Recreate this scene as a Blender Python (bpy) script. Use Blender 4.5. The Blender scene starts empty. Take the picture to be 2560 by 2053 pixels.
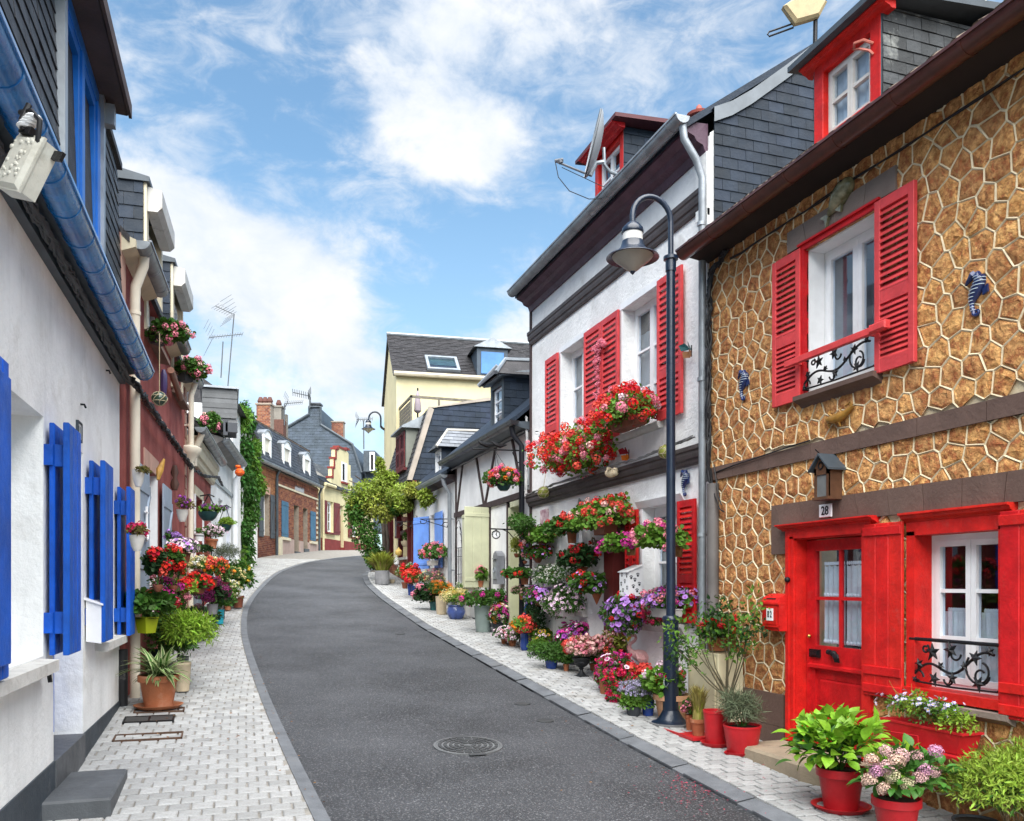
import bpy, bmesh, math, random
import numpy as np
from mathutils import Vector, Matrix
random.seed(7); rng = np.random.default_rng(7)
sc = bpy.context.scene; COL = sc.collection
# ---------------------------------------------------------------- camera
EYE = Vector((0, 0, 1.65)); FOC = 2100.0; YAW = math.atan2(705, FOC); HORIZ = 1463.0
cam = bpy.data.cameras.new('camera'); camo = bpy.data.objects.new('camera', cam); COL.objects.link(camo)
camo.location = EYE; camo.rotation_euler = (math.pi/2, 0, -YAW)
cam.sensor_width = 36; cam.lens = 36*FOC/2560; cam.shift_y = (HORIZ-1026.5)/2560
cam.clip_start = .05; cam.clip_end = 2000; sc.camera = camo
CR = Vector((math.cos(YAW), -math.sin(YAW), 0)); CF = Vector((math.sin(YAW), math.cos(YAW), 0)); UP = Vector((0, 0, 1))
def ray(px, py): return CF + CR*((px-1280)/FOC) + UP*((HORIZ-py)/FOC)
def depth(p): return (Vector(p)-EYE).dot(CF)
# ---------------------------------------------------------------- sky, sun, exposure
SUN_EL, SUN_AZ = math.radians(58), math.radians(190)      # azimuth clockwise from +Y
w = bpy.data.worlds.new('World'); sc.world = w; w.use_nodes = True
nt = w.node_tree; N = nt.nodes; L = nt.links; N.clear()
def nn(t, **k):
    n = N.new(t)
    for a, b in k.items(): setattr(n, a, b)
    return n
def wmath(op, a, b=None, c=None, clamp=False):
    n = nn('ShaderNodeMath', operation=op); n.use_clamp = clamp
    for i, v in enumerate((a, b, c)):
        if v is None: continue
        if isinstance(v, (int, float)): n.inputs[i].default_value = v
        else: L.new(v, n.inputs[i])
    return n.outputs[0]
def wvec(op, a, b):
    n = nn('ShaderNodeVectorMath', operation=op)
    for i, v in enumerate((a, b)):
        if isinstance(v, (tuple, Vector)): n.inputs[i].default_value = v
        else: L.new(v, n.inputs[i])
    return n
tc = nn('ShaderNodeTexCoord'); DIR = tc.outputs['Generated']
sky = nn('ShaderNodeTexSky', sky_type='NISHITA'); sky.sun_disc = False
sky.sun_elevation = SUN_EL; sky.sun_rotation = SUN_AZ; sky.air_density = 1.0; sky.dust_density = .6; sky.ozone_density = 2.0
def wnoise(scale, loc, detail, rough, dist=0):
    mp = nn('ShaderNodeMapping'); L.new(DIR, mp.inputs[0]); mp.inputs['Scale'].default_value = scale; mp.inputs['Location'].default_value = loc
    t = nn('ShaderNodeTexNoise'); L.new(mp.outputs[0], t.inputs['Vector']); t.inputs['Scale'].default_value = 1
    t.inputs['Detail'].default_value = detail; t.inputs['Roughness'].default_value = rough; t.inputs['Distortion'].default_value = dist
    return t.outputs['Fac']
n1 = wnoise((3.4, 3.4, 5.2), (3.1, 1.7, .4), 9, .56, .25)
n2 = wnoise((9, 9, 13), (5, 2, 1), 8, .6, .3)
n3 = wnoise((16, 8, 34), (1, 7, 3), 6, .62, .5)
n4 = wnoise((20, 20, 27), (2, 9, 4), 7, .62, .4)
cov = wmath('ADD', wmath('MULTIPLY', n1, .40), wmath('ADD', wmath('MULTIPLY', n2, .38), wmath('MULTIPLY', n4, .22)))
# the big clouds of the day: direction, angular size, weight
CLOUDS = [(600, 690, .13, .17), (840, 790, .10, .17), (470, 560, .08, .12), (1180, 170, .13, .11), (1480, 110, .16, .10), (1010, 90, .06, .10),
          (400, 320, .10, .06), (950, 300, .05, .1), (1190, 400, .05, .13), (1050, 520, .09, .07), (1290, 860, .06, .2), (900, 960, .06, .14), (260, 60, .07, .12), (640, 110, .05, .08), (800, 650, .07, .12),
          (760, 260, .09, -.13), (1000, 700, .1, -.2), (1180, 640, .07, -.13), (520, 130, .09, -.1), (900, 470, .06, -.07), (640, 420, .06, -.1), (1400, 420, .1, -.08)]
acc = cov
for (px, py, s, wt) in CLOUDS:
    d = ray(px, py).normalized()
    dist = wvec('DISTANCE', DIR, tuple(d)).outputs['Value']
    f = wmath('POWER', 2.718, wmath('MULTIPLY', wmath('POWER', wmath('DIVIDE', dist, s), 2.0), -1.0))
    acc = wmath('ADD', acc, wmath('MULTIPLY', f, wt))
mr = nn('ShaderNodeMapRange', interpolation_type='SMOOTHERSTEP'); L.new(acc, mr.inputs[0])
mr.inputs[1].default_value = .52; mr.inputs[2].default_value = .74
thin = nn('ShaderNodeMapRange', interpolation_type='SMOOTHSTEP'); L.new(wmath('ADD', wmath('MULTIPLY', n3, .5), wmath('MULTIPLY', acc, .5)), thin.inputs[0])
thin.inputs[1].default_value = .45; thin.inputs[2].default_value = .66; thin.inputs[4].default_value = .68
dens = wmath('MAXIMUM', mr.outputs[0], thin.outputs[0], clamp=True)
hz = nn('ShaderNodeSeparateXYZ'); L.new(DIR, hz.inputs[0])
haze = nn('ShaderNodeMapRange'); L.new(hz.outputs[2], haze.inputs[0]); haze.inputs[1].default_value = -.02; haze.inputs[2].default_value = .45; haze.inputs[3].default_value = .62; haze.inputs[4].default_value = .0
shade = nn('ShaderNodeMapRange'); L.new(n2, shade.inputs[0]); shade.inputs[1].default_value = .3; shade.inputs[2].default_value = .62
cc = nn('ShaderNodeMix', data_type='RGBA'); L.new(shade.outputs[0], cc.inputs[0]); cc.inputs[6].default_value = (3.15, 3.6, 4.2, 1); cc.inputs[7].default_value = (4.35, 4.45, 4.58, 1)
sb = nn('ShaderNodeMix', data_type='RGBA', blend_type='MULTIPLY'); sb.inputs[0].default_value = 1; L.new(sky.outputs[0], sb.inputs[6]); sb.inputs[7].default_value = (.95, 1.10, 1.03, 1)
sm = nn('ShaderNodeMix', data_type='RGBA'); L.new(haze.outputs[0], sm.inputs[0]); L.new(sb.outputs[2], sm.inputs[6]); sm.inputs[7].default_value = (2.6, 3.45, 4.4, 1)
mx = nn('ShaderNodeMix', data_type='RGBA'); L.new(dens, mx.inputs[0]); L.new(sm.outputs[2], mx.inputs[6]); L.new(cc.outputs[2], mx.inputs[7])
bg = nn('ShaderNodeBackground'); bg.inputs[1].default_value = .1; L.new(mx.outputs[2], bg.inputs[0])
wo = nn('ShaderNodeOutputWorld'); L.new(bg.outputs[0], wo.inputs[0])
sl = bpy.data.lights.new('sun', 'SUN'); sl.energy = 5.0; sl.angle = math.radians(85); sl.color = (1, .96, .9)
so = bpy.data.objects.new('sun', sl); COL.objects.link(so); so.location = (0, -5, 30)
sd = Vector((math.sin(SUN_AZ)*math.cos(SUN_EL), math.cos(SUN_AZ)*math.cos(SUN_EL), math.sin(SUN_EL)))
so.rotation_euler = sd.to_track_quat('Z', 'Y').to_euler()
sc.view_settings.view_transform = 'Standard'; sc.view_settings.look = 'None'; sc.view_settings.gamma = 1; sc.view_settings.exposure = 1.24; sc.view_settings.use_curve_mapping = False
sc.cycles.max_bounces = 6; sc.cycles.transparent_max_bounces = 12

# ---------------------------------------------------------------- materials
MATS = {}
def M(name, rgb, rough=.7, var=.12, vs=3.0, bump=.0, bs=40, metal=0, isl=.0, rgb2=None, streak=0, spec=.35, coat=0, objr=0, dirt=None, dirt_s=2.0, dirt_shade_t=(.5, .75), trans=0, bd=.02):
    """principled with noise-driven colour variation, per-island / per-object variation, weather streaks and bump"""
    if name in MATS: return MATS[name]
    m = bpy.data.materials.new(name); m.use_nodes = True; t = m.node_tree; b = t.nodes['Principled BSDF']; ln = t.links.new
    b.inputs['Roughness'].default_value = rough; b.inputs['Metallic'].default_value = metal; b.inputs['Specular IOR Level'].default_value = spec
    if coat: b.inputs['Coat Weight'].default_value = coat; b.inputs['Coat Roughness'].default_value = .15
    if trans:
        b.inputs['Subsurface Weight'].default_value = 0
    def add(ty, **k):
        n = t.nodes.new(ty)
        for a, v in k.items(): setattr(n, a, v)
        return n
    co = add('ShaderNodeTexCoord')
    def noise(scale, vec=(1, 1, 1), det=5, r=.6):
        mp = add('ShaderNodeMapping'); mp.inputs['Scale'].default_value = vec; ln(co.outputs['Object'], mp.inputs[0])
        n = add('ShaderNodeTexNoise'); ln(mp.outputs[0], n.inputs['Vector']); n.inputs['Scale'].default_value = scale; n.inputs['Detail'].default_value = det; n.inputs['Roughness'].default_value = r
        return n.outputs['Fac']
    def mixc(f, a, c, blend='MIX'):
        n = add('ShaderNodeMix', data_type='RGBA', blend_type=blend)
        for i, v in ((0, f), (6, a), (7, c)):
            if isinstance(v, (int, float)): n.inputs[i].default_value = v
            elif isinstance(v, tuple): n.inputs[i].default_value = (*v, 1) if len(v) == 3 else v
            else: ln(v, n.inputs[i])
        return n.outputs[2]
    def mrange(v, a, c, d, e):
        n = add('ShaderNodeMapRange'); ln(v, n.inputs[0])
        for i, x in enumerate((a, c, d, e)): n.inputs[i+1].default_value = x
        return n.outputs[0]
    r2 = rgb2 or tuple(min(1, c*1.12) for c in rgb)
    base = mixc(mrange(noise(vs), .35, .65, 0, 1), tuple(c*(1-var) for c in rgb), r2)
    def hsv(colour, fac, lo, hi, hue=0):
        h = add('ShaderNodeHueSaturation'); ln(colour, h.inputs['Color']); ln(mrange(fac, 0, 1, lo, hi), h.inputs['Value'])
        if hue: ln(mrange(fac, 0, 1, .5-hue, .5+hue), h.inputs['Hue'])
        return h.outputs[0]
    if isl:
        g = add('ShaderNodeNewGeometry'); base = hsv(base, g.outputs['Random Per Island'], 1-isl, 1+isl, isl*.035)
    if objr:
        g = add('ShaderNodeObjectInfo'); base = hsv(base, g.outputs['Random'], 1-objr, 1+objr, objr*.02)
    if streak:
        base = mixc(mrange(noise(1.0, (7, 7, .6), 6, .65), .52, .78, 0, streak), base, tuple(c*.45 for c in rgb))
    if dirt:
        base = mixc(mrange(noise(dirt_s, (1, 1, 1), 8, .68), dirt_shade_t[0], dirt_shade_t[1], 0, .85), base, dirt)
    ln(base, b.inputs['Base Color'])
    if bump:
        bp = add('ShaderNodeBump'); bp.inputs['Strength'].default_value = bump; bp.inputs['Distance'].default_value = bd
        ln(noise(bs, (1, 1, 1), 6, .65), bp.inputs['Height']); ln(bp.outputs[0], b.inputs['Normal'])
        ln(mrange(noise(bs*.3), .3, .7, max(0, rough-.08), min(1, rough+.08)), b.inputs['Roughness'])
    if trans:
        tr = add('ShaderNodeBsdfTranslucent'); ln(base, tr.inputs[0]); ms = add('ShaderNodeMixShader'); ms.inputs[0].default_value = trans
        ln(b.outputs[0], ms.inputs[1]); ln(tr.outputs[0], ms.inputs[2]); ln(ms.outputs[0], t.nodes['Material Output'].inputs[0])
    MATS[name] = m; return m
def glass_mat(name, tint=(.9, .95, 1), refl=.06):
    m = bpy.data.materials.new(name); m.use_nodes = True; t = m.node_tree; t.nodes.clear(); ln = t.links.new
    o = t.nodes.new('ShaderNodeOutputMaterial'); mx = t.nodes.new('ShaderNodeMixShader'); a = t.nodes.new('ShaderNodeBsdfTransparent'); g = t.nodes.new('ShaderNodeBsdfGlossy')
    a.inputs[0].default_value = (*tint, 1); g.inputs['Roughness'].default_value = .02; g.inputs[0].default_value = (.95, .97, 1, 1)
    f = t.nodes.new('ShaderNodeFresnel'); f.inputs[0].default_value = 1.5
    ad = t.nodes.new('ShaderNodeMath'); ad.operation = 'ADD'; ad.inputs[1].default_value = refl; ad.use_clamp = True; ln(f.outputs[0], ad.inputs[0])
    ge = t.nodes.new('ShaderNodeNewGeometry'); bf = t.nodes.new('ShaderNodeMath'); bf.operation = 'SUBTRACT'; bf.inputs[0].default_value = 1; ln(ge.outputs['Backfacing'], bf.inputs[1]); mu = t.nodes.new('ShaderNodeMath'); mu.operation = 'MULTIPLY'; ln(ad.outputs[0], mu.inputs[0]); ln(bf.outputs[0], mu.inputs[1]); ln(mu.outputs[0], mx.inputs[0])
    ln(a.outputs[0], mx.inputs[1]); ln(g.outputs[0], mx.inputs[2]); ln(mx.outputs[0], o.inputs[0]); MATS[name] = m; return m
GLASS = glass_mat('glass')

# ---------------------------------------------------------------- mesh building
class Frame:
    """a facade: u runs along it, w out of it, z up"""
    def __init__(s, o, ang, side):
        s.o = Vector(o); s.U = Vector((math.sin(ang), math.cos(ang), 0)); s.N = Vector((-math.cos(ang), math.sin(ang), 0))*side; s.flip = side < 0
    def p(s, u, w, z): return s.o + s.U*u + s.N*w + UP*z
    def px(s, x, y, w=0):
        r = ray(x, y); t = (w - (EYE-s.o).dot(s.N))/r.dot(s.N); q = EYE + r*t - s.o
        return q.dot(s.U), q.z
    def pt(s, x, y, w=0):
        u, z = s.px(x, y, w); return s.p(u, w, z)
class Plane(Frame):
    def __init__(s, o, U, V): 
        s.o = Vector(o); s.U = Vector(U).normalized(); s.V = Vector(V).normalized(); s.N = s.U.cross(s.V); s.flip = False
    def p(s, a, w, b): return s.o + s.U*a + s.N*w + s.V*b
def q(ox, oy, s): return lambda x, y: (ox + x/s, oy + y/s)
class MB:
    def __init__(s, F=None): s.v = []; s.f = []; s.m = []; s.F = F; s.mi = 0; s.sm = False
    def add(s, vs, fs):
        n = len(s.v); F = s.F
        s.v += [F.p(*v) for v in vs] if F else [Vector(v) for v in vs]
        fl = F is not None and F.flip
        for f in fs: s.f.append(tuple(n+i for i in (reversed(f) if fl else f))); s.m.append(s.mi)
        return s
    def box(s, a0, a1, b0, b1, c0, c1):
        if a0 > a1: a0, a1 = a1, a0
        if b0 > b1: b0, b1 = b1, b0
        if c0 > c1: c0, c1 = c1, c0
        return s.add([(a0,b0,c0),(a1,b0,c0),(a1,b1,c0),(a0,b1,c0),(a0,b0,c1),(a1,b0,c1),(a1,b1,c1),(a0,b1,c1)],
              [(0,3,2,1),(4,5,6,7),(0,1,5,4),(2,3,7,6),(1,2,6,5),(3,0,4,7)])
    def bbox(s, a0, a1, b0, b1, c0, c1, e=.008):
        """box with chamfered edges on its outward (w = b1) side"""
        if a0 > a1: a0, a1 = a1, a0
        if c0 > c1: c0, c1 = c1, c0
        vs = []
        for (b, i) in ((b0, 0), (b1-e, 0), (b1, e)):
            vs += [(a0+i,b,c0+i),(a1-i,b,c0+i),(a1-i,b,c1-i),(a0+i,b,c1-i)]
        fs = [(0,1,2,3)]
        for k in (0, 4):
            for i in range(4): j = (i+1) % 4; fs.append((k+j,k+i,k+4+i,k+4+j))
        fs.append((11,10,9,8))
        return s.add(vs, fs)
    def poly(s, pts): return s.add(pts, [tuple(range(len(pts)))])
    def prism(s, pts, w0, w1):
        """outline in (u,z) between depths w0 and w1"""
        n = len(pts); vs = [(a, w0, b) for a, b in pts] + [(a, w1, b) for a, b in pts]
        ar = sum(pts[i][0]*pts[(i+1)%n][1]-pts[(i+1)%n][0]*pts[i][1] for i in range(n))
        fs = [tuple(range(n)), tuple(reversed(range(n, 2*n)))] + [((i+1)%n, i, n+i, n+(i+1)%n) for i in range(n)]
        if ar < 0: fs = [tuple(reversed(f)) for f in fs]
        return s.add(vs, fs)
    def extr(s, pts, u0, u1):
        """profile in (w,z) extruded along u"""
        n = len(pts); vs = [(u0, a, b) for a, b in pts] + [(u1, a, b) for a, b in pts]
        fs = [tuple(reversed(range(n))), tuple(range(n, 2*n))] + [(i, (i+1)%n, n+(i+1)%n, n+i) for i in range(n)]
        return s.add(vs, fs)
    def tube(s, path, r, n=8, cap=True):
        P = [Vector(s.F.p(*p)) if s.F else Vector(p) for p in path]; F, s.F = s.F, None; vs = []; k = len(P)
        rs = r if isinstance(r, (list, tuple)) else [r]*k
        up = None
        for i in range(k):
            d = (P[min(i+1, k-1)]-P[max(i-1, 0)]).normalized()
            if up is None: up = Vector((0, 0, 1)) if abs(d.z) < .9 else Vector((1, 0, 0))
            x = d.cross(up).normalized(); y = x.cross(d); up = y
            vs += [P[i] + (x*math.cos(2*math.pi*j/n) + y*math.sin(2*math.pi*j/n))*rs[i] for j in range(n)]
        fs = [(i*n+j, i*n+(j+1)%n, (i+1)*n+(j+1)%n, (i+1)*n+j) for i in range(k-1) for j in range(n)]
        if cap: fs += [tuple(reversed(range(n))), tuple(range((k-1)*n, k*n))]
        s.add(vs, fs); s.F = F; return s
    def lathe(s, prof, c=(0, 0, 0), n=20, sq=False):
        F, s.F = s.F, None; c = Vector(c); vs = []; k = len(prof)
        for r, z in prof:
            for j in range(n):
                a = 2*math.pi*j/n; x, y = math.cos(a), math.sin(a)
                if sq: mxy = max(abs(x), abs(y)); x, y = x/mxy, y/mxy
                vs.append(c + Vector((x*r, y*r, z)))
        fs = [(i*n+j, i*n+(j+1)%n, (i+1)*n+(j+1)%n, (i+1)*n+j) for i in range(k-1) for j in range(n)]
        if prof[0][0] > 1e-5: fs.append(tuple(reversed(range(n))))
        if prof[-1][0] > 1e-5: fs.append(tuple(range((k-1)*n, k*n)))
        s.add(vs, fs); s.F = F; return s
    def ball(s, c, r, n=10, k=6, sx=1, sy=1, sz=1):
        vs = []; 
        for i in range(k+1):
            t = math.pi*i/k
            vs += [(c[0]+r*sx*math.sin(t)*math.cos(2*math.pi*j/n), c[1]+r*sy*math.sin(t)*math.sin(2*math.pi*j/n), c[2]-r*sz*math.cos(t)) for j in range(n)]
        return s.add(vs, [(i*n+j, i*n+(j+1)%n, (i+1)*n+(j+1)%n, (i+1)*n+j) for i in range(k) for j in range(n)])
def mesh(name, v, f, mats, mi=None, smooth=False, ang=40):
    me = bpy.data.meshes.new(name); me.from_pydata(v, [], f)
    for m in (mats if isinstance(mats, (list, tuple)) else [mats]): me.materials.append(m)
    if mi is not None and len(set(mi)) > 1: me.polygons.foreach_set('material_index', mi)
    if smooth:
        me.polygons.foreach_set('use_smooth', [True]*len(f))
        try: me.set_sharp_from_angle(angle=math.radians(ang))
        except Exception: pass
    me.update(); return me
def origin(o):
    p = Vector((0, 0, 0))
    while o is not None: p += o.location; o = o.parent
    return p
def link(name, me, parent=None, loc=None, kind=None):
    o = bpy.data.objects.new(name, me); COL.objects.link(o)
    if parent: o.parent = parent
    if loc is not None: o.location = loc
    if kind: o['kind'] = kind
    return o
def build(name, mb, mat, parent=None, smooth=False, kind=None, label=None, at=None, cat=None, group=None, ang=40):
    """links the collected shapes as ONE mesh object, its vertices kept relative to its thing"""
    org = origin(parent) if parent else (Vector(at) if at is not None else Vector((0, 0, 0)))
    o = link(name, mesh(name, [v-org for v in mb.v], mb.f, mat, mb.m, smooth or mb.sm, ang), parent, None if parent else org, kind)
    if label: o['label'] = label
    if cat: o['category'] = cat
    if group: o['group'] = group
    return o
def thing(name, label, cat, loc=(0, 0, 0), group=None):
    o = bpy.data.objects.new(name, None); COL.objects.link(o); o.location = loc; o.empty_display_size = .2
    o['label'] = label; o['category'] = cat
    if group: o['group'] = group
    return o
def clip(poly, nx, ny, d):
    """keep the part of a polygon with nx*x+ny*y <= d"""
    out = []
    for i, a in enumerate(poly):
        b = poly[(i+1) % len(poly)]; da = nx*a[0]+ny*a[1]-d; db = nx*b[0]+ny*b[1]-d
        if da <= 0: out.append(a)
        if (da < 0 < db) or (db < 0 < da):
            t = da/(da-db); out.append((a[0]+(b[0]-a[0])*t, a[1]+(b[1]-a[1])*t))
    return out
def clipto(poly, outline):
    ar = sum(outline[i][0]*outline[(i+1)%len(outline)][1]-outline[(i+1)%len(outline)][0]*outline[i][1] for i in range(len(outline)))
    o = outline if ar > 0 else outline[::-1]
    for i, a in enumerate(o):
        b = o[(i+1) % len(o)]; nx, ny = b[1]-a[1], a[0]-b[0]
        poly = clip(poly, nx, ny, nx*a[0]+ny*a[1])
        if len(poly) < 3: return []
    return poly
def area(p): return abs(sum(p[i][0]*p[(i+1)%len(p)][1]-p[(i+1)%len(p)][0]*p[i][1] for i in range(len(p))))/2
def courses(PL, outline, w, h, mat, parent, name='slate', single=True, t=.012, lap=.012, gap=.004, limit=300, jit=.004, w0=0.003, half=True):
    """lays slates, bricks or boards row by row over an outline (a,b) of a plane; each its own part, or joined as stuff"""
    amin = min(p[0] for p in outline); amax = max(p[0] for p in outline); bmin = min(p[1] for p in outline); bmax = max(p[1] for p in outline)
    allm = MB(PL); k = 0; r = 0; b = bmin
    while b < bmax:
        a = amin - (w*(.5 if (r % 2 and half) else 0)) - random.random()*.0
        while a < amax:
            g = gap/2; rect = [(a+g, b+g), (a+w-g, b+g), (a+w-g, b+h-g), (a+g, b+h-g)]
            pl = clipto(rect, outline)
            if len(pl) >= 3 and area(pl) > w*h*.06:
                j = random.uniform(0, jit); mb = MB(PL) if single and k < limit else allm
                n = len(pl); z = lambda bb: w0+t+j + lap*(1-(bb-b)/h)
                vs = [(x, w0*.3, y) for x, y in pl] + [(x, z(y), y) for x, y in pl]
                fs = [tuple(range(n, 2*n))[::-1]] + [((i+1)%n, i, n+i, n+(i+1)%n) for i in range(n)]
                if PL.flip or isinstance(PL, Plane): pass
                mb.add(vs, fs); k += 1
                if mb is not allm: build(name, mb, mat, parent)
            a += w
        b += h; r += 1
    if allm.v: build(name+('s' if single else '_courses'), allm, mat, parent, kind='stuff')
GPTS = [(-40, -1.2), (-20, -.75), (0, -.25), (5, -.05), (7.5, .1), (10.4, .32), (16.6, .79), (22.3, 1.38), (24.5, 1.65), (28, 2.08), (32, 2.48), (36, 2.8), (44, 3.4), (60, 4.2), (120, 5), (900, 6)]
def g(y):
    for (a, za), (b, zb) in zip(GPTS, GPTS[1:]):
        if y <= b: return za + (zb-za)*(y-a)/(b-a)
    return GPTS[-1][1]
PAVE = .05
def gp(px, py, dz=PAVE):
    """the point of the pavement seen at a place of the photograph"""
    r = ray(px, py); lo, hi = 2.0, 45.0
    f = lambda t: (EYE+r*t).z - g((EYE+r*t).y) - dz
    t = lo
    while t < hi and f(t) > 0: t += .1
    a, b = t-.1, t
    for _ in range(25):
        c = (a+b)/2
        if f(c) > 0: a = c
        else: b = c
    return EYE + r*a
def gx(px, X, dz=PAVE):
    """the pavement point on the line x = X seen in a column of the photograph"""
    r = ray(px, HORIZ); t = X/r.x; y = r.y*t
    return Vector((X, y, g(y)+dz))
ZA = q(1740, 420, 2.368); ZB = q(1740, 1100, 2.629); ZC = q(1600, 1500, 2.2458); ZD = q(1740, 0, 2.629)
R1 = q(1250, 200, 2.882); R2 = q(1250, 750, 3.143); R3 = q(1200, 1200, 2.66); CC = q(1320, 1230, 5.24); BB = q(1280, 1480, 5.133); EE = q(1650, 1440, 3.603)
DD = q(850, 1150, 3.458); DU = q(850, 780, 3.324); HH = q(1110, 1080, 2.882); PG = q(930, 1240, 3.77)
L0 = q(0, 0, 1.728); LA = q(0, 850, 2.47); LB = q(0, 1450, 2.3956); LU = q(280, 400, 2.8825); LM = q(280, 950, 2.8825); LL = q(300, 1280, 4.803); LN = q(0, 880, 3.93); LT = q(0, 0, 3.088)
BR = q(560, 950, 3.4575); B1 = q(600, 960, 6.177); B2 = q(610, 1180, 6.916)
FR = Frame((5, 0, 0), 0, 1)                      # the right-hand row
A1 = .0159; FL1 = Frame((-1.3, 0, 0), A1, -1)    # the left-hand row bends gently to the right
# ================================================================ materials of the street
white = M('white_plaster', (.80, .81, .80), .85, .07, 1.5, .5, 20, streak=.22, dirt=(.56, .55, .51), dirt_s=1.7, dirt_shade_t=(.55, .78))
whiteb = M('rough_white_render', (.80, .805, .80), .9, .08, 1.5, .8, 16, streak=.16, dirt=(.42, .40, .36), dirt_s=1.6, dirt_shade_t=(.58, .85))
wpaint = M('white_gloss_paint', (.78, .79, .80), .35, .04)
cream = M('cream_paint', (.62, .55, .40), .6, .08, streak=.2)
pvc = M('cream_pipe', (.70, .64, .52), .45, .08, streak=.25)
blue = M('bright_blue_paint', (.002, .088, .50), .5, .25, 4, .3, 40, streak=.34, objr=.10, coat=.0)
bluem = M('blue_gutter_enamel', (.008, .125, .40), .25, .3, 3, .15, 25, coat=.4, rgb2=(.02, .20, .52))
skyblue = M('light_blue_paint', (.14, .29, .72), .5, .1)
red = M('pillar_red_paint', (.57, .012, .011), .45, .25, 7, .35, 38, streak=.22, spec=.28, objr=.10, dirt=(.44, .05, .04), dirt_s=9, dirt_shade_t=(.58, .8))
redf = M('faded_sky_sheen_red', (.60, .055, .058), .5, .18, 5, .25, 40, streak=.15, objr=.06)  # paler red: fading plus sky reflection, both held in the base colour
maroon = M('maroon_paint', (.10, .010, .012), .5, .2)
purple = M('dark_purple_timber', (.085, .042, .068), .5, .25, 4, .3, 30)
slate = M('blue_black_slate', (.018, .028, .045), .58, .3, 3, .3, 30, objr=.28, isl=.22, spec=.22)
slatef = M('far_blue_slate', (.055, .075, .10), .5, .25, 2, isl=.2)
slated = M('weathered_slate', (.045, .050, .054), .6, .4, 5, .5, 25, objr=.35, isl=.3, dirt=(.32, .33, .31), dirt_s=3.5, dirt_shade_t=(.55, .72))
slateb = M('old_brown_slate', (.035, .033, .036), .6, .35, 4, .5, 30, objr=.3, isl=.3, dirt=(.16, .15, .15), dirt_s=5, dirt_shade_t=(.6, .8))
zinc = M('zinc_sheet', (.27, .295, .32), .40, .25, 4, .15, 20, metal=.35, streak=.3)
zincl = M('pale_zinc_sheet', (.30, .33, .36), .4, .15, 3, .1, 20, metal=.4, streak=.2)
lead = M('dark_lead_flashing', (.06, .075, .09), .5, .25, 4)
iron = M('black_wrought_iron', (.012, .012, .014), .4, .3, 8, .3, 60, metal=.3)
cable = M('black_cable', (.014, .014, .016), .5, .3)
brownp = M('brown_painted_stone', (.125, .078, .062), .75, .16, 3, .4, 25, objr=.08)
stonebr = M('grey_brown_stone', (.21, .165, .14), .8, .14, 3, .4, 25, objr=.06)
brgut = M('brown_enamel_gutter', (.075, .022, .014), .35, .35, 5, .15, 20, coat=.3)
ochre = M('ochre_split_stone', (.62, .255, .075), .9, .42, 15, 1.0, 24, bd=.045, rgb2=(.84, .46, .17), objr=.22, isl=.1, dirt=(.36, .105, .038), dirt_s=17, dirt_shade_t=(.49, .62))  # noise-placed red-brown paints mottling and crevice shade into the stone
mortar = M('cream_ribbon_mortar', (.66, .56, .38), .85, .12, 4, .4, 40, dirt=(.36, .28, .16), dirt_s=1.3, dirt_shade_t=(.52, .7))
redpl = M('brick_red_plaster', (.26, .050, .043), .85, .22, 1.6, .5, 22, rgb2=(.34, .095, .08), streak=.25)
pinkst = M('salmon_stone_trim', (.50, .31, .24), .8, .15)
greysh = M('grey_blue_shutter_paint', (.27, .33, .41), .55, .12, 2)
dkgrey = M('charcoal_paint', (.05, .055, .065), .5, .2)
plinthm = M('charcoal_plinth_paint', (.040, .052, .065), .65, .25, 2, .3, 30, dirt=(.16, .17, .17), dirt_s=3, dirt_shade_t=(.62, .8))
stepm = M('slate_grey_step', (.085, .092, .10), .6, .2, 4, .25, 50)
sill = M('worn_white_sill', (.58, .57, .54), .8, .1, 4, .4, 30, dirt=(.30, .28, .25), dirt_s=5, dirt_shade_t=(.52, .8))
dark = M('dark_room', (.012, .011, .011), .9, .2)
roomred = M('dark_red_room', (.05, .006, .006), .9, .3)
curt = M('white_lace_curtain', (.80, .80, .78), .9, .06, 12, .3, 120, trans=.35)
net = M('grey_net_curtain', (.40, .41, .40), .9, .1, trans=.4)
brick = M('brown_red_brick', (.21, .070, .040), .85, .3, 6, .4, 40, isl=.35, objr=.3)
bricko = M('orange_brown_brick', (.30, .125, .055), .85, .3, 6, .4, 40, isl=.3)
brmort = M('brick_mortar', (.30, .25, .20), .9, .15, 6)
brmortr = M('dark_brick_mortar', (.13, .06, .045), .9, .15, 6)
yellow = M('pale_yellow_render', (.62, .55, .33), .85, .08, 1.2, .3, 20, streak=.12)
creamw = M('cream_render', (.62, .54, .33), .85, .06, 1.0, .2, 20, streak=.08)
timber = M('dark_brown_timber', (.055, .035, .035), .65, .3, 4, .4, 20)
tilebr = M('brown_ribbed_tile', (.14, .10, .075), .85, .35, 6, .6, 20, isl=.25, objr=.2, dirt=(.28, .25, .2), dirt_s=4, dirt_shade_t=(.56, .75))
palegr = M('pale_green_paint', (.52, .53, .36), .55, .08, 2, .1, 40)
navy = M('navy_lamp_paint', (.007, .016, .036), .36, .25, 4, .1, 40, coat=.35)
asph = M('asphalt', (.044, .047, .054), .56, .38, .7, 1.0, 110, rgb2=(.070, .074, .083), dirt=(.30, .305, .32), dirt_s=56, dirt_shade_t=(.53, .67), spec=.5)
kerbm = M('grey_concrete_kerb', (.135, .145, .16), .85, .2, 5, .5, 60, dirt=(.14, .14, .14), dirt_s=2.5, dirt_shade_t=(.55, .75))
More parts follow.
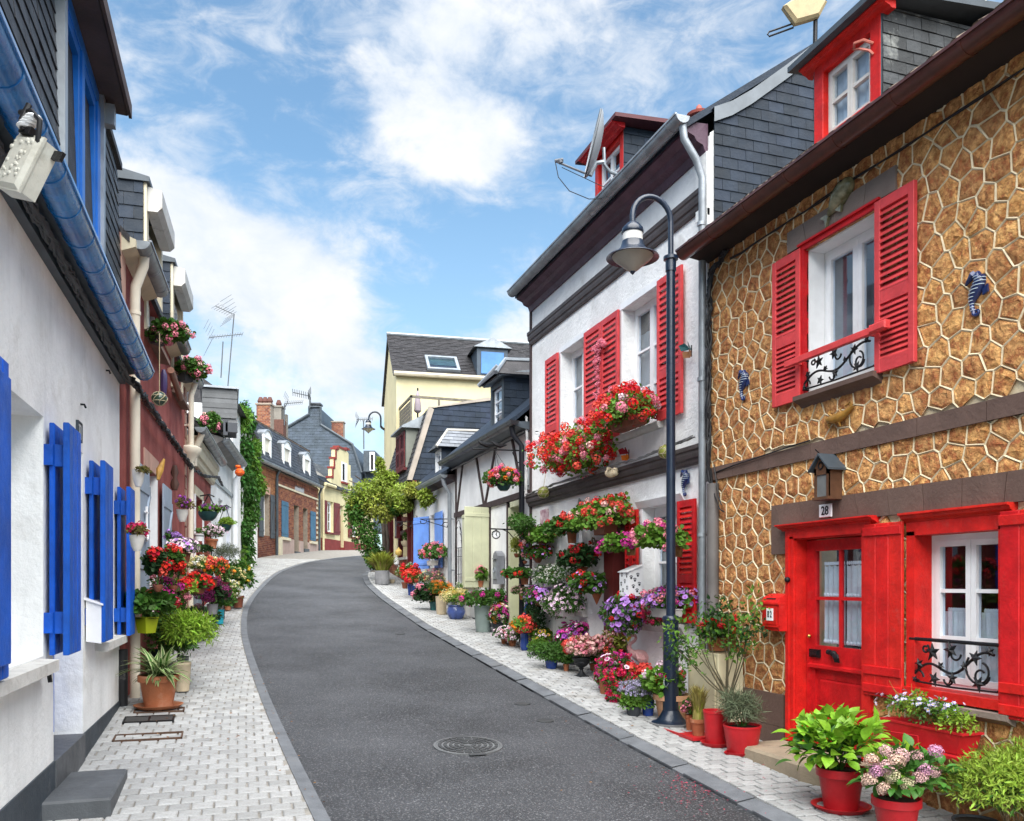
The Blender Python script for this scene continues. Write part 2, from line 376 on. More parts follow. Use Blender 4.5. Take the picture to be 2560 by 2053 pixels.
sett = M('pale_grey_sett', (.36, .365, .365), .75, .14, 9, .5, 60, objr=.16, isl=.16, dirt=(.25, .235, .21), dirt_s=2.8, dirt_shade_t=(.5, .72))
joint = M('sandy_joint', (.13, .12, .105), .95, .2, 8, .6, 80)
soil = M('potting_soil', (.025, .016, .010), .95, .3, 20, .8, 50)
earth = M('ground', (.16, .15, .13), .95, .2, 2)

# ================================================================ ground, road, pavements
def spline(P, n):
    out = []
    for i in range(len(P)-1):
        p0, p1, p2, p3 = (np.array(P[max(0, min(len(P)-1, k))], float) for k in (i-1, i, i+1, i+2))
        for j in range(n):
            t = j/n; out.append(tuple(.5*(2*p1+(p2-p0)*t+(2*p0-5*p1+4*p2-p3)*t*t+(3*p1-p0-3*p2+p3)*t**3)))
    return out + [P[-1]]
LK = spline([(1.1, -6), (.88, 2), (.66, 6), (.46, 10), (.33, 14), (.31, 17), (.42, 20), (.8, 23.5), (1.6, 28), (3.15, 33), (5.8, 38.3), (10, 43), (16, 48), (26, 54)], 6)
RK = spline([(3.5, -6), (3.6, 2), (3.64, 6), (3.64, 10), (3.64, 14), (3.64, 17), (3.64, 20), (3.68, 22.6), (3.8, 25.2), (4.3, 28), (5.8, 30.6), (9, 33.2), (14, 36.5), (24, 41)], 6)
LW = spline([(-1.4, -6), (-1.27, 2), (-1.2, 6), (-1.14, 10.02), (-.93, 14), (-.77, 17.03), (-.55, 20), (-.27, 23.2), (.25, 28), (1.15, 35), (4.4, 44.2), (8.2, 51.5), (14, 57), (24, 62)], 6)
RW = spline([(5, -6), (5, 2), (5, 6), (5, 10), (5, 14), (5, 17), (5, 20), (5, 22.6), (5.0, 24.6), (5.4, 26.6), (7.2, 28.6), (10.4, 31), (15.4, 34.2), (25, 38.4)], 6)
def off(P, d):
    o = []
    for i in range(len(P)):
        a = np.array(P[max(0, i-1)]); b = np.array(P[min(len(P)-1, i+1)]); t = b-a; t = t/np.hypot(*t); o.append((P[i][0]+t[1]*d, P[i][1]-t[0]*d))
    return o
def strip(name, A, B, dz0, dz1, mat, n=2, parent=None, kind=None, skirt=0):
    mb = MB(); vs = []
    for a, b in zip(A, B):
        for k in range(n+1):
            t = k/n; x, y = a[0]+(b[0]-a[0])*t, a[1]+(b[1]-a[1])*t; vs.append((x, y, g(y)+dz0+(dz1-dz0)*t))
    fs = [(i*(n+1)+k, i*(n+1)+k+1, (i+1)*(n+1)+k+1, (i+1)*(n+1)+k) for i in range(len(A)-1) for k in range(n)]
    mb.add(vs, fs)
    if skirt:
        for (P, dz) in ((A, dz0), (B, dz1)):
            mb.add([(x, y, g(y)+dz) for x, y in P] + [(x, y, g(y)+dz-skirt) for x, y in P], [(i, i+1, len(P)+i+1, len(P)+i) for i in range(len(P)-1)])
    return build(name, mb, mat, parent, kind=kind, smooth=False)
gm = MB(); ys = [-300, -60, -20, 0, 5, 7.5, 10.4, 16.6, 22.3, 24.5, 28, 32, 36, 44, 60, 120, 600]; xs = [-400, -30, 0, 30, 400]
gm.add([(x, y, g(y)-.22) for y in ys for x in xs], [(j*5+i, j*5+i+1, (j+1)*5+i+1, (j+1)*5+i) for j in range(len(ys)-1) for i in range(4)])
build('ground', gm, earth, kind='structure')
ROAD = strip('road', LK, RK, 0, 0, asph, 8, kind='structure')
def kerb_stones(P, w, z0, z1, parent, y1=30):
    """single kerb stones a metre long with open joints"""
    seg = []; acc = 0
    for a, b in zip(P, P[1:]):
        n = max(1, int(math.hypot(b[0]-a[0], b[1]-a[1])/.09)); seg += [(a[0]+(b[0]-a[0])*i/n, a[1]+(b[1]-a[1])*i/n) for i in range(n)]
    cur = [seg[0]]; d = 0
    for a, b in zip(seg, seg[1:]):
        d += math.hypot(b[0]-a[0], b[1]-a[1])
        if d > 1.0:
            if cur[0][1] > 1.5 and len(cur) > 2: strip('kerb_stone', off(cur, w), cur, z0+random.uniform(-.003, .003), z1+random.uniform(-.003, .003), kerbm, 2, parent, skirt=.05)
            cur = []; d = 0
        else: cur.append(b)
        if b[1] > y1: break
KL = strip('kerb', off(LK, -.11), LK, .022, .012, kerbm, 2, kind='structure', skirt=.1)
KRR = strip('kerb', off(RK, .16), RK, .046, .02, kerbm, 2, kind='structure', skirt=.1)
PL_ = strip('pavement', LW, off(LK, -.11), PAVE-.016, .014, M('pale_joint', (.27, .255, .23), .95, .25, 8, .6, 80), 4, kind='structure', skirt=.08)
PR_ = strip('pavement', off(RK, .16), RW, .038, PAVE-.022, joint, 4, kind='structure', skirt=.08)
kerb_stones(RK, .158, .056, .032, KRR)
def interp(P, y):
    for a, b in zip(P, P[1:]):
        if a[1] <= y <= b[1]: return a[0]+(b[0]-a[0])*(y-a[1])/(b[1]-a[1])
    return P[0][0] if y < P[0][1] else P[-1][0]
def paver_mesh(k):
    r = random.Random(k); e = .010; j = lambda: r.uniform(-.004, .004); vs = []
    for (z, i) in ((-.03, 0), (-.006, 0), (0, e)):
        for sx, sy in ((-1, -1), (1, -1), (1, 1), (-1, 1)): vs.append((sx*(.5-i*5)+j()*(3 if z else 2), sy*(.5-i*6)+j()*3, z + (r.uniform(-.002, .002) if z == 0 else 0)))
    fs = [(8, 9, 10, 11)] + [(k+i, k+(i+1) % 4, k+4+(i+1) % 4, k+4+i) for k in (0, 4) for i in range(4)]
    return vs, fs
PVV = [paver_mesh(k) for k in range(6)]
PVM = [mesh('paving_stone', v, f, sett) for v, f in PVV]
def pave(parent, y0, y1, fa, fb, ystart, px, py, zoff, skew, gap):
    rest = MB(); n = 0; y = y0; row = 0
    while y < y1:
        xa, xb = fa(y), fb(y); x = xa + (px*.5 if row % 2 else 0)*1 - px*.5
        while x < xb:
            a, b = max(x, xa), min(x+px*random.uniform(.97, 1.03), xb)
            if b-a > .05:
                cx, cy = (a+b)/2, y+py/2+skew*((a+b)/2-xa); wd = b-a-gap; k = random.randrange(6); t = (cx-xa)/max(.1, xb-xa); z = g(cy)+zoff(t)+random.uniform(-.0025, .0025)
                sl = math.atan((g(cy+.1)-g(cy-.1))/.2)
                if cy > ystart and n < 300:
                    o = link('paving_stone', PVM[k], parent, (cx, cy, z)); o.scale = (wd, py-gap, 1); o.rotation_euler = (sl, 0, 0); n += 1
                else:
                    vs, fs = PVV[k]; rest.add([(cx+v[0]*wd, cy+v[1]*(py-gap), z+v[2]+v[1]*(py-gap)*math.tan(sl)) for v in vs], fs)
            x += px
        y += py; row += 1
    build('paving_stones', rest, sett, parent, kind='stuff')
LKo = off(LK, -.115); RKo = off(RK, .165)
pave(PL_, 2.0, 34, lambda y: interp(LW, y)+.0, lambda y: interp(LKo, y), 5.0, .155, .15, lambda t: PAVE+(.03-PAVE)*t-.002, 0, .013)
pave(PR_, 1.5, 27.5, lambda y: interp(RKo, y), lambda y: min(interp(RW, y), 5.0), 3.75, .165, .125, lambda t: .062+(PAVE+.004-.062)*t, 0, .019)
# ================================================================ building elements
def wall_sheet(F, u0, u1, zb, zt, holes, mat, parent, name='wall', d=.22, thick=True, jm=None, tops=None):
    """wall face with real openings and their reveals; holes = (u0,u1,z0,z1)"""
    mb = MB(F); us = sorted({u0, u1, *[h[0] for h in holes], *[h[1] for h in holes]}); zs = sorted({zb, zt, *[h[2] for h in holes], *[h[3] for h in holes]})
    us = [u for u in us if u0 <= u <= u1]; zs = [z for z in zs if zb <= z <= zt]
    inside = lambda a, b: any(h[0] < a < h[1] and h[2] < b < h[3] for h in holes)
    for ua, ub in zip(us, us[1:]):
        for za, zc in zip(zs, zs[1:]):
            if not inside((ua+ub)/2, (za+zc)/2): mb.add([(ua, 0, za), (ub, 0, za), (ub, 0, zc), (ua, 0, zc)], [(3, 2, 1, 0)])
    for (a, b, c, e) in holes:
        a, b, c, e = max(a, u0), min(b, u1), max(c, zb), min(e, zt)
        mb.add([(a,0,c),(a,-d,c),(a,-d,e),(a,0,e)], [(0,1,2,3)]); mb.add([(b,0,c),(b,-d,c),(b,-d,e),(b,0,e)], [(3,2,1,0)])
        mb.add([(a,0,e),(a,-d,e),(b,-d,e),(b,0,e)], [(0,1,2,3)]); mb.add([(a,0,c),(a,-d,c),(b,-d,c),(b,0,c)], [(3,2,1,0)])
    return build(name, mb, jm or mat, parent)
def shell(F, u0, u1, zb, zt, dep, mat, parent, name='side_wall', sides=(1, 1), peak=0):
    mb = MB(F)
    for k, u in enumerate((u0, u1)):
        if sides[k]:
            pts = [(u, 0, zb), (u, -dep, zb), (u, -dep, zt)] + ([(u, -dep/2, zt+peak)] if peak else []) + [(u, 0, zt)]
            mb.poly(pts if k == 0 else pts[::-1])
    mb.add([(u0, -dep, zb), (u1, -dep, zb), (u1, -dep, zt), (u0, -dep, zt)], [(0, 1, 2, 3)])
    return build(name, mb, mat, parent)
def roof(F, u0, u1, ze, zr, dep, ov, mat, parent, t=.08, name='roof'):
    mb = MB(F); s = (zr-ze)/(dep/2); za = ze-s*ov
    mb.extr([(ov, za), (-dep/2, zr), (-dep-ov, za), (-dep-ov, za+t), (-dep/2, zr+t), (ov, za+t)], u0, u1)
    return build(name, mb, mat, parent)
def gutter(F, u0, u1, z, w, r, mat, parent, step=.75, name='gutter', rise=0):
    mb = MB(F); mb.sm = True; k = 8
    def prof(rr, ri): return [(w+rr*math.cos(math.pi+math.pi*i/k), z+rr*math.sin(math.pi+math.pi*i/k)) for i in range(k+1)] + [(w+ri*math.cos(2*math.pi-math.pi*i/k), z+ri*math.sin(2*math.pi-math.pi*i/k)) for i in range(k+1)]
    mb.extr(prof(r, r*.88), u0, u1)
    mb.box(u0, u1, w+r*.86, w+r*1.12, z-.006, z+.016)
    u = u0+step*.4
    while u < u1: mb.extr(prof(r*1.05, r), u-.014, u+.014); u += step
    o = build(name, mb, mat, parent, ang=30)
    for u in (u0-.004, u1): build('end_cap', MB(F).extr([(w+r*.97*math.cos(math.pi+math.pi*i/k), z+r*.97*math.sin(math.pi+math.pi*i/k)) for i in range(k+1)], u, u+.004), mat, o)
    return o
def pipe(F, path, r, mat, parent, clips=(), name='downpipe', n=12):
    mb = MB(F); mb.sm = True; mb.tube(path, r, n); o = build(name, mb, mat, parent)
    for (u, w_, z) in clips:
        c = MB(F); c.tube([(u, w_, z-.02), (u, w_, z+.02)], r*1.14, n); c.box(u-.012, u+.012, .0, w_, z-.012, z+.012); build('pipe_clip', c, mat, o, True)
    return o
def curtain_mesh(F, u0, u1, z0, z1, w, amp=.018, nf=6, scallop=False):
    mb = MB(F); n = 28; vs = []; mb.sm = True
    zs = [z0, z0+(z1-z0)*.5, z1]
    for z in zs:
        for i in range(n+1):
            t = i/n; vs.append((u0+(u1-u0)*t, w+amp*math.sin(t*nf*6.28+.6*z)*(.5+.5*math.sin(t*9+z*2)**2), z-(.012*abs(math.sin(t*nf*6.28)) if scallop and z == z1 else 0)))
    mb.add(vs, [(j*(n+1)+i, j*(n+1)+i+1, (j+1)*(n+1)+i+1, (j+1)*(n+1)+i) for j in range(2) for i in range(n)]); return mb
def window(F, u0, u1, z0, z1, d, parent, mat=None, cols=2, rows=(.5,), fr=.055, curtains=None, room=None, cmat=None, sash=.045, name='window'):
    """casement: outer frame, sashes with glazing bars, panes, curtains, dark room behind; d = recess behind the wall face"""
    if u0 > u1: u0, u1 = u1, u0
    mat = mat or wpaint; mb = MB(F); w0, w1 = -d-.05, -d
    mb.box(u0, u1, w0, w1, z0, z0+fr); mb.box(u0, u1, w0, w1, z1-fr, z1); mb.box(u0, u0+fr, w0, w1, z0+fr, z1-fr); mb.box(u1-fr, u1, w0, w1, z0+fr, z1-fr)
    a, b = u0+fr, u1-fr; cw = (b-a)/cols; panes = []
    for c in range(cols):
        x0, x1 = a+c*cw, a+(c+1)*cw; s0, s1 = w0+.012, w1+.012
        mb.box(x0+.002, x0+sash, s0, s1, z0+fr, z1-fr); mb.box(x1-sash, x1-.002, s0, s1, z0+fr, z1-fr)
        mb.box(x0+sash, x1-sash, s0, s1, z0+fr, z0+fr+sash); mb.box(x0+sash, x1-sash, s0, s1, z1-fr-sash, z1-fr)
        lo, hi = z0+fr+sash, z1-fr-sash; cuts = [lo] + [lo+(hi-lo)*r for r in rows] + [hi]
        for r in rows: z = lo+(hi-lo)*r; mb.box(x0+sash, x1-sash, s0+.008, s1-.004, z-.014, z+.014)
        for k in range(len(cuts)-1): panes.append((x0+sash, x1-sash, cuts[k], cuts[k+1]))
    o = build(name, mb, mat, parent)
    for (x0, x1, za, zb) in panes: build('pane', MB(F).box(x0, x1, w0+.028, w0+.034, za, zb), GLASS, o)
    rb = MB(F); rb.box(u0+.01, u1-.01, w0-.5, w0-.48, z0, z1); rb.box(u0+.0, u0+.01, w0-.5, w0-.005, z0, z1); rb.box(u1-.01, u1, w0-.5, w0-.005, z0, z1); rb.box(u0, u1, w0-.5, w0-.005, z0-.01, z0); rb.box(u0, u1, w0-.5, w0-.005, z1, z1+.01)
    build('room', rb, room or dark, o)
    for (t0, t1, s0, s1) in (curtains or []):
        build('curtain', curtain_mesh(F, u0+(u1-u0)*t0, u0+(u1-u0)*t1, z0+(z1-z0)*s0, z0+(z1-z0)*s1, w0-.022, .010), cmat or curt, o)
    return o
def louvre(F, u0, u1, z0, z1, w, parent, mat, split=.42, n=(12, 9), st=.06, pitch=None, t=.035):
    """louvred shutter: stiles and rails, every slat a part of its own"""
    if u0 > u1: u0, u1 = u1, u0
    mb = MB(F); mb.bbox(u0, u0+st, w, w+t, z0, z1, .004); mb.bbox(u1-st, u1, w, w+t, z0, z1, .004)
    zm = z0+(z1-z0)*split; R = [(z0, z0+.10), (zm-.05, zm+.05), (z1-.08, z1)]
    for a, b in R: mb.box(u0+st, u1-st, w+.002, w+t-.002, a, b)
    o = build('shutter', mb, mat, parent); sm = None
    for (za, zb), k in (((R[0][1], R[1][0]), n[1]), ((R[1][1], R[2][0]), n[0])):
        for i in range(k):
            z = za+(zb-za)*(i+.5)/k; h = (zb-za)/k
            if sm is None:
                s = MB(Frame((0, 0, 0), math.atan2(F.U.x, F.U.y), -1 if F.flip else 1)); a = (u1-u0-2*st)/2
                s.extr([(t*.95, -h*.55), (t*.95, -h*.55+.009), (.004, h*.45+.009), (.004, h*.45)], -a, a); sm = mesh('slat', s.v, s.f, mat)
            sl = link('slat', sm, o, F.p((u0+u1)/2, w, z)-origin(o))
    return o
def planked(F, u0, u1, z0, z1, w, parent, mat, n=3, bars=(.08, .90), t=.03, zbrace=False, bh=.07):
    t = min(t, .024)
    """boarded shutter: every board a part, battens across"""
    if u0 > u1: u0, u1 = u1, u0
    mb = MB(F); mb.box(u0+.004, u1-.004, w+.006, w+t-.006, z0+.004, z1-.004)
    for f in bars: z = z0+(z1-z0)*f; mb.bbox(u0+.004, u1-.004, w+t, w+t+.014, z-bh/2, z+bh/2, .004)
    if zbrace:
        za, zb = z0+(z1-z0)*bars[0]+bh/2, z0+(z1-z0)*bars[1]-bh/2; mb.prism([(u0+.01, za), (u0+.09, za), (u1-.01, zb), (u1-.09, zb)], w+t, w+t+.02)
    o = build('shutter', mb, mat, parent); bw = (u1-u0)/n
    for i in range(n): build('board', MB(F).bbox(u0+i*bw+.0025, u0+(i+1)*bw-.0025, w, w+t, z0, z1, .006), mat, o)
    return o
def moulding(F, u0, u1, z0, z1, w, mat, parent, name, prof=None):
    h = z1-z0; P = prof or [(0, 0), (.35, 0), (.5, .12), (.55, .3), (.75, .36), (.85, .55), (.85, .7), (1, .78), (1, 1), (0, 1)]
    mb = MB(F); mb.extr([(a*w, z0+b*h) for a, b in P], u0, u1); return build(name, mb, mat, parent)
def fplane(F, u=0, w=0, z=0):
    """plane of a facade whose normal points at the street, and the sign that turns u into its first axis"""
    return (Plane(F.p(u, w, z), F.U, UP), 1) if F.flip else (Plane(F.p(u, w, z), -F.U, UP), -1)
def bricks(F, outline, parent, mat, mm, bw=.22, bh=.068, name='brick', single=False, limit=300, holes=(), t=.006):
    PLN, sg = fplane(F); ol = [(sg*a, b) for a, b in outline]
    hs = [((h[0], h[1]) if F.flip else (-h[1], -h[0])) + (h[2], h[3]) for h in holes]
    allm = MB(PLN); amin = min(p[0] for p in ol); amax = max(p[0] for p in ol); b = min(p[1] for p in ol); bmax = max(p[1] for p in ol); r = 0
    while b < bmax:
        a = amin-(bw/2 if r % 2 else 0)
        while a < amax:
            pl = clipto([(a+.005, b+.005), (a+bw-.005, b+.005), (a+bw-.005, b+bh-.005), (a+.005, b+bh-.005)], ol)
            for h in hs:
                if len(pl) < 3: break
                if min(p[0] for p in pl) < h[1] and max(p[0] for p in pl) > h[0] and min(p[1] for p in pl) < h[3] and max(p[1] for p in pl) > h[2]:
                    c = [clip(pl, 1, 0, h[0]), clip(pl, -1, 0, -h[1]), clip(pl, 0, 1, h[2]), clip(pl, 0, -1, -h[3])]; pl = max(c, key=lambda x: area(x) if len(x) > 2 else 0)
            if len(pl) >= 3 and area(pl) > .002:
                n = len(pl); z = t+random.uniform(-.002, .003)
                allm.add([(x, 0, y) for x, y in pl]+[(x, z, y) for x, y in pl], [tuple(range(n, 2*n))[::-1]]+[((i+1) % n, i, n+i, n+(i+1) % n) for i in range(n)])
            a += bw
        b += bh; r += 1
    return build(name+'s', allm, mat, parent, kind='stuff')
def bundle(label, paths, r, name='cable_bundle', cat='cables', F=None, mat=None):
    mb = MB(F); mb.sm = True
    for p in paths: mb.tube(p, r, 6)
    c = sum((Vector(v) for v in mb.v), Vector())/len(mb.v); return build(name, mb, mat or cable, None, label=label, cat=cat, at=c)
def sag(a, b, s, n=10, jit=0):
    a, b = Vector(a), Vector(b); return [a.lerp(b, i/n)-UP*s*4*(i/n)*(1-i/n)+Vector((random.uniform(-jit, jit), random.uniform(-jit, jit), random.uniform(-jit, jit))) for i in range(n+1)]
def text(body, F, u, w, z, h, mat, parent, name='number', sx=1):
    cu = bpy.data.curves.new(name, 'FONT'); cu.body = body; cu.size = h*1.38; cu.align_x = 'CENTER'; cu.align_y = 'CENTER'; cu.extrude = .0015; cu.offset = h*.02
    to = bpy.data.objects.new('tmp', cu); COL.objects.link(to); bpy.context.view_layer.update()
    me = bpy.data.meshes.new_from_object(to.evaluated_get(bpy.context.evaluated_depsgraph_get())); bpy.data.objects.remove(to)
    d = -1 if not F.flip else 1                      # reading direction seen from the street
    vs = [F.p(u+d*v.co.x*sx, w+v.co.z, z+v.co.y) for v in me.vertices]; fs = [tuple(p.vertices) for p in me.polygons]
    m = MB(); m.v = vs; m.f = fs; m.m = [0]*len(fs); return build(name, m, mat, parent)
# ================================================================ right side: the stone cottage, number 28
def side(F, u):
    """plane of a wall that looks down the street towards the viewer; sign turns w into its first axis"""
    return (Plane(F.p(u, 0, 0), F.N, UP), 1) if F.flip else (Plane(F.p(u, 0, 0), -F.N, UP), -1)
def cornice_red(F, u0, u1, z0, z1, w, mat, parent, name='cornice'):
    return moulding(F, u0, u1, z0, z1, w, mat, parent, name, [(0, 0), (.3, 0), (.42, .25), (.7, .45), (.8, .7), (1, .8), (1, 1), (0, 1)])
S28 = thing('stone_cottage', 'ochre split-stone cottage with cream ribbon mortar, red door and red shutters', 'house', (5, 5, .1))
HOLES = [(5.51, 6.40, 3.38, 4.70), (5.64, 6.58, -.1, 2.11), (4.33, 5.18, .82, 2.10)]
wall_sheet(FR, 1.2, 8.05, -.6, 5.3, HOLES, mortar, S28, d=.24)
shell(FR, 1.2, 8.05, -.6, 5.2, 6.5, mortar, S28, peak=2.6)
# stones: one cell each, the mortar standing proud between them as ribs
def voronoi_stones():
    seeds = []; du, dz = .182, .160; r = 0; z = -.3
    while z < 5.4:
        u = 2.6 + (du/2 if r % 2 else 0)
        while u < 8.2: seeds.append((u+random.uniform(-.054, .054), z+random.uniform(-.044, .044))); u += du
        z += dz; r += 1
    cells = []
    for i, s in enumerate(seeds):
        nb = [t for t in seeds if t is not s and abs(t[0]-s[0]) < .55 and abs(t[1]-s[1]) < .5]
        P = [(s[0]-.3, s[1]-.3), (s[0]+.3, s[1]-.3), (s[0]+.3, s[1]+.3), (s[0]-.3, s[1]+.3)]; Q = P
        for t in nb:
            nx, ny = t[0]-s[0], t[1]-s[1]; l = math.hypot(nx, ny); nx, ny = nx/l, ny/l; d = nx*(s[0]+t[0])/2+ny*(s[1]+t[1])/2
            P = clip(P, nx, ny, d); Q = clip(Q, nx, ny, d-random.uniform(.007, .011))
        for c in ((-1, 0, -1.25), (1, 0, 8.04), (0, -1, .3), (0, 1, 5.29)):
            P = clip(P, *c) if len(P) > 2 else P; Q = clip(Q, *c) if len(Q) > 2 else Q
        for h in HOLES:
            for k in (0, 1):
                X = (P, Q)[k]
                if len(X) > 2 and min(p[0] for p in X) < h[1] and max(p[0] for p in X) > h[0] and min(p[1] for p in X) < h[3] and max(p[1] for p in X) > h[2]:
                    c = max([clip(X, 1, 0, h[0]), clip(X, -1, 0, -h[1]), clip(X, 0, 1, h[2]), clip(X, 0, -1, -h[3])], key=lambda x: area(x) if len(x) > 2 else 0)
                    if k == 0: P = c
                    else: Q = c
        if len(Q) > 2 and area(Q) > .002 and len(P) > 2: cells.append((P, Q))
    return cells
ribs = MB(FR); rest = MB(FR); nst = 0
CELLS = sorted(voronoi_stones(), key=lambda c: depth(FR.p(c[0][0][0], 0, c[0][0][1])) if c[0][0][0] > 4.05 else 99)
for P, Q in CELLS:
    n = len(Q); cu = sum(p[0] for p in Q)/n; cz = sum(p[1] for p in Q)/n
    if 2.8 < cz < 2.9 or (cz > 4.78 and cz < 4.92 and 5.35 < cu < 6.6) or (2.24 < cz < 2.38 and cu < 6.85): continue
    mb = MB(FR) if (nst < 300 and .3 < cz) else rest
    rings = [[(x, .001, y) for x, y in Q], [(x, .013+random.uniform(0, .004), y) for x, y in Q],
             [(cu+(x-cu)*.74+random.uniform(-.012, .012), .022+random.uniform(-.005, .008), cz+(y-cz)*.74+random.uniform(-.012, .012)) for x, y in Q], [(cu+(x-cu)*.38+random.uniform(-.012, .012), .024+random.uniform(-.006, .009), cz+(y-cz)*.38+random.uniform(-.012, .012)) for x, y in Q]]
    fs = [((i+1) % n+k*n, i+k*n, i+(k+1)*n, (i+1) % n+(k+1)*n) for k in (0, 1, 2) for i in range(n)]
    vs = sum(rings, [])+[(cu, .024+random.uniform(-.005, .006), cz)]
    fs += [((i+1) % n+3*n, i+3*n, 4*n) for i in range(n)]
    if mb is rest: rest.add(vs, fs)
    else: mb.add(vs, fs); build('wall_stone', mb, ochre, S28); nst += 1
    m = len(P); I = clipto([(cu+(x-cu)*.8, cz+(y-cz)*.8) for x, y in P], P)
    inn = []
    for x, y in P:
        l = math.hypot(x-cu, y-cz); t = max(.3, 1-random.uniform(.009, .021)/max(l, .03)); inn.append((cu+(x-cu)*t, cz+(y-cz)*t))
    ribs.add([(x, .023, y) for x, y in P]+[(x, .010, y) for x, y in inn], [((i+1) % m, i, m+i, m+(i+1) % m) for i in range(m)])
build('mortar_ribs', ribs, mortar, S28, kind='stuff'); build('wall_stones', rest, ochre, S28, kind='stuff')
# brown bands, lintels, plinth: block by block
def blocks(F, u0, u1, z0, z1, step, w, mat, parent, name, slant=0):
    u = u0
    while u < u1-.02:
        v = min(u+step, u1); mb = MB(F); m = (u0+u1)/2; s0, s1 = slant*(u-m)*(u > u0), slant*(v-m)*(v < u1)
        mb.prism([(u+.003, z0), (v-.003, z0), (v-.003+s1, z1), (u+.003+s0, z1)], 0, w); build(name, mb, mat, parent); u = v
blocks(FR, 2.6, 8.03, 2.785, 2.925, .62, .045, brownp, S28, 'band_stone')
blocks(FR, 5.30, 6.66, 4.76, 4.955, .36, .04, stonebr, S28, 'lintel_stone', .12)
blocks(FR, 2.6, 6.9, 2.205, 2.415, .345, .042, brownp, S28, 'lintel_stone', .06)
build('lintel_stone', MB(FR).box(6.685, 6.9, 0, .041, 1.945, 2.203), brownp, S28)
blocks(FR, 6.70, 7.98, -.2, .30, .55, .05, brownp, S28, 'plinth_tile'); blocks(FR, 6.70, 7.98, .305, .61, .55, .048, brownp, S28, 'plinth_tile')
# upper window
sb = MB(FR); sb.extr([(-.2, 3.30), (.02, 3.27), (.05, 3.30), (.12, 3.33), (.12, 3.37), (-.2, 3.39)], 5.46, 6.47); build('window_sill', sb, brownp, S28)
mb = MB(FR); mb.box(5.47, 6.44, .03, .055, 4.70, 4.755); mb.box(6.40, 6.44, .0, .055, 3.39, 4.70); mb.box(5.47, 5.51, 0, .055, 3.39, 4.70); mb.box(5.45, 6.47, .05, .075, 4.745, 4.765)
build('window_frame', mb, red, S28)
W28 = window(FR, 5.51, 6.40, 3.40, 4.70, .17, S28, rows=(), cols=2, fr=.05, sash=.055, curtains=[(.03, .97, .03, .34)], room=M('pale_interior', (.42, .44, .46), .9, .1))
louvre(FR, 6.44, 6.85, 3.35, 4.73, .035, S28, redf, .43, (12, 10)); louvre(FR, 5.075, 5.49, 3.35, 4.73, .045, S28, redf, .43, (12, 10))
mb = MB(FR); mb.bbox(5.30, 6.56, .115, .15, 3.655, 3.715, .006); mb.bbox(5.28, 5.46, .112, .165, 3.66, 3.725, .01); mb.box(5.5, 5.52, 0, .12, 3.66, 3.71); mb.box(6.42, 6.44, 0, .12, 3.66, 3.71); build('guard_rail', mb, redf, S28)
def leaf_shape(c, s, a):
    out = []
    for k in range(10):
        r = s*(1, .42)[k % 2]*(1.15 if k == 0 else 1); t = a+k*math.pi/5; out.append((c[0]+r*math.sin(t), c[1]+r*math.cos(t)))
    return out
def vine_rail(F, u0, u1, z0, z1, w, parent, top=True):
    """cast-iron window guard with a winding ivy stem and leaves"""
    mb = MB(F); mb.sm = True; W, H = u1-u0, z1-z0; pt = lambda a, b: (u1-W*a, w, z0+H*b)
    if top: mb.tube([pt(-.04, 1), pt(1.02, 1)], .014, 8)
    S = []
    for i in range(29): t = i/28; S.append(pt(.02+.94*t, .22+.5*t+.16*math.sin(t*9)))
    mb.tube(S, .010, 6)
    for (cx, cy, r, t0, t1, sg) in ((.06, .16, .17, 0, 5.2, 1), (.80, .45, .36, 2.4, 7.4, 1), (.82, .34, .2, 0, 5.5, -1), (.16, .80, .10, -1, 5.5, -1), (.45, .18, .14, 3.2, 7.6, 1), (.52, .74, .16, 0, 3.6, -1)):
        mb.tube([pt(cx+r*(1-.5*i/14)*math.cos(sg*(t0+(t1-t0)*i/14))*H/W, cy+r*(1-.5*i/14)*math.sin(sg*(t0+(t1-t0)*i/14))) for i in range(15)], .008, 6)
    for (a, b) in ((0, .06), (0, .98), (1, .06), (1, .98)): mb.tube([pt(a, b), (pt(a, b)[0], 0, pt(a, b)[2])], .01, 6)
    mb.tube([pt(0, .05), pt(.5, .02), pt(1, .05)], .008, 6)
    o = build('window_guard', mb, iron, parent)
    for (a, b, s, r) in ((.26, .74, .24, 2.6), (.48, .82, .22, .3), (.28, .16, .19, 3.4), (.50, .22, .17, 2.5), (.76, .70, .2, 2.2), (.80, .18, .2, 3.3), (.09, .46, .15, 2.9), (.36, .46, .12, 3.1), (.93, .86, .12, 2.8), (.64, .5, .12, .2), (.04, .1, .10, 1)):
        c = pt(a, b); L_ = leaf_shape((c[0], c[2]), s*H*.86, r); m2 = MB(F); n = len(L_)
        m2.add([(x, w+.012, y) for x, y in L_]+[(c[0], w+.03, c[2])], [((i+1) % n, i, n) for i in range(n)]); m2.add([(x, w+.006, y) for x, y in L_], [tuple(range(n))]); build('ivy_leaf', m2, iron, o)
vine_rail(FR, 5.52, 6.40, 3.41, 3.70, .06, S28, False)
build('window_reveal', MB(FR).box(6.385, 6.399, -.165, .0, 3.41, 4.69), wpaint, S28); build('window_reveal', MB(FR).box(5.512, 6.384, -.165, 0, 4.685, 4.699), wpaint, S28)
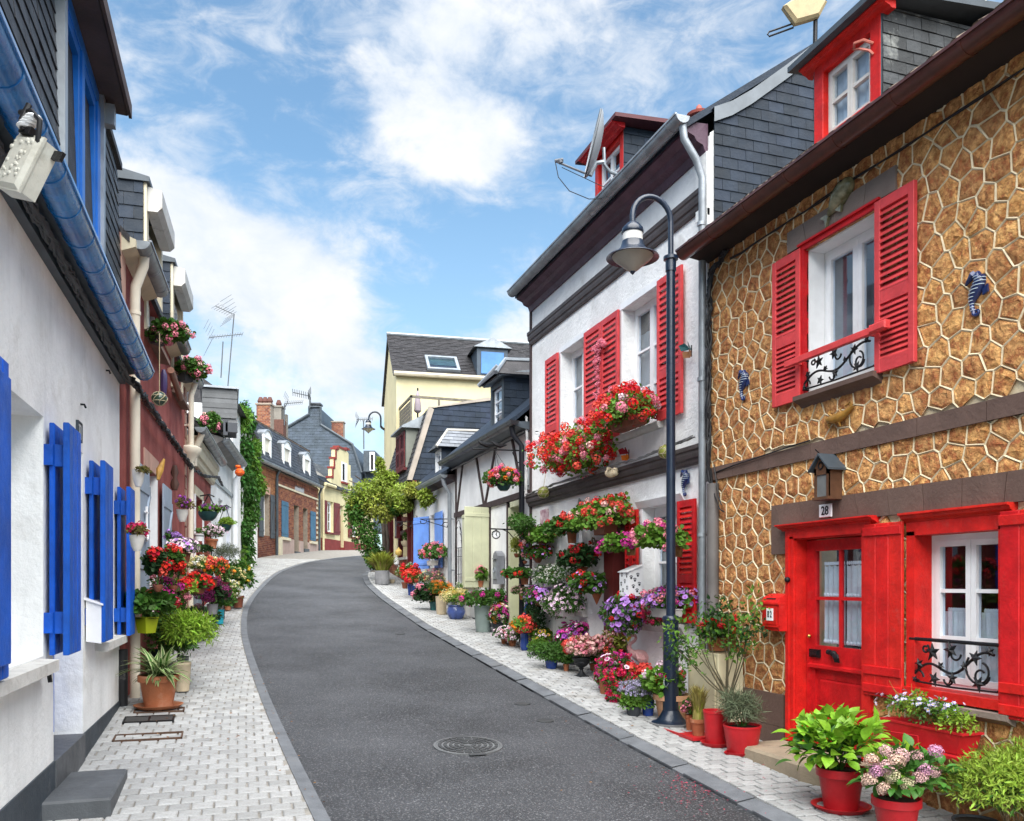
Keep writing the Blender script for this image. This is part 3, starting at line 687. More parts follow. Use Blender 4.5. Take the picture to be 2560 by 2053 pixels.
# door
mb = MB(FR); mb.box(6.55, 6.665, -.02, .055, .18, 2.10); mb.box(6.60, 6.645, .05, .07, .18, 2.10); mb.box(5.56, 5.66, -.02, .055, .18, 2.10); mb.box(5.56, 6.665, -.02, .055, 2.08, 2.19)
mb.box(6.535, 6.55, -.2, .03, .18, 2.08); mb.box(5.66, 5.675, -.16, .03, .18, 2.08); mb.box(5.66, 6.55, -.2, .03, 2.07, 2.085)
build('door_frame', mb, red, S28); cornice_red(FR, 5.50, 6.73, 2.155, 2.215, .13, red, S28)
DR = MB(FR); d0, d1 = -.13, -.08; U0, U1 = 5.68, 6.53
for a, b, c, e in ((U0, U0+.085, .2, 2.06), (U1-.12, U1, .2, 2.06), (U0+.085, U1-.12, 1.96, 2.06), (U0+.085, U1-.12, .2, .34), (U0+.085, U1-.12, .90, 1.10)): DR.box(a, b, d0, d1, c, e)
DR.box(U0+.085, U1-.12, d0+.012, d1-.02, .34, .90); DR.bbox(U0+.125, U1-.16, d1-.02, d1-.004, .38, .80, .02); DR.extr([(d1, .885), (d1+.035, .90), (d1+.035, .925), (d1, .935)], U0+.03, U1-.05)
um = (U0+.085+U1-.12)/2; DR.box(um-.014, um+.014, d0+.01, d1-.008, 1.10, 1.96); DR.box(U0+.085, U1-.12, d0+.012, d1-.010, 1.515, 1.545)
DOOR = build('door', DR, red, S28)
for a, b in ((U0+.085, um-.014), (um+.014, U1-.12)):
    for c, e in ((1.10, 1.515), (1.545, 1.96)): build('pane', MB(FR).box(a, b, d0+.02, d0+.025, c, e), GLASS, DOOR)
lace = M('lace_edging', (.72, .72, .70), .9, .1)
for a, b in ((U0+.09, um-.01), (um+.01, U1-.16)):
    build('curtain', curtain_mesh(FR, a, b, 1.12, 1.83, d0-.03, .012, 4, True), curt, DOOR)
    lb = MB(FR)
    for zz in (1.56, 1.14):
        for i in range(7): u = a+(b-a)*(i+.5)/7; lb.ball((u, d0-.012, zz), .02, 6, 4, 1, .3, 1)
    for i in range(12): u = a+(b-a)*(i+.5)/12; lb.ball((u, d0-.02, 1.845), .014, 6, 4, 1, .3, 1.3)
    build('lace_trim', lb, lace, DOOR, True)
build('room', MB(FR).box(U0, U1, d0-.30, d0-.29, .2, 2.06), dark, DOOR)
kb = MB(FR); kb.sm = True; kb.ball((6.605, .075, 1.70), .028, 10, 6); build('bell_knob', kb, iron, S28)
kb = MB(FR); kb.box(6.33, 6.47, d1, d1+.02, .99, 1.065); kb.box(6.35, 6.45, d1+.02, d1+.035, 1.01, 1.05); build('letter_slot', kb, iron, DOOR)
kb = MB(FR); kb.sm = True
kb.ball((6.13, d1+.03, 1.045), .035, 8, 6, 1.2, .8, .8)
for i in range(4): kb.tube([(6.12-.02*i, d1+.045, 1.05-.004*i), (6.08-.016*i, d1+.06, 1.01), (6.085-.016*i, d1+.045, .975)], [.012, .011, .008], 6)
kb.tube([(6.16, d1+.03, 1.05), (6.2, d1+.03, 1.055)], .024, 8); build('hand_knocker', kb, iron, DOOR)
kb = MB(FR); kb.sm = True; kb.ball((6.455, d1+.03, 1.18), .02, 8, 6); build('door_knob', kb, M('brass', (.55, .33, .08), .25, .1, metal=1), DOOR)
# lower window
mb = MB(FR); mb.box(5.11, 5.19, -.16, .04, .82, 2.06); mb.box(4.29, 4.37, -.16, .04, .82, 2.06); mb.box(4.29, 5.19, -.16, .04, 2.03, 2.13); mb.box(4.29, 5.19, -.2, .07, .80, .87); build('window_frame', mb, red, S28)
cornice_red(FR, 4.25, 5.22, 2.125, 2.205, .10, red, S28)
window(FR, 4.37, 5.11, .87, 2.03, .13, S28, rows=(.30, .66), cols=2, fr=.045, sash=.045, room=roomred, curtains=[(.07, .47, .05, .5), (.53, .93, .05, .5)])
lb = MB(FR)
for a, b in ((.1, .46), (.55, .9)):
    for i in range(12): lb.ball((4.37+.74*(a+(b-a)*(i+.5)/12), -.215, .87+1.16*.51), .016, 6, 4, 1, .3, 1.2)
build('lace_trim', lb, lace, S28, True)
vine_rail(FR, 4.38, 5.13, .90, 1.24, .03, S28)
planked(FR, 5.20, 5.62, .755, 2.145, .05, S28, red, 3, (.045, .15, .955)); planked(FR, 3.86, 4.325, .755, 2.145, .06, S28, red, 3, (.045, .15, .955))
mb = MB(FR); mb.extr([(-.1, .74), (.03, .70), (.1, .74), (.1, .78), (-.1, .80)], 4.25, 5.2); build('window_sill', mb, stonebr, S28)
# eave, gutter, roof and dormer
mb = MB(FR); mb.extr([(0, 5.175), (.30, 5.215), (.30, 5.24), (0, 5.30)], 2.2, 8.05); build('eave_soffit', mb, M('shadow_dark_soffit', (.022, .015, .013), .8, .3), S28)  # near-black colour carries the shadow under the eave
gutter(FR, 2.2, 8.0, 5.235, .37, .085, brgut, S28, .62)
roof(FR, 2.2, 8.06, 5.50, 8.1, 6.5, .32, tilebr, S28, .05)
sl = math.atan2(2.6, 3.25); PLR = Plane(FR.p(8.06, .29, 5.50-.29*.8+.055), (0, -1, 0), (math.cos(sl), 0, math.sin(sl)))
tm = MB(PLR)
for r in range(15):
    for c in range(28):
        a0 = c*.205; b0 = r*.28
        if 1.75 < a0 < 2.65 and b0 > .1: continue
        z = .004+random.uniform(0, .004); vs = []
        for (b, dz) in ((b0, .028), (b0+.30, .0)):
            for i in range(6): t = i/5; vs.append((a0+.205*t, z+dz+.028*math.sin(math.pi*t)**2*(1 if True else 0)-.0*t, b))
        tm.add(vs, [(i, i+1, 6+i+1, 6+i) for i in range(5)])
        tm.add([(a0, z, b0)]+[(a0+.205*i/5, z+.028+.028*math.sin(math.pi*i/5)**2, b0) for i in range(6)]+[(a0+.205, z, b0)], [tuple(range(8))])
build('roof_tiles', tm, tilebr, S28, kind='stuff')
def dormer(F, u0, u1, z0, z1, parent, dep, front, fw, slope=.12, wmat=None, roofm=None, cheek=slate, rows=(.5,), cols=2, ov=.14, crown=None, tile=(.17, .11), curtains=None, glassd=.06, w0=.0, indiv=True, roomm=None, sashm=None):
    """dormer window: boxed front, slate-hung cheeks, low roof"""
    if u0 > u1: u0, u1 = u1, u0
    d = build('dormer', MB(F).box(u0, u1, w0-dep, w0-dep+.04, z0, z1), roofm or lead, parent)
    fm = MB(F); f = fw
    fm.bbox(u0, u0+f, w0-.1, w0, z0, z1, .006); fm.bbox(u1-f, u1, w0-.1, w0, z0, z1, .006); fm.bbox(u0+f, u1-f, w0-.1, w0-.001, z1-f, z1, .006); fm.bbox(u0+f, u1-f, w0-.1, w0+.012, z0, z0+f*.9, .006)
    build('dormer_front', fm, front, d)
    win = window(F, u0+f, u1-f, z0+f*.9, z1-f, glassd-w0, parent, sashm or wmat or wpaint, cols, rows, .03, curtains, roomm, sash=.032, name='window')
    for u in ((u0, u1)):
        mb = MB(F); mb.prism([(u-.006, z0), (u+.006, z0), (u+.006, z1+.0), (u-.006, z1)], w0-dep, w0-.004); build('cheek', mb, lead, d)
    P, sg = side(F, u0-.006)
    ol = [(sg*(w0-.01), z0), (sg*(w0-.01), z1), (sg*(w0-dep), z1+slope*dep*.3), (sg*(w0-dep), z0)]
    if not F.flip: pass
    if ol[0][0] > ol[2][0]: ol = ol[::-1]
    courses(P, ol, tile[0], tile[1], cheek, parent, single=indiv, t=.006, lap=.007, w0=0)
    mb = MB(F); o2 = ov; mb.extr([(w0+o2, z1+.0), (w0+o2, z1+.05), (w0-dep, z1+.06+slope*dep), (w0-dep, z1+slope*dep)], u0-o2, u1+o2); build('dormer_roof', mb, roofm or lead, d)
    if crown: cornice_red(F, u0-.1, u1+.1, z1-.06, z1+.004, o2*.9, crown, d, 'crown')
    return d
dormer(FR, 5.44, 6.25, 5.47, 6.28, S28, 1.5, red, .12, .1, roofm=lead, cheek=slated, rows=(.5,), cols=2, ov=.16, crown=red, tile=(.155, .10), curtains=[(.02, .98, .06, .98)], w0=.06, roomm=roomred, sashm=M('worn_white_sash', (.6, .58, .54), .7, .15))
mb = MB(FR); mb.sm = True; mb.tube([(6.275, .02, 5.66), (6.275, .02, 6.35)], .012, 8); mb.tube([(6.275, .02, 5.9), (6.275, -.02, 5.9)], .016, 6); build('shutter_bar', mb, red, S28)
mb = MB(FR); mb.box(6.25, 6.5, .02, .14, 5.38, 5.47); build('dormer_apron', mb, red, S28)
mb = MB(FR); mb.sm = True; mb.tube([(5.52, .06, 6.04), (5.55, .13, 6.07), (5.62, .16, 6.08), (5.66, .13, 6.06), (5.60, .12, 6.03), (5.53, .09, 5.98), (5.52, .06, 5.95)], .012, 6); build('pulley_ring', mb, M('coral_metal', (.5, .16, .12), .5), S28)

# ================================================================ right side: the tall white house
WH = thing('tall_white_house', 'tall white rendered house with louvred red shutters and dark purple cornice', 'house', (5, 11, .4))
WHH = [(11.42, 12.40, 3.62, 5.34), (9.20, 10.20, 3.62, 5.34), (9.98, 10.47, -.1, 2.36), (8.66, 9.62, 1.20, 2.63), (11.55, 12.45, 1.30, 2.63)]
wall_sheet(FR, 8.06, 13.84, -.4, 6.6, WHH, whiteb, WH, d=.24)
shell(FR, 8.06, 13.84, -.4, 6.62, 6.8, white, WH, peak=2.8)
mb = MB(FR); mb.extr([(0, 6.42), (.03, 6.42), (.06, 6.50), (.14, 6.53), (.17, 6.58), (.27, 6.62), (.30, 6.72), (0, 6.74)], 8.1, 13.84); build('eave_cornice', mb, purple, WH)
gutter(FR, 8.0, 13.80, 6.72, .37, .085, zinc, WH, .55)
dkband = M('dark_umber_band', (.075, .062, .062), .6, .25, 4, .3, 30)
moulding(FR, 8.08, 13.83, 5.83, 6.05, .085, dkband, WH, 'string_course'); moulding(FR, 8.08, 13.83, 3.01, 3.21, .12, dkband, WH, 'string_course')
build('corner_board', MB(FR).box(13.79, 13.85, -.02, .03, -.3, 6.45), timber, WH)
mb = MB(FR); mb.box(8.065, 8.30, -.02, .035, 5.72, 6.42); mb.box(8.065, 8.24, -.02, .03, 3.3, 5.80); build('corner_pilaster', mb, white, WH)
roof(FR, 8.06, 13.84, 6.84, 9.25, 6.8, .3, slate, WH)
P, sg = side(FR, 8.045); courses(P, [(.04, 5.15), (3.1, 5.15), (3.1, 9.02), (.04, 6.76)], .20, .122, slate, WH, t=.008, lap=.008, limit=300, w0=.0)
vg = MB(FR); V = [(-.02, 6.78), (-.25, 6.89), (-.50, 7.06), (-.95, 7.42), (-1.4, 7.80), (-2.2, 8.38), (-3.1, 9.04)]
for (a, b), (c, e) in zip(V, V[1:]): vg.add([(8.0, a, b-.06), (8.0, c, e-.06), (8.0, c, e+.10), (8.0, a, b+.10), (8.12, a, b+.10), (8.12, c, e+.10)], [(0, 1, 2, 3), (3, 2, 5, 4)])
build('verge_flashing', vg, M('dull_zinc', (.15, .17, .19), .5, .2, 3), WH)
for (u0, u1, cs) in ((11.42, 12.40, [(.02, .98, .03, .97)]), (9.20, 10.20, [(.03, .97, .03, .8)])):
    window(FR, u0, u1, 3.66, 5.34, .17, WH, rows=(.33, .66), cols=2, fr=.05, sash=.05, curtains=cs, cmat=net)
    mb = MB(FR); mb.box(u0-.07, u0, 0, .02, 3.6, 5.4); mb.box(u1, u1+.07, 0, .02, 3.6, 5.4); mb.box(u0-.07, u1+.07, 0, .025, 5.34, 5.42); build('window_surround', mb, wpaint, WH)
    mb = MB(FR); mb.extr([(-.15, 3.58), (.08, 3.56), (.1, 3.6), (.1, 3.64), (-.15, 3.66)], u0-.12, u1+.12); build('window_sill', mb, sill, WH)
for (a, b) in ((12.43, 12.97), (10.78, 11.37), (10.23, 10.765), (8.56, 9.14)): louvre(FR, a, b, 3.64, 5.35, .04, WH, redf, .32, (13, 6))
window(FR, 8.66, 9.62, 1.24, 2.63, .16, WH, rows=(.5,), cols=2, fr=.06, sash=.06, curtains=[(.04, .96, .05, .75)], cmat=net)
window(FR, 11.55, 12.45, 1.34, 2.63, .16, WH, rows=(.5,), cols=2, fr=.06, sash=.06, curtains=[(.3, .96, .05, .9)])
for (u0, u1, z0) in ((8.66, 9.62, 1.20), (11.55, 12.45, 1.30)):
    mb = MB(FR); mb.box(u0-.06, u0, 0, .02, z0, 2.63); mb.box(u1, u1+.06, 0, .02, z0, 2.63); mb.extr([(0, 2.63), (.03, 2.63), (.08, 2.71), (0, 2.72)], u0-.1, u1+.1); build('window_surround', mb, wpaint, WH)
    mb = MB(FR); mb.extr([(-.15, z0-.12), (.06, z0-.12), (.09, z0-.05), (.13, z0-.03), (.13, z0), (-.15, z0+.01)], u0-.15, u1+.15); build('window_sill', mb, sill, WH)
louvre(FR, 8.25, 8.635, 1.22, 2.62, .05, WH, red, .36, (12, 7), st=.055); louvre(FR, 9.655, 9.80, 1.22, 2.62, .05, WH, red, .36, (11, 7), st=.03); louvre(FR, 9.82, 9.97, 1.22, 2.62, .06, WH, red, .36, (11, 7), st=.03)
mb = MB(FR); mb.box(10.462, 10.76, -.165, .03, .2, 2.35); mb.box(9.95, 10.76, -.02, .035, 2.35, 2.46); build('door_frame', mb, M('oxblood_door_frame', (.12, .016, .014), .5, .25), WH)
dd = build('door', MB(FR).bbox(9.985, 10.46, -.22, -.17, .35, 2.355, .01), M('grey_door', (.33, .32, .30), .6, .08), WH)
build('door_step', MB(FR).box(9.9, 10.6, -.2, .16, .1, .42), M('pink_step', (.45, .24, .25), .8, .15), WH)
dormer(FR, 10.25, 11.17, 6.95, 7.82, WH, 1.3, red, .11, .06, roofm=M('maroon_dormer_roof', (.09, .025, .03), .6, .2), cheek=slate, rows=(.5,), cols=2, ov=.22, crown=red, tile=(.2, .13), w0=-.02, roomm=roomred)
pipe(FR, [(8.06, .34, 6.66), (8.06, .32, 6.50), (8.05, .18, 6.30), (8.05, .10, 6.1), (8.05, .10, .2)], .042, zinc, WH, [(8.05, .11, 5.6), (8.05, .11, 3.9), (8.05, .11, 2.2)])
pipe(FR, [(7.87, .08, 2.74), (7.87, .08, .1)], .062, M('taupe_pipe_cover', (.13, .12, .115), .55, .2), S28, name='pipe_guard')
mb = MB(); mb.sm = True; c = FR.p(8.7, -.25, 7.0); mb.lathe([(.05, 0), (.06, .15), (.14, .17), (.15, .20), (.05, .24), (.03, .30), (.0, .33)], c+Vector((0, 0, -.0)), 14); build('vent_finial', mb, M('terracotta_finial', (.26, .06, .045), .6, .15), WH)
mb = MB(); mb.sm = True; c = FR.p(9.9, -1.5, 7.92); mb.lathe([(.07, 0), (.07, .12), (.16, .14), (.17, .22), (.12, .26), (0, .28)], c, 14); build('roof_vent', mb, timber, WH)

# ================================================================ right side: half-timbered cottage
HT = thing('half_timbered_cottage', 'white cottage with slanting dark timbers, pale green shutters and black gutter', 'house', (5, 16, .9))
HTH = [(16.30, 17.00, 1.62, 3.22), (14.28, 14.98, .2, 3.18)]
wall_sheet(FR, 13.84, 19.0, -.2, 4.45, HTH, white, HT, d=.2); shell(FR, 13.84, 19.0, -.2, 4.45, 6, white, HT, peak=2.4)
def beam(F, a, b, wd, parent, w1=.028):
    (u0, z0), (u1, z1) = a, b; l = math.hypot(u1-u0, z1-z0); nx, nz = -(z1-z0)/l*wd/2, (u1-u0)/l*wd/2
    build('timber', MB(F).prism([(u0-nx, z0-nz), (u1-nx, z1-nz), (u1+nx, z1+nz), (u0+nx, z0+nz)], .0, w1), timber, parent)
beam(FR, (13.9, 3.275), (19.0, 3.275), .11, HT, .05)
for a, b in (((18.89, 3.3), (18.34, 4.42)), ((16.68, 3.3), (17.27, 4.42)), ((16.60, 3.3), (15.84, 4.42)), ((14.28, 3.3), (14.87, 4.42))): beam(FR, a, b, .075, HT)
for u, z0, z1 in ((18.95, .6, 4.4), (15.12, .5, 3.23), (16.26, 3.23, 1.5)): beam(FR, (u, z0), (u, z1), .07, HT)
gutter(FR, 13.75, 19.1, 4.50, .33, .08, M('black_gutter', (.018, .020, .024), .35, .3, coat=.3), HT, .6)
mb = MB(FR); mb.extr([(0, 4.36), (.3, 4.43), (.3, 4.50), (0, 4.52)], 13.84, 19.05); build('eave_soffit', mb, lead, HT)
roof(FR, 13.84, 19.0, 4.76, 7.3, 6, .28, slate, HT)
dormer(FR, 15.68, 16.52, 4.72, 5.72, HT, 1.5, lead, .1, .2, roofm=zincl, cheek=slate, rows=(.35, .7), cols=1, ov=.12, tile=(.26, .155), w0=-.08, curtains=[(.02, .98, .02, .98)])
mb = MB(FR); mb.add([(15.5, .12, 5.76), (16.7, .12, 5.76), (16.7, -1.6, 5.80), (15.5, -1.6, 5.80), (15.85, -.18, 6.12), (16.35, -.18, 6.12), (16.35, -1.7, 6.2), (15.85, -1.7, 6.2)], [(0, 1, 5, 4), (3, 0, 4, 7), (1, 2, 6, 5), (4, 5, 6, 7), (2, 3, 7, 6)]); build('hipped_roof', mb, slateb, HT)
mb = MB(FR); mb.tube([(15.5, .12, 5.77), (15.85, -.18, 6.13), (15.85, -1.7, 6.21)], .045, 6); mb.tube([(16.7, .12, 5.77), (16.35, -.18, 6.13)], .045, 6); build('ridge_flashing', mb, zincl, HT)
planked(FR, 17.02, 17.62, 1.60, 3.22, .04, HT, palegr, 3, (.03, .97)); planked(FR, 17.64, 18.20, 1.60, 3.22, .045, HT, palegr, 3, (.03, .97))
FSH = Frame(FR.p(16.28, .03, 0), math.radians(-100), 1); planked(FSH, 0, .55, 1.6, 3.22, 0, HT, palegr, 3, (.1, .9))
mb = MB(FR); mb.box(16.28, 16.36, -.15, .03, 1.6, 3.24); mb.box(16.94, 17.0, -.15, .03, 1.6, 3.24); mb.box(16.3, 17, -.15, .03, 3.16, 3.24); build('window_frame', mb, palegr, HT)
window(FR, 16.36, 16.94, 1.62, 3.16, .13, HT, rows=(.5,), cols=1, curtains=[(.03, .97, .03, .97)])
mb = MB(FR); mb.box(14.26, 14.36, -.18, .04, .4, 3.2); mb.box(14.9, 15.0, -.18, .04, .4, 3.2); mb.box(14.26, 15, -.18, .04, 3.1, 3.2); build('door_frame', mb, palegr, HT)
planked(FR, 14.36, 14.9, .5, 3.1, -.17, HT, palegr, 4, (.1, .5, .9))
pipe(FR, [(13.97, .32, 4.45), (13.97, .30, 4.3), (13.97, .13, 4.1), (13.97, .13, .5)], .05, M('black_downpipe', (.012, .014, .02), .4, .3), HT, [(13.97, .13, 3.4), (13.97, .13, 2.0)])
build('plinth', MB(FR).box(13.86, 19.0, -.05, .02, -.2, .95), dkgrey, HT)

# ================================================================ right side: low white house with blue shutters
SW = thing('low_white_house', 'low white house with light blue shutters and grey slate dormer', 'house', (5, 21, 1.2))
SWH = [(22.32, 23.05, .8, 3.45), (20.95, 21.62, 2.1, 3.48)]
wall_sheet(FR, 19.0, 23.8, .3, 4.2, SWH, white, SW, d=.3); shell(FR, 19.0, 23.8, .3, 4.2, 6, white, SW, peak=2.3)
gutter(FR, 19.0, 23.8, 4.22, .28, .08, zincl, SW, .7); roof(FR, 19.0, 23.8, 4.43, 6.8, 6, .22, slate, SW)
mb = MB(FR); mb.extr([(0, 4.08), (.22, 4.16), (.22, 4.22), (0, 4.24)], 19.0, 23.8); build('eave_soffit', mb, timber, SW)
dormer(FR, 20.88, 21.52, 4.5, 5.14, SW, 1.4, wpaint, .07, .1, roofm=slated, cheek=slate, rows=(.5,), cols=1, ov=.1, tile=(.24, .14), w0=-.1)
mb = MB(FR); mb.add([(20.70, .06, 5.14), (21.7, .06, 5.14), (21.7, -1.6, 5.2), (20.7, -1.6, 5.2), (21.0, -.3, 5.62), (21.4, -.3, 5.62), (21.4, -1.7, 5.66), (21.0, -1.7, 5.66)], [(0, 1, 5, 4), (3, 0, 4, 7), (1, 2, 6, 5), (4, 5, 6, 7)]); build('hipped_roof', mb, slated, SW)
P = Plane(FR.p(20.69, .05, 5.15), (1, 0, 0), Vector((0, .3, .47))); courses(P, [(.02, 0), (1.6, .02), (1.6, .54), (.36, .54)], .22, .115, M('pale_roof_slate', (.15, .165, .19), .5, .2, objr=.2), SW, t=.006)
mb = MB(FR); mb.tube([(20.7, .06, 5.15), (21.0, -.3, 5.64), (21.0, -1.7, 5.68)], .04, 6); build('ridge_flashing', mb, M('cream_lead', (.42, .40, .36), .6), SW)
planked(FR, 20.14, 20.92, 2.08, 3.48, .04, SW, skyblue, 3, (.1, .9))
FSH = Frame(FR.p(21.66, .03, 0), math.radians(-25), 1); planked(FSH, 0, .66, 2.08, 3.46, 0, SW, skyblue, 3, (.1, .9))
window(FR, 20.95, 21.62, 2.12, 3.48, .22, SW, rows=(.5,), cols=1, curtains=[(.03, .97, .03, .97)])
build('door', MB(FR).bbox(22.34, 23.03, -.28, -.24, 1.2, 3.43, .01), skyblue, SW)
build('window_sill', MB(FR).box(20.75, 21.8, -.1, .12, 1.98, 2.08), sill, SW); build('plinth', MB(FR).box(19.02, 22.3, -.05, .02, .3, 1.35), dkgrey, SW)
pipe(FR, [(19.12, .28, 4.16), (19.12, .26, 4.02), (19.14, .12, 3.8), (19.14, .11, 1.1)], .05, zincl, SW, [(19.14, .11, 3.2), (19.14, .11, 2.0)])

# ================================================================ right side: mansard house with porch
MH = thing('mansard_house', 'mansard-roofed house with brown slate front, maroon louvred shutters and porch posts', 'house', (5, 26, 1.8))
mb = MB(FR); mb.box(23.9, 28.6, -1.15, -1.0, .8, 4.75); mb.box(23.86, 28.6, -6, -1.0, 4.6, 4.75); mb.box(28.5, 28.6, -6, -1, .8, 6.6); build('wall', mb, white, MH)
SLO = [(.12, 4.68), (-.52, 6.81), (-2.3, 7.2), (-4.4, 7.2), (-6, 6.8), (-6, 4.68)]
mb = MB(FR); mb.extr([(a-.02, b-.01) for a, b in SLO], 23.93, 28.5); build('roof', mb, slateb, MH)
P = Plane(FR.p(28.5, .12, 4.68), (0, -1, 0), Vector((.64, 0, 2.13))); courses(P, [(0, 0), (4.5, 0), (4.5, 2.2), (0, 2.2)], .26, .15, slateb, MH, t=.008, single=False)
P, sg = side(FR, 23.92); courses(P, [(-.1, 4.70), (4.4, 4.7), (4.4, 7.18), (2.3, 7.17), (.52, 6.79)], .33, .16, slate, MH, t=.006, limit=150)
mb = MB(FR); mb.prism([(0, 0)]*0 or [(23.84, 4.6), (23.95, 4.6), (23.95, 4.7), (23.84, 4.7)], -.0, .0); 
vb = MB(FR)
for (a, b), (c, e) in zip(SLO[:3], SLO[1:4]): vb.add([(23.86, a+.03, b), (23.86, c+.03, e+.03), (24.06, c+.03, e+.03), (24.06, a+.03, b), (23.86, a-.1, b), (23.86, c-.1, e-.05)], [(0, 1, 2, 3), (4, 5, 1, 0)])
build('verge_board', vb, M('beige_verge', (.36, .31, .26), .7, .15), MH)
dk = build('dormer', MB(FR).box(24.75, 26.3, -.9, .02, 5.12, 6.35), M('grey_green_board', (.19, .20, .17), .7), MH)
louvre(FR, 24.85, 25.5, 5.2, 6.28, .03, MH, maroon, .5, (9, 9), st=.08); louvre(FR, 25.53, 26.18, 5.2, 6.28, .03, MH, maroon, .5, (9, 9), st=.08)
mb = MB(FR); mb.extr([(.18, 6.33), (.18, 6.38), (-.5, 6.75), (-.9, 6.75), (-.9, 6.33)], 24.6, 26.45); build('dormer_roof', mb, zinc, MH); build('window_sill', MB(FR).box(24.7, 26.35, 0, .12, 5.08, 5.16), maroon, MH)
mb = MB(FR)
for u in (23.95, 24.55, 26.0, 27.6, 28.5): mb2 = MB(FR).box(u-.07, u+.07, -.12, .02, .9, 4.6); build('porch_post', mb2, maroon, MH)
mb.box(23.9, 28.55, -.12, .02, 4.45, 4.68); mb.box(24.55, 26, -.1, 0, 3.2, 3.32); build('porch_beam', mb, maroon, MH)
bwl = Frame(FR.o, 0, 1); mb = MB(FR).box(24.6, 28.5, -.18, .0, .9, 2.42); build('porch_wall', mb, brmortr, MH); bricks(FR, [(24.6, 1.2), (28.5, 1.2), (28.5, 2.42), (24.6, 2.42)], MH, brick, brmort)
build('porch_coping', MB(FR).box(24.6, 28.5, -.22, .04, 2.42, 2.5), sill, MH)
window(FR, 25.0, 26.4, 2.5, 3.9, 1.0, MH, rows=(.5,), cols=2)
# ================================================================ cream apartment building behind
FC = Frame((5.62, 29.7, 0), .09, 1)
CB = thing('cream_apartment_building', 'tall cream apartment building with dark slate roof, skylight and roof terrace', 'building', FC.p(0, 0, 2))
mb = MB(FC); W_ = -13
mb.poly([(0, 0, .5), (5.2, 0, .5), (5.2, 0, 9.2), (2.6, 0, 11.3), (0, 0, 9.2)][::-1]); mb.poly([(0, W_, .5), (5.2, W_, .5), (5.2, W_, 9.2), (2.6, W_, 11.3), (0, W_, 9.2)])
mb.add([(0, 0, .5), (0, W_, .5), (0, W_, 9.2), (0, 0, 9.2)], [(0, 1, 2, 3)]); mb.add([(5.2, 0, .5), (5.2, W_, .5), (5.2, W_, 9.2), (5.2, 0, 9.2)], [(3, 2, 1, 0)]); build('wall', mb, creamw, CB)
sv = Vector((0, 0, 2.1))+FC.U*2.6; ln_ = sv.length; P = Plane(FC.p(-.1, .1, 9.14), -FC.N, sv)
mb = MB(P); mb.box(-.02, 13, -.06, 0, 0, ln_+.05); build('roof', mb, slateb, CB); courses(P, [(0, 0), (13, 0), (13, ln_), (0, ln_)], .24, .13, slateb, CB, t=.008, single=False, jit=.012)
sv2 = Vector((0, 0, 2.1))-FC.U*2.6; P2 = Plane(FC.p(5.3, -13, 9.14), FC.N, sv2); build('rear_roof', MB(P2).box(0, 13.1, -.06, 0, 0, ln_+.05), slateb, CB)
mb = MB(FC); mb.tube([(2.6, .12, 11.36), (2.6, -13, 11.36)], .08, 8); build('ridge', mb, zinc, CB); FCX = Frame(FC.p(0, 0, 0), .09+math.pi/2, -1)
mb = MB(FC); mb.tube([(-.18, .1, 9.16), (-.18, -13, 9.16)], .09, 8); build('gutter', mb, M('cream_gutter', (.5, .44, .33), .6, .15), CB)
sk = MB(P); a0, b0 = 1.25, .42
sk.box(a0, a0+.1, 0, .12, b0, b0+1.15); sk.box(a0+1.1, a0+1.2, 0, .12, b0, b0+1.15); sk.box(a0+.1, a0+1.1, 0, .12, b0, b0+.12); sk.box(a0+.1, a0+1.1, 0, .12, b0+1.03, b0+1.15); skl = build('skylight', sk, zincl, CB)
build('pane', MB(P).box(a0+.1, a0+1.1, .04, .06, b0+.12, b0+1.03), GLASS, skl); build('blind', MB(P).box(a0+.1, a0+1.1, .01, .03, b0+.5, b0+1.03), M('dark_green_blind', (.03, .06, .055), .7), skl)
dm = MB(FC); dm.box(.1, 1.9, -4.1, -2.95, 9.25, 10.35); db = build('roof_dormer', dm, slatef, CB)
mb = MB(FC); mb.add([(-.02, -2.8, 10.35), (-.02, -4.25, 10.35), (2.2, -4.25, 10.35), (2.2, -2.8, 10.35), (-.02, -3.52, 10.72), (2.3, -3.52, 10.72)], [(0, 1, 4), (0, 4, 5, 3), (1, 2, 5, 4), (2, 3, 5)]); build('dormer_roof', mb, zinc, db)
mb = MB(FC); mb.box(.06, .1, -3.95, -3.1, 9.4, 10.2); build('dormer_window', mb, M('sky_blue_glass', (.10, .22, .45), .1, .1), db)
# terrace
FT = Frame((5.7, 27.6, 0), .0, 1)
TR = MB(FT); TR.box(0, 2.2, -4.2, 0, 6.6, 6.95); ter = build('terrace', TR, M('grey_terrace_wall', (.16, .16, .15), .8), CB)
rl = MB(FT); rl.box(0, 2.2, -.06, 0, 7.9, 7.98); rl.box(0, .06, -4.2, 0, 7.9, 7.98)
for k in range(5): rl.box(0, .06, -k*.95-.06, -k*.95, 6.95, 7.9)
rl.box(2.1, 2.16, -.06, 0, 6.95, 7.9); build('terrace_railing', rl, M('weathered_wood', (.17, .15, .12), .85, .3, 8), CB)
for k in range(7): build('railing_board', MB(FT).box(.08, 2.1, -.05, -.03, 6.98+k*.125, 7.08+k*.125), MATS['weathered_wood'], CB)
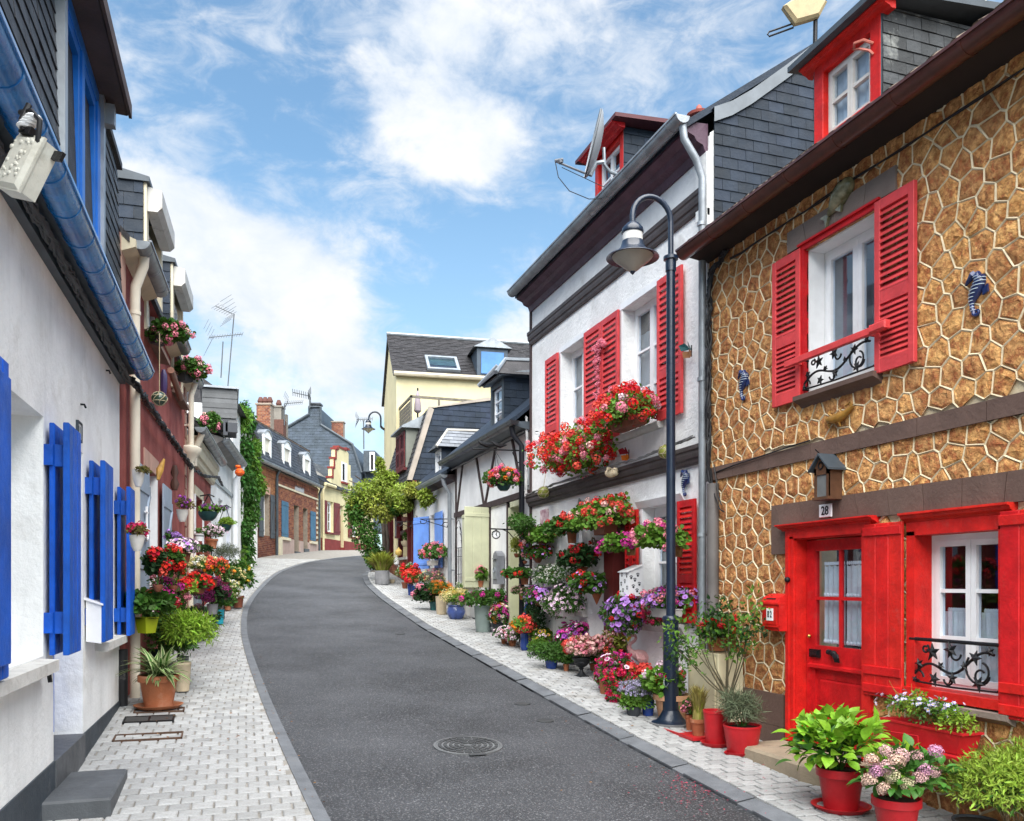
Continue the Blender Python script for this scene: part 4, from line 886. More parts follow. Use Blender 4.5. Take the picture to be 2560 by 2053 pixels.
# ================================================================ left side: the white house with blue shutters
LH = thing('white_house_with_blue_shutters', 'white plastered house at far left with bright blue folding shutters and blue gutter', 'house', FL1.p(6, 0, 0))
F = FL1
LHH = [(4.9, 6.40, 1.17, 2.79), (6.72, 7.86, .2, 2.76), (8.70, 9.60, 1.14, 2.72)]
wall_sheet(F, -1.5, 10.03, -.5, 3.95, LHH, white, LH, d=.26); shell(F, -1.5, 10.03, -.5, 3.95, 6, white, LH)
mb = MB(F)
for a, b in ((-1.5, 6.715), (7.865, 10.03)): mb.box(a, b, -.05, .012, -.5, .397)
build('plinth', mb, plinthm, LH)
mb = MB(F); mb.box(-1.4, 10.03, -.02, .06, 3.84, 3.95); mb.extr([(0, 3.93), (.3, 3.98), (.3, 4.02), (0, 4.06)], -1.5, 10.03); build('eave_board', mb, lead, LH)
gutter(F, -1.5, 9.98, 3.98, .25, .095, bluem, LH, .47)
def matrix_mansard(F, u0, u1): 
    v = F.N*(-.07)+UP*2.2
    return Plane(F.p(u0 if F.flip else u1, .03, 4.02), F.U if F.flip else -F.U, v)
P = matrix_mansard(F, 4.0, 10.03)
build('mansard', MB(P).box(-5.5, 6.03, -.05, 0, 0, 2.21), slateb, LH)
courses(P, [(.4, 0), (2.80, 0), (2.80, 2.21), (.4, 2.21)], .26, .135, M('dark_mansard_slate', (.030, .031, .037), .5, .35, 4, .5, 25, objr=.25), LH, t=.009, lap=.010, limit=190, jit=.006)
courses(P, [(4.66, 0), (6.03, 0), (6.03, 2.21), (4.66, 2.21)], .26, .135, MATS['dark_mansard_slate'], LH, t=.009, lap=.010, limit=110, jit=.006)
mb = MB(F); mb.extr([(.02, 6.2), (.02, 6.27), (-3.2, 8.2), (-6.2, 6.28), (-6.2, 6.2)], -1.5, 10.1); build('roof', mb, slateb, LH)
build('dormer_jamb', MB(F).box(6.80, 6.9, -.3, .06, 4.0, 6.2), zincl, LH); build('dormer_jamb', MB(F).box(8.56, 8.66, -.3, .06, 4.0, 6.2), zincl, LH)
wb = MB(F); wb.box(6.9, 8.56, -.1, .02, 6.04, 6.2); wb.box(6.9, 8.56, -.1, .03, 4.0, 4.14)
for u in (6.9, 7.66, 8.42): wb.box(u, u+.12 if u < 8.4 else u+.14, -.08, .03, 4.14, 6.04)
for u in (7.03, 7.79): wb.box(u, u+.07, -.07, .012, 4.14, 6.04); wb.box(u+.55, u+.62, -.07, .012, 4.14, 6.04); wb.box(u+.07, u+.55, -.07, .012, 5.95, 6.04)
dw = build('dormer_window', wb, M('mid_blue_paint', (.012, .15, .56), .4, .2, 3, streak=.15), LH)
for u in (7.10, 7.86): build('pane', MB(F).box(u, u+.48, -.05, -.044, 4.14, 5.95), GLASS, dw); build('curtain', curtain_mesh(F, u, u+.48, 4.14, 5.6, -.09, .01, 3), curt, dw)
build('room', MB(F).box(6.9, 8.56, -.5, -.48, 4.1, 6.1), dark, dw)
mb = MB(F); mb.extr([(-.3, 6.20), (.22, 6.17), (.24, 6.19), (.24, 6.26), (-.3, 6.40)], 5.9, 8.86); mb.box(5.9, 8.86, .235, .262, 6.15, 6.28); build('dormer_roof', mb, M('brown_roof_board', (.085, .06, .055), .75, .3, 3, .3, 20), LH)
mb = MB(F); mb.box(8.62, 8.72, .02, .14, 5.95, 6.14); mb.box(8.63, 8.67, .0, .06, 4.1, 5.95); build('roller_guide', mb, zincl, LH)
# windows: sills, frames deep in the reveal
def fold(F, u, z0, z1, parent, wa=.45, gap=.06):
    """a folded pair of blue shutter leaves standing off the wall beyond the window"""
    for (w0, w1, a0, a1) in ((.03, .062, u-.02, u+wa), (.062+gap, .10+gap, u-.06, u+wa-.03)):
        n = 3; bw = (a1-a0)/n; leaf = MB(F); leaf.box(a0+.005, a1-.005, w0-.003, w0+.006, z0+.005, z1-.005)
        for zc in (.14, .86): z = z0+(z1-z0)*zc; leaf.box(a0+.10, a1-.03, w0-.018, w0, z-.05, z+.05)
        o = build('shutter', leaf, blue, parent)
        for i in range(n): build('board', MB(F).bbox(a0+i*bw+.002, a0+(i+1)*bw-.002, w0, w1, z0, z1, .007), blue, o)
    for zc in (.14, .86):
        z = z0+(z1-z0)*zc; build('hinge_block', MB(F).box(u-.02, u+.04, .062, .062+gap, z-.075, z+.075), blue, parent); build('hinge', MB(F).box(u-.05, u-.015, .0, .055, z-.07, z+.07), blue, parent)
fold(F, 6.46, 1.17, 2.76, LH, .40); fold(F, 8.0, 1.16, 2.72, LH, .44); fold(F, 9.66, 1.12, 2.68, LH, .36)
mb = MB(F); o = build('shutter', mb.bbox(4.5, 4.86, .145, .17, 1.25, 2.7, .006), blue, LH)
for i in range(4): build('board', MB(F).bbox(4.45+i*.125, 4.57+i*.125, .09, .14, 1.17, 2.80, .01), blue, o)
for (a, b, z) in ((4.6, 6.28, 1.17), (8.1, 9.70, 1.14)):
    mb = MB(F); mb.extr([(-.24, z-.06), (.10, z-.10), (.12, z-.09), (.12, z-.015), (-.24, z+.004)], a if a < 5 else 8.45, b); build('window_sill', mb, sill, LH)
window(F, 4.9, 6.40, 1.18, 2.79, .24, LH, rows=(.5,), curtains=[(.02, .98, .02, .98)]); window(F, 8.70, 9.60, 1.15, 2.72, .24, LH, rows=(.5,), curtains=[(.02, .98, .02, .98)])
build('door', MB(F).bbox(6.74, 7.84, -.26, -.21, .42, 2.74, .01), blue, LH)
mb = MB(F); mb.box(6.72, 7.86, -.24, .02, .02, .40); build('threshold', mb, stepm, LH)
PS = Plane((-.985, 6.79, 0), (1, 0, 0), (0, 1, 0)); stp = MB(PS).bbox(-.215, .215, -.1, .20, -.49, .49, .016)
build('door_step', stp, stepm, LH)
np_ = build('number_plate', MB(F).box(7.56, 7.72, .0, .012, 2.84, 2.97), wpaint, None, label='small framed house number plate on the white wall above blue shutter', cat='number plate', at=F.p(7.64, 0, 2.9))
mb = MB(F); mb.box(7.545, 7.56, 0, .02, 2.825, 2.985); mb.box(7.72, 7.735, 0, .02, 2.825, 2.985); mb.box(7.56, 7.72, 0, .02, 2.825, 2.84); mb.box(7.56, 7.72, 0, .02, 2.97, 2.985); build('rim', mb, plinthm, np_)
mb = MB(F); mb.box(7.60, 7.625, .012, .014, 2.86, 2.95); mb.box(7.655, 7.68, .012, .014, 2.86, 2.95); build('numeral', mb, plinthm, np_)
mb = MB(F); mb.sm = True; mb.tube([(6.29, .03, 1.10), (6.31, .05, 1.08), (6.31, .06, 1.0)], .014, 6); build('shutter_stay', mb, iron, LH)
mb = MB(F); mb.sm = True; mb.tube([(4.95, -.0, .62), (4.95, .05, .62), (4.95, .05, .50)], .02, 8); build('overflow_pipe', mb, wpaint, LH)
for (x, y) in ((1040, 182), (790, 515)):
    u, z = F.px(*LN(x, y)); mb = MB(F); mb.sm = True; mb.tube([(u, 0, z), (u, .03, z), (u+.03, .035, z-.02)], .009, 6); build('wall_hook', mb, iron, LH)
# hidden-end downpipe and black drain
pipe(F, [(10.02, .03, .05), (10.02, .03, .95)], .055, M('tarred_drain', (.02, .02, .022), .6, .4, dirt=(.2, .19, .18), dirt_s=6, dirt_shade_t=(.55, .7)), LH, name='drain_pipe')

# ================================================================ left side: red plaster house
A2 = .0524; F2 = Frame((-1.1407, 10.02, 0), A2, -1); F = F2
RH = thing('red_plaster_house', 'dark red plastered house with cream downpipes and pink flower boxes under roller-blind dormers', 'house', F.p(3.5, 0, .6))
wall_sheet(F, .02, 7.02, -.2, 5.5, [(1.75, 3.0, 1.62, 3.2), (1.95, 3.15, 4.95, 5.5), (4.75, 5.95, 4.85, 5.5)], redpl, RH, d=.25); shell(F, .02, 7.02, -.2, 5.5, 6, redpl, RH, peak=3)
mb = MB(F); mb.box(1.7, 3.05, 0, .012, 3.2, 3.42); mb.box(1.66, 1.75, 0, .012, 1.62, 3.2); build('lintel', mb, pinkst, RH)
blocks(F, .05, 7.0, 3.98, 4.04, .4, .05, pinkst, RH, 'string_course_brick')
for k in range(22):
    z = .4+k*.235; build('quoin_brick', MB(F).box(6.62+(.06 if k % 2 else 0), 6.9, 0, .014, z, z+.2), pinkst, RH)
window(F, 1.75, 3.0, 1.64, 3.2, .22, RH, rows=(.5,), curtains=[(.02, .98, .02, .98)])
mb = MB(F); mb.box(2.92, 3.0, -.22, .004, 1.62, 3.2); build('window_reveal', mb, wpaint, RH)
planked(F, .75, 1.70, 1.60, 3.12, .05, RH, greysh, 4, (.2, .82), zbrace=True, bh=.12); planked(F, 3.1, 4.05, 1.60, 3.12, .05, RH, greysh, 4, (.2, .82), zbrace=True, bh=.12)
for (u0, u1, z0) in ((1.95, 3.15, 4.95), (4.75, 5.95, 4.85)):
    mb = MB(F); mb.box(u0-.2, u0-.0, -1.2, .0, 5.45, 6.85); dn = build('dormer', mb, cream, RH)
    build('cheek', MB(F).box(u1, u1+.15, -1.2, .0, 5.45, 6.85), cream, dn)
    P, sg = side(F, u0-.205); courses(P, [(-1.2, 5.5), (-.01, 5.5), (-.01, 6.86), (-1.2, 6.86)], .24, .17, slate, RH, t=.006)
    mb = MB(F); mb.box(u0-.2, u0-.02, -.05, .03, z0, 6.85); mb.box(u1+.02, u1+.15, -.05, .03, z0, 6.85); build('dormer_post', mb, cream, dn)
    window(F, u0, u1, z0+.05, 6.5, .06, RH, rows=(.5,), curtains=[(.02, .98, .02, .98)])
    mb = MB(F); mb.extr([(.02, 6.50), (.15, 6.50), (.21, 6.56), (.21, 6.78), (.02, 6.82)], u0-.14, u1+.02); build('roller_blind_box', mb, M('dirty_white_box', (.50, .49, .46), .6, .1, dirt=(.2, .18, .15), dirt_s=4, dirt_shade_t=(.58, .72)), dn)
    mb = MB(F); mb.extr([(.07, 6.84), (.07, 6.90), (-.3, 6.98), (-1.4, 7.04), (-1.4, 6.84)], u0-.25, u1+.17); build('dormer_roof', mb, lead, dn)
    mb = MB(F); mb.extr([(-.1, z0-.05), (.14, z0-.09), (.14, z0-.03), (-.1, z0+.03)], u0-.1, u1+.1); build('window_sill', mb, M('wood_sill', (.20, .13, .10), .8, .2), RH)
roof(F, .02, 7.02, 5.5, 8.6, 6, .1, slateb, RH)
for (a, b) in ((.03, 1.75), (3.35, 4.55), (6.1, 7.0)): build('eave_board', MB(F).extr([(0, 5.30), (.16, 5.36), (.16, 5.44), (0, 5.5)], a, b), cream, RH)
for (a, b) in ((.1, 1.72), (3.3, 4.55), (6.12, 7.0)): gutter(F, a, b, 5.46, .2, .1, zinc, RH, .6)
mb = MB(F); mb.prism([(.02, 4.2), (.02, 5.5), (.3, 5.5), (.3, 4.2)], 0, .015); build('salmon_boarding', mb, pinkst, RH)
pipe(F, [(.36, .2, 5.4), (.38, .19, 5.28), (.42, .10, 5.05), (.44, .09, 4.9), (.44, .09, .2)], .056, pvc, RH, [(.44, .09, 4.75)], n=14)
pipe(F, [(4.8, .12, 4.72), (3.5, .12, 4.86)], .05, M('copper_pipe', (.25, .11, .07), .45, .2), RH, name='copper_pipe')
pipe(F, [(6.55, .2, 5.4), (6.56, .12, 5.15), (6.58, .10, .3)], .05, pvc, RH, [(6.58, .1, 4.6)])
mb = MB(F); mb.sm = True; c = F.p(6.58, .1, 3.92); mb.F = None; mb.lathe([(.08, 0), (.10, .06), (.16, .14), (.2, .2), (.2, .26), (.12, .3)], c, 16); build('hopper_head', mb, pvc, RH)
anc = MB(F); anc.sm = True
anc.tube([(1.25, .1, 2.62), (1.25, .1, 2.22)], .016, 6); anc.tube([(1.12, .1, 2.35), (1.15, .1, 2.24), (1.25, .1, 2.2), (1.35, .1, 2.24), (1.38, .1, 2.35)], .016, 6); anc.tube([(1.15, .1, 2.55), (1.35, .1, 2.55)], .014, 6)
build('anchor_ornament', anc, wpaint, None, label='white anchor ornament fixed on the grey shutter of the red house', cat='ornament', at=F.p(1.25, .1, 2.4))
build('gable_wall', MB(F).box(.01, .04, -3, -.1, 5.3, 6.3), lead, RH)

# ================================================================ left side: narrow house and white house beyond
A3 = .075; F3 = Frame((-.773, 17.033, 0), A3, -1); F = F3
NH = thing('narrow_red_house', 'narrow dusky red house with grey gutter and cream cornice beyond the red plaster house', 'house', F.p(2, 0, 1))
wall_sheet(F, .03, 4.45, .2, 4.5, [(1.2, 2.6, 2.0, 3.5), (2.9, 3.7, .6, 3.4)], redpl, NH, d=.2); shell(F, .03, 4.45, .2, 4.5, 6, cream, NH, peak=2.6)
moulding(F, .03, 4.45, 4.05, 4.5, .2, cream, NH, 'cornice'); gutter(F, -.3, 4.4, 4.60, .27, .10, zinc, NH, .5); roof(F, .03, 4.45, 4.84, 8, 6, .2, slateb, NH)
window(F, 1.2, 2.6, 2.0, 3.5, .15, NH, rows=(.5,), curtains=[(.02, .98, .02, .98)]); build('lintel', MB(F).box(1.1, 2.7, 0, .02, 3.5, 3.68), cream, NH)
build('door', MB(F).bbox(2.9, 3.7, -.18, -.14, .9, 3.4, .01), wpaint, NH); mb = MB(F); mb.box(1.1, 1.2, 0, .03, 2, 3.5); mb.box(2.6, 2.7, 0, .03, 2, 3.5); build('window_surround', mb, wpaint, NH)
pipe(F, [(-.15, .28, 4.5), (-.1, .22, 4.35), (-.05, .13, 4.2), (-.05, .13, 3.9)], .06, pvc, NH)
A4 = .11; F4 = Frame((-.438, 21.486, 0), A4, -1); F = F4
NW = thing('white_house_with_grey_dormer', 'white house with grey boarded dormer and white downpipe beside the ivy', 'house', F.p(2, 0, 1.5))
wall_sheet(F, .03, 4.6, .8, 5.3, [(1.4, 2.3, 2.6, 3.9), (3.1, 4.0, 1.6, 3.9)], white, NW, d=.2); shell(F, .03, 4.6, .8, 5.3, 6, white, NW, peak=1.5)
gutter(F, .1, 4.65, 5.22, .3, .11, zinc, NW, .45); roof(F, .03, 4.6, 5.42, 7.0, 6, .25, slateb, NW)
mb = MB(F); mb.extr([(0, 5.0), (.28, 5.16), (.28, 5.22), (0, 5.3)], .03, 4.6); build('eave_soffit', mb, M('grey_soffit', (.22, .21, .2), .8), NW)
window(F, 1.4, 2.3, 2.6, 3.9, .15, NW, rows=(.5,), curtains=[(.02, .98, .02, .98)]); build('door', MB(F).bbox(3.1, 4.0, -.18, -.14, 1.6, 3.9, .01), blue, NW)
blocks(F, .2, 4.5, 4.2, 4.3, .18, .04, zincl, NW, 'lattice_frieze_block')
pipe(F, [(4.35, .3, 5.12), (4.35, .28, 4.95), (4.3, .12, 4.7), (4.3, .11, 1.5)], .075, wpaint, NW, [(4.3, .11, 3.4)])
dmb = MB(); dmb.box(-.62, .16, 21.0, 23.2, 5.5, 5.58); dmo = build('grey_dormer', dmb, M('grey_boarding', (.14, .145, .15), .75, .15, 3, .3, 15, objr=.15), NW)
for k in range(6): build('board', MB().box(-.62, .16, 20.96+.012*(k % 2), 21.0, 5.60+k*.115, 5.71+k*.115), MATS['grey_boarding'], dmo)
build('dormer_core', MB().box(-.60, .14, 21.0, 23.2, 5.58, 6.28), MATS['grey_boarding'], dmo); build('dormer_cap', MB().box(-.68, .2, 20.9, 23.3, 6.29, 6.34), zincl, dmo)
mb = MB(); mb.box(-.15, -.05, 20.98, 21.05, 5.2, 5.55); mb.box(-.1, .17, 20.98, 21.1, 5.28, 5.50); build('dormer_bracket', mb, dkgrey, dmo)

# ================================================================ far left: brick houses
A5 = .36; F5 = Frame((1.15, 35.5, 0), A5, -1); F = F5
def arch_hole(u0, u1, z0, z1): return (u0, u1, z0, z1)
OB = thing('orange_brick_house', 'orange-brown brick house with charcoal shutters and arched white dormer beside the ivy', 'house', F.p(.7, 0, 2.8))
H = [(.35, 1.18, 3.70, 5.42)]
wall_sheet(F, -.55, 1.93, 2.0, 6.6, H, brmort, OB, d=.25); shell(F, -.55, 1.93, 2.0, 6.6, 6, brmort, OB)
bricks(F, [(-.55, 2.5), (1.93, 2.5), (1.93, 4.3), (-.55, 4.3)], OB, brick, brmort, .22, .075, holes=H); bricks(F, [(-.55, 4.3), (1.93, 4.3), (1.93, 6.3), (-.55, 6.3)], OB, bricko, brmort, .22, .075, holes=H)
P, sg = side(F, -.552); al = MB(P); 
for r in range(50):
    for c in range(8):
        a = -1.7+c*.22-(.11 if r % 2 else 0); al.box(a+.006, a+.214, 0, .006, 2.6+r*.075+.005, 2.6+r*.075+.07)
build('bricks', al, bricko, OB, kind='stuff')
def dentils(F, u0, u1, z, mat, parent):
    mb = MB(F); u = u0
    while u < u1: mb.box(u, u+.09, 0, .05, z, z+.16); u += .16
    mb.box(u0, u1, 0, .07, z+.16, z+.24); mb.box(u0, u1, 0, .03, z-.08, z); build('dentil_course', mb, mat, parent, kind='stuff')
dentils(F, -.5, 1.9, 6.25, bricko, OB)
mb = MB(F)
for k in range(9): a = .27+k*.11; mb.prism([(a, 5.42+.02*math.sin(k/8*3.14)), (a+.09, 5.42), (a+.09+.02*(k-4)*.3, 5.74), (a+.02*(k-4)*.3, 5.74)], 0, .015)
build('arch_brick', mb, pinkst, OB, kind='stuff')
window(F, .35, 1.18, 3.72, 5.42, .2, OB, rows=(.33, .66), cols=1)
planked(F, -.25, .33, 3.62, 5.46, .03, OB, dkgrey, 3, (.14, .86), zbrace=True, bh=.1); planked(F, 1.2, 1.75, 3.62, 5.46, .03, OB, dkgrey, 3, (.14, .86), zbrace=True, bh=.1)
BH = thing('red_brick_house', 'long red brick house with blue closed shutters, two dark doorways and cream string course', 'house', F.p(5, 0, 3))
H = [(4.62, 5.42, 3.1, 5.36), (6.12, 6.88, 3.3, 5.36)]
wall_sheet(F, 1.94, 8.75, 2.2, 6.6, H, brmort, BH, d=.5); shell(F, 1.94, 8.75, 2.2, 6.6, 6, brmort, BH)
bricks(F, [(1.98, 3.75), (8.75, 3.75), (8.75, 6.25), (1.98, 6.25)], BH, brick, brmort, .24, .08, holes=H+[(2.02, 8.72, 5.94, 6.04)])
build('string_course', MB(F).box(2.05, 8.72, 0, .05, 5.95, 6.03), cream, BH); dentils(F, 2.0, 8.7, 6.28, brick, BH)
mb = MB(F); mb.box(1.98, 4.58, 0, .04, 2.6, 3.72); mb.box(5.46, 6.08, 0, .04, 2.8, 3.72); mb.box(6.92, 8.75, 0, .04, 2.9, 3.72); build('pink_plinth', mb, M('pinkish_render', (.42, .31, .27), .85, .1), BH)
for k in range(9): build('quoin_stone', MB(F).box(1.98, 2.16+(.08 if k % 2 else 0), 0, .03, 3.75+k*.25, 3.75+k*.25+(.12 if k % 2 else .125)), cream, BH); build('quoin_stone', MB(F).box(8.5-(.06 if k % 2 else 0), 8.72, 0, .03, 3.75+k*.25, 3.87+k*.25), cream, BH)
steel = M('petrol_blue_paint', (.035, .12, .21), .5, .15)
planked(F, 2.75, 3.22, 3.78, 5.36, .02, BH, steel, 3, (.1, .9)); planked(F, 3.225, 3.70, 3.78, 5.36, .02, BH, steel, 3, (.1, .9)); planked(F, 7.33, 7.8, 3.86, 5.31, .02, BH, steel, 3, (.1, .9)); planked(F, 7.805, 8.25, 3.86, 5.31, .02, BH, steel, 3, (.1, .9))
mb = MB(F); mb.box(2.65, 3.85, 0, .12, 3.64, 3.76); build('window_sill', mb, cream, BH); build('window_sill', MB(F).box(7.2, 8.35, 0, .12, 3.7, 3.82), cream, BH)
for (a, b, z) in ((4.62, 5.42, 3.2), (6.12, 6.88, 3.4)): build('door', MB(F).bbox(a, b, -.5, -.45, z, 5.36, .01), M('dark_brown_door', (.06, .032, .022), .6), BH); build('door_step', MB(F).box(a, b, -.45, .1, 2.8, z), stepm, BH)
pl = build('name_panel', MB(F).box(4.75, 6.2, 0, .03, 6.05, 6.28), M('grey_name_panel', (.40, .40, .42), .7, .1), BH); build('meter_box', MB(F).box(2.15, 2.5, 0, .15, 2.85, 3.7), cream, BH)
gutter(F, -.55, 8.8, 6.66, .2, .1, zinc, BH, .8); pipe(F, [(1.94, .2, 6.58), (1.94, .08, 6.35), (1.94, .08, 2.7)], .06, lead, BH); pipe(F, [(8.74, .2, 6.58), (8.78, .08, 6.3), (8.78, .08, 3.3)], .06, lead, BH)
for (hs, u0, u1, dl) in ((OB, -.55, 1.94, ((.35, 1.3),)), (BH, 1.94, 8.8, ((2.95, 4.05), (6.15, 7.25)))):
    v = F.N*(-.55)+UP*1.75; P = Plane(F.p(u0, .12, 6.68), F.U, v); Lm = v.length
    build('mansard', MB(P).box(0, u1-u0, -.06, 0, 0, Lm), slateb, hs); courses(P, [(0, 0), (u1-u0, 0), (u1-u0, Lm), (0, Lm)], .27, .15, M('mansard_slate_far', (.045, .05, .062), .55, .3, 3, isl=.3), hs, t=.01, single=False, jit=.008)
    mb = MB(F); mb.extr([(-.40, 8.40), (-.40, 8.48), (-2.6, 9.6), (-6, 8.4)], u0, u1); build('roof', mb, tilebr, hs)
    v = F.N*(-2.2)+UP*1.15; P = Plane(F.p(u0, -.40, 8.46), F.U, v); courses(P, [(0, 0), (u1-u0, 0), (u1-u0, v.length), (0, v.length)], .25, .2, M('old_mottled_tile', (.12, .095, .085), .8, .4, 4, isl=.4), hs, t=.012, single=False, jit=.015)
    for (a, b) in dl:
        d = build('dormer', MB(F).box(a, b, -1.2, -.02, 6.8, 7.9), lead, hs)
        fm = MB(F); fm.box(a, a+.14, -.06, .05, 6.85, 7.85); fm.box(b-.14, b, -.06, .05, 6.85, 7.85); fm.box(a, b, -.06, .08, 6.78, 6.87)
        n = 8; A = [(a+(b-a)*i/n, 7.85+.2*math.sin(math.pi*i/n)) for i in range(n+1)]
        fm.prism([(a, 7.72)]+A+[(b, 7.72)], -.06, .06); build('dormer_front', fm, wpaint, d); build('dormer_blind', MB(F).box(a+.14, b-.14, -.06, -.015, 6.87, 7.72), M('cream_blind', (.66, .63, .55), .7), d)
        rf = MB(F); rf.prism([(x-.0, y+.0) for x, y in A]+[(x, y+.06) for x, y in A[::-1]], -1.3, .10); build('dormer_roof', rf, zinc, d)
def chimney(label, px0, py0, px1, py1, D, mat, brickw=None, pots=0, cap=True, dep=.6):
    s = D/FOC; o = EYE+CF*D; P = Plane(o, CR, UP); a0, a1 = (px0-1280)*s, (px1-1280)*s; b0, b1 = (HORIZ-py1)*s, (HORIZ-py0)*s
    t = thing('chimney', label, 'chimney', P.p((a0+a1)/2, 0, b0)); ch = build('stack', MB(P).box(a0, a1, -dep, 0, b0-1.2, b1), mat, t)
    if brickw:
        al = MB(P); r = 0; b = b0-.5
        while b < b1-.02:
            a = a0-(brickw/2 if r % 2 else 0)
            while a < a1:
                x0, x1 = max(a+.008, a0), min(a+brickw-.008, a1)
                if x1-x0 > .02: al.box(x0, x1, 0, .008, b+.006, b+.07)
                a += brickw
            b += .078; r += 1
        build('bricks', al, brick, t, kind='stuff')
    if cap: build('cap', MB(P).box(a0-.05, a1+.05, -dep-.05, .05, b1, b1+.08), mat, t)
    for k in range(pots):
        m = MB(); m.sm = True; c = P.p(a0+(a1-a0)*(k+.5)/pots, -dep/2, b1+.08); m.lathe([(.13, 0), (.12, .1), (.15, .12), (.15, .16), (.10, .28), (.08, .34), (0, .36)], c, 12); build('chimney_pot', m, M('dark_clay_pot', (.11, .045, .035), .8, .2), t)
    return t, P, (a0, a1, b0, b1)
chimney('red brick chimney with round clay pots nearest the ivy', 641, 1012, 676, 1062, 40, brmort, .16, 3)
t, P, (a0, a1, b0, b1) = chimney('grey stone chimney with slim metal cowl on a brick base', 683, 1018, 703, 1050, 43, M('grey_lime_stone', (.24, .22, .19), .9, .25), None, 1)
build('brick_base', MB(P).box(a0-.12, a1+.12, -.8, .05, b0-1.3, b0+.02), M('old_brick_base', (.13, .06, .045), .9, .3, 9), t)
chimney('slim weathered stone post carrying an antenna behind the brick house', 709, 1036, 717, 1090, 43.5, MATS['grey_lime_stone'], None, 0, False, .25)
# ivy-covered wall before the brick houses
IV = thing('ivy_clad_house', 'house almost hidden under a thick green curtain of creeper', 'house', (.5, 29, 2.2))
FI = Frame((.076, 26.15, 0), .115, -1); build('wall', MB(FI).box(.02, 8.2, -3, 0, 1.5, 7.0), whiteb, IV); build('roof', MB(FI).extr([(.2, 7.0), (-1.5, 8.2), (-3, 7)], .02, 8.2), slateb, IV)
P, sg = side(FI, 4.2)
# slate-hung gable and yellow house
o58 = EYE+CF*58; P58 = Plane(o58, CR, UP); k58 = 58/FOC; pp = lambda x, y: ((x-1280)*k58, (HORIZ-y)*k58)
SG = thing('slate_gable_house', 'big house with blue slate-hung gable and slate-clad chimney beyond the brick row', 'house', P58.p(-13, 0, 2))
OUT = [pp(719, 1380), pp(719, 1068), pp(775, 1036), pp(775, 1020), pp(800, 1020), pp(800, 1062), pp(881, 1111), pp(903, 1180), pp(908, 1380)]
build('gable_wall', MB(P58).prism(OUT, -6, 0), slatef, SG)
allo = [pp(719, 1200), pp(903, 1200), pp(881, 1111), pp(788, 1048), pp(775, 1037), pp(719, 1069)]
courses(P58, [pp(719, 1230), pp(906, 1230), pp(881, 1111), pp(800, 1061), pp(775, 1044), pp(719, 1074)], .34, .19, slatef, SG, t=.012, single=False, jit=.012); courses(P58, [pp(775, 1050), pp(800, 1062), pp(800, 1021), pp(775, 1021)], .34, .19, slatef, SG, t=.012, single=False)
mb = MB(P58); B_ = [pp(719, 1068), pp(773, 1036.5), pp(773, 1018), pp(802, 1018), pp(802, 1062), pp(881, 1111), pp(904, 1182)]
mb.tube([(a, .05, b) for a, b in B_], .1, 6); build('verge', mb, lead, SG)
mb = MB(P58); a, b = pp(777, 1020); c, e = pp(798, 1012); mb.box(a, c, -.6, -.5, b, e); mb.box(a, c, -.1, 0, b, e); mb.box(a-.1, c+.1, -.7, .1, e, e+.12); build('chimney_cap', mb, dkgrey, SG)
chimney('squat red brick chimney on the slate-gabled house', 829, 1056, 858, 1092, 60, brmort, .2, 0)
mb = MB(P58); a, b = pp(925, 1180); c, e = pp(908, 1130); mb.box(c, a+.4, -5, -.6, b-4, e); build('rear_wing', mb, slatef, SG)
d58 = build('dormer', MB(P58).box(pp(910, 0)[0], pp(938, 0)[0], -2, .2, pp(0, 1180)[1], pp(0, 1128)[1]), lead, SG); build('dormer_front', MB(P58).box(pp(926, 0)[0], pp(938, 0)[0], .2, .3, pp(0, 1178)[1], pp(0, 1132)[1]), wpaint, d58); build('dormer_pane', MB(P58).box(pp(929, 0)[0], pp(935, 0)[0], .3, .32, pp(0, 1176)[1], pp(0, 1138)[1]), dark, d58)
A6 = .47; F6 = Frame((4.6, 44.7, 0), A6, -1); F = F6
YH = thing('pale_yellow_house', 'pale yellow house with stepped gable dormer, maroon shutters and maroon plinth', 'house', F.p(3.5, 0, 3.5))
H = [(.52, 1.5, 4.45, 6.12), (2.6, 3.1, 3.4, 6.06), (4.52, 5.6, 4.4, 6.0), (2.78, 3.62, 7.4, 8.5)]
wall_sheet(F, -.25, 8.5, 2.6, 6.9, H[:3], yellow, YH, d=.22); shell(F, -.25, 8.5, 2.6, 6.9, 6, yellow, YH)
STEP = [(1.2, 6.9), (1.2, 7.4), (1.42, 7.4), (1.42, 7.95), (1.66, 7.95), (1.66, 8.5), (1.9, 8.5), (1.9, 9.05), (2.25, 9.2), (3.5, 9.3), (3.95, 9.1), (3.95, 8.5), (4.3, 8.5), (4.3, 7.8), (4.6, 7.8), (4.6, 6.9)]
build('stepped_gable', MB(F).prism(STEP, -.25, .0), yellow, YH)
mb = MB(F)
for (a, b), (c, e) in zip(STEP[1:10], STEP[2:11]):
    if abs(a-c) > .01: mb.box(a-.04, c+.02, -.3, .06, b, b+.1)
    else: mb.box(a-.05, a+.12, -.02, .02, b, e)
build('gable_coping', mb, MATS['maroon_paint'] and M('brick_red_trim', (.20, .03, .025), .7, .15), YH)
build('gable_window', MB(F).box(2.78, 3.62, 0, .04, 7.4, 8.5), wpaint, YH); build('gable_window_pane', MB(F).box(2.85, 3.15, .04, .05, 7.5, 8.4), dark, YH); build('window_sill', MB(F).box(2.68, 3.72, 0, .14, 7.3, 7.4), MATS['brick_red_trim'], YH)
mb = MB(F); mb.extr([(.2, 6.85), (.2, 6.95), (-2.6, 8.85), (-5.6, 6.9)], -.3, 8.5); build('roof', mb, slated, YH)
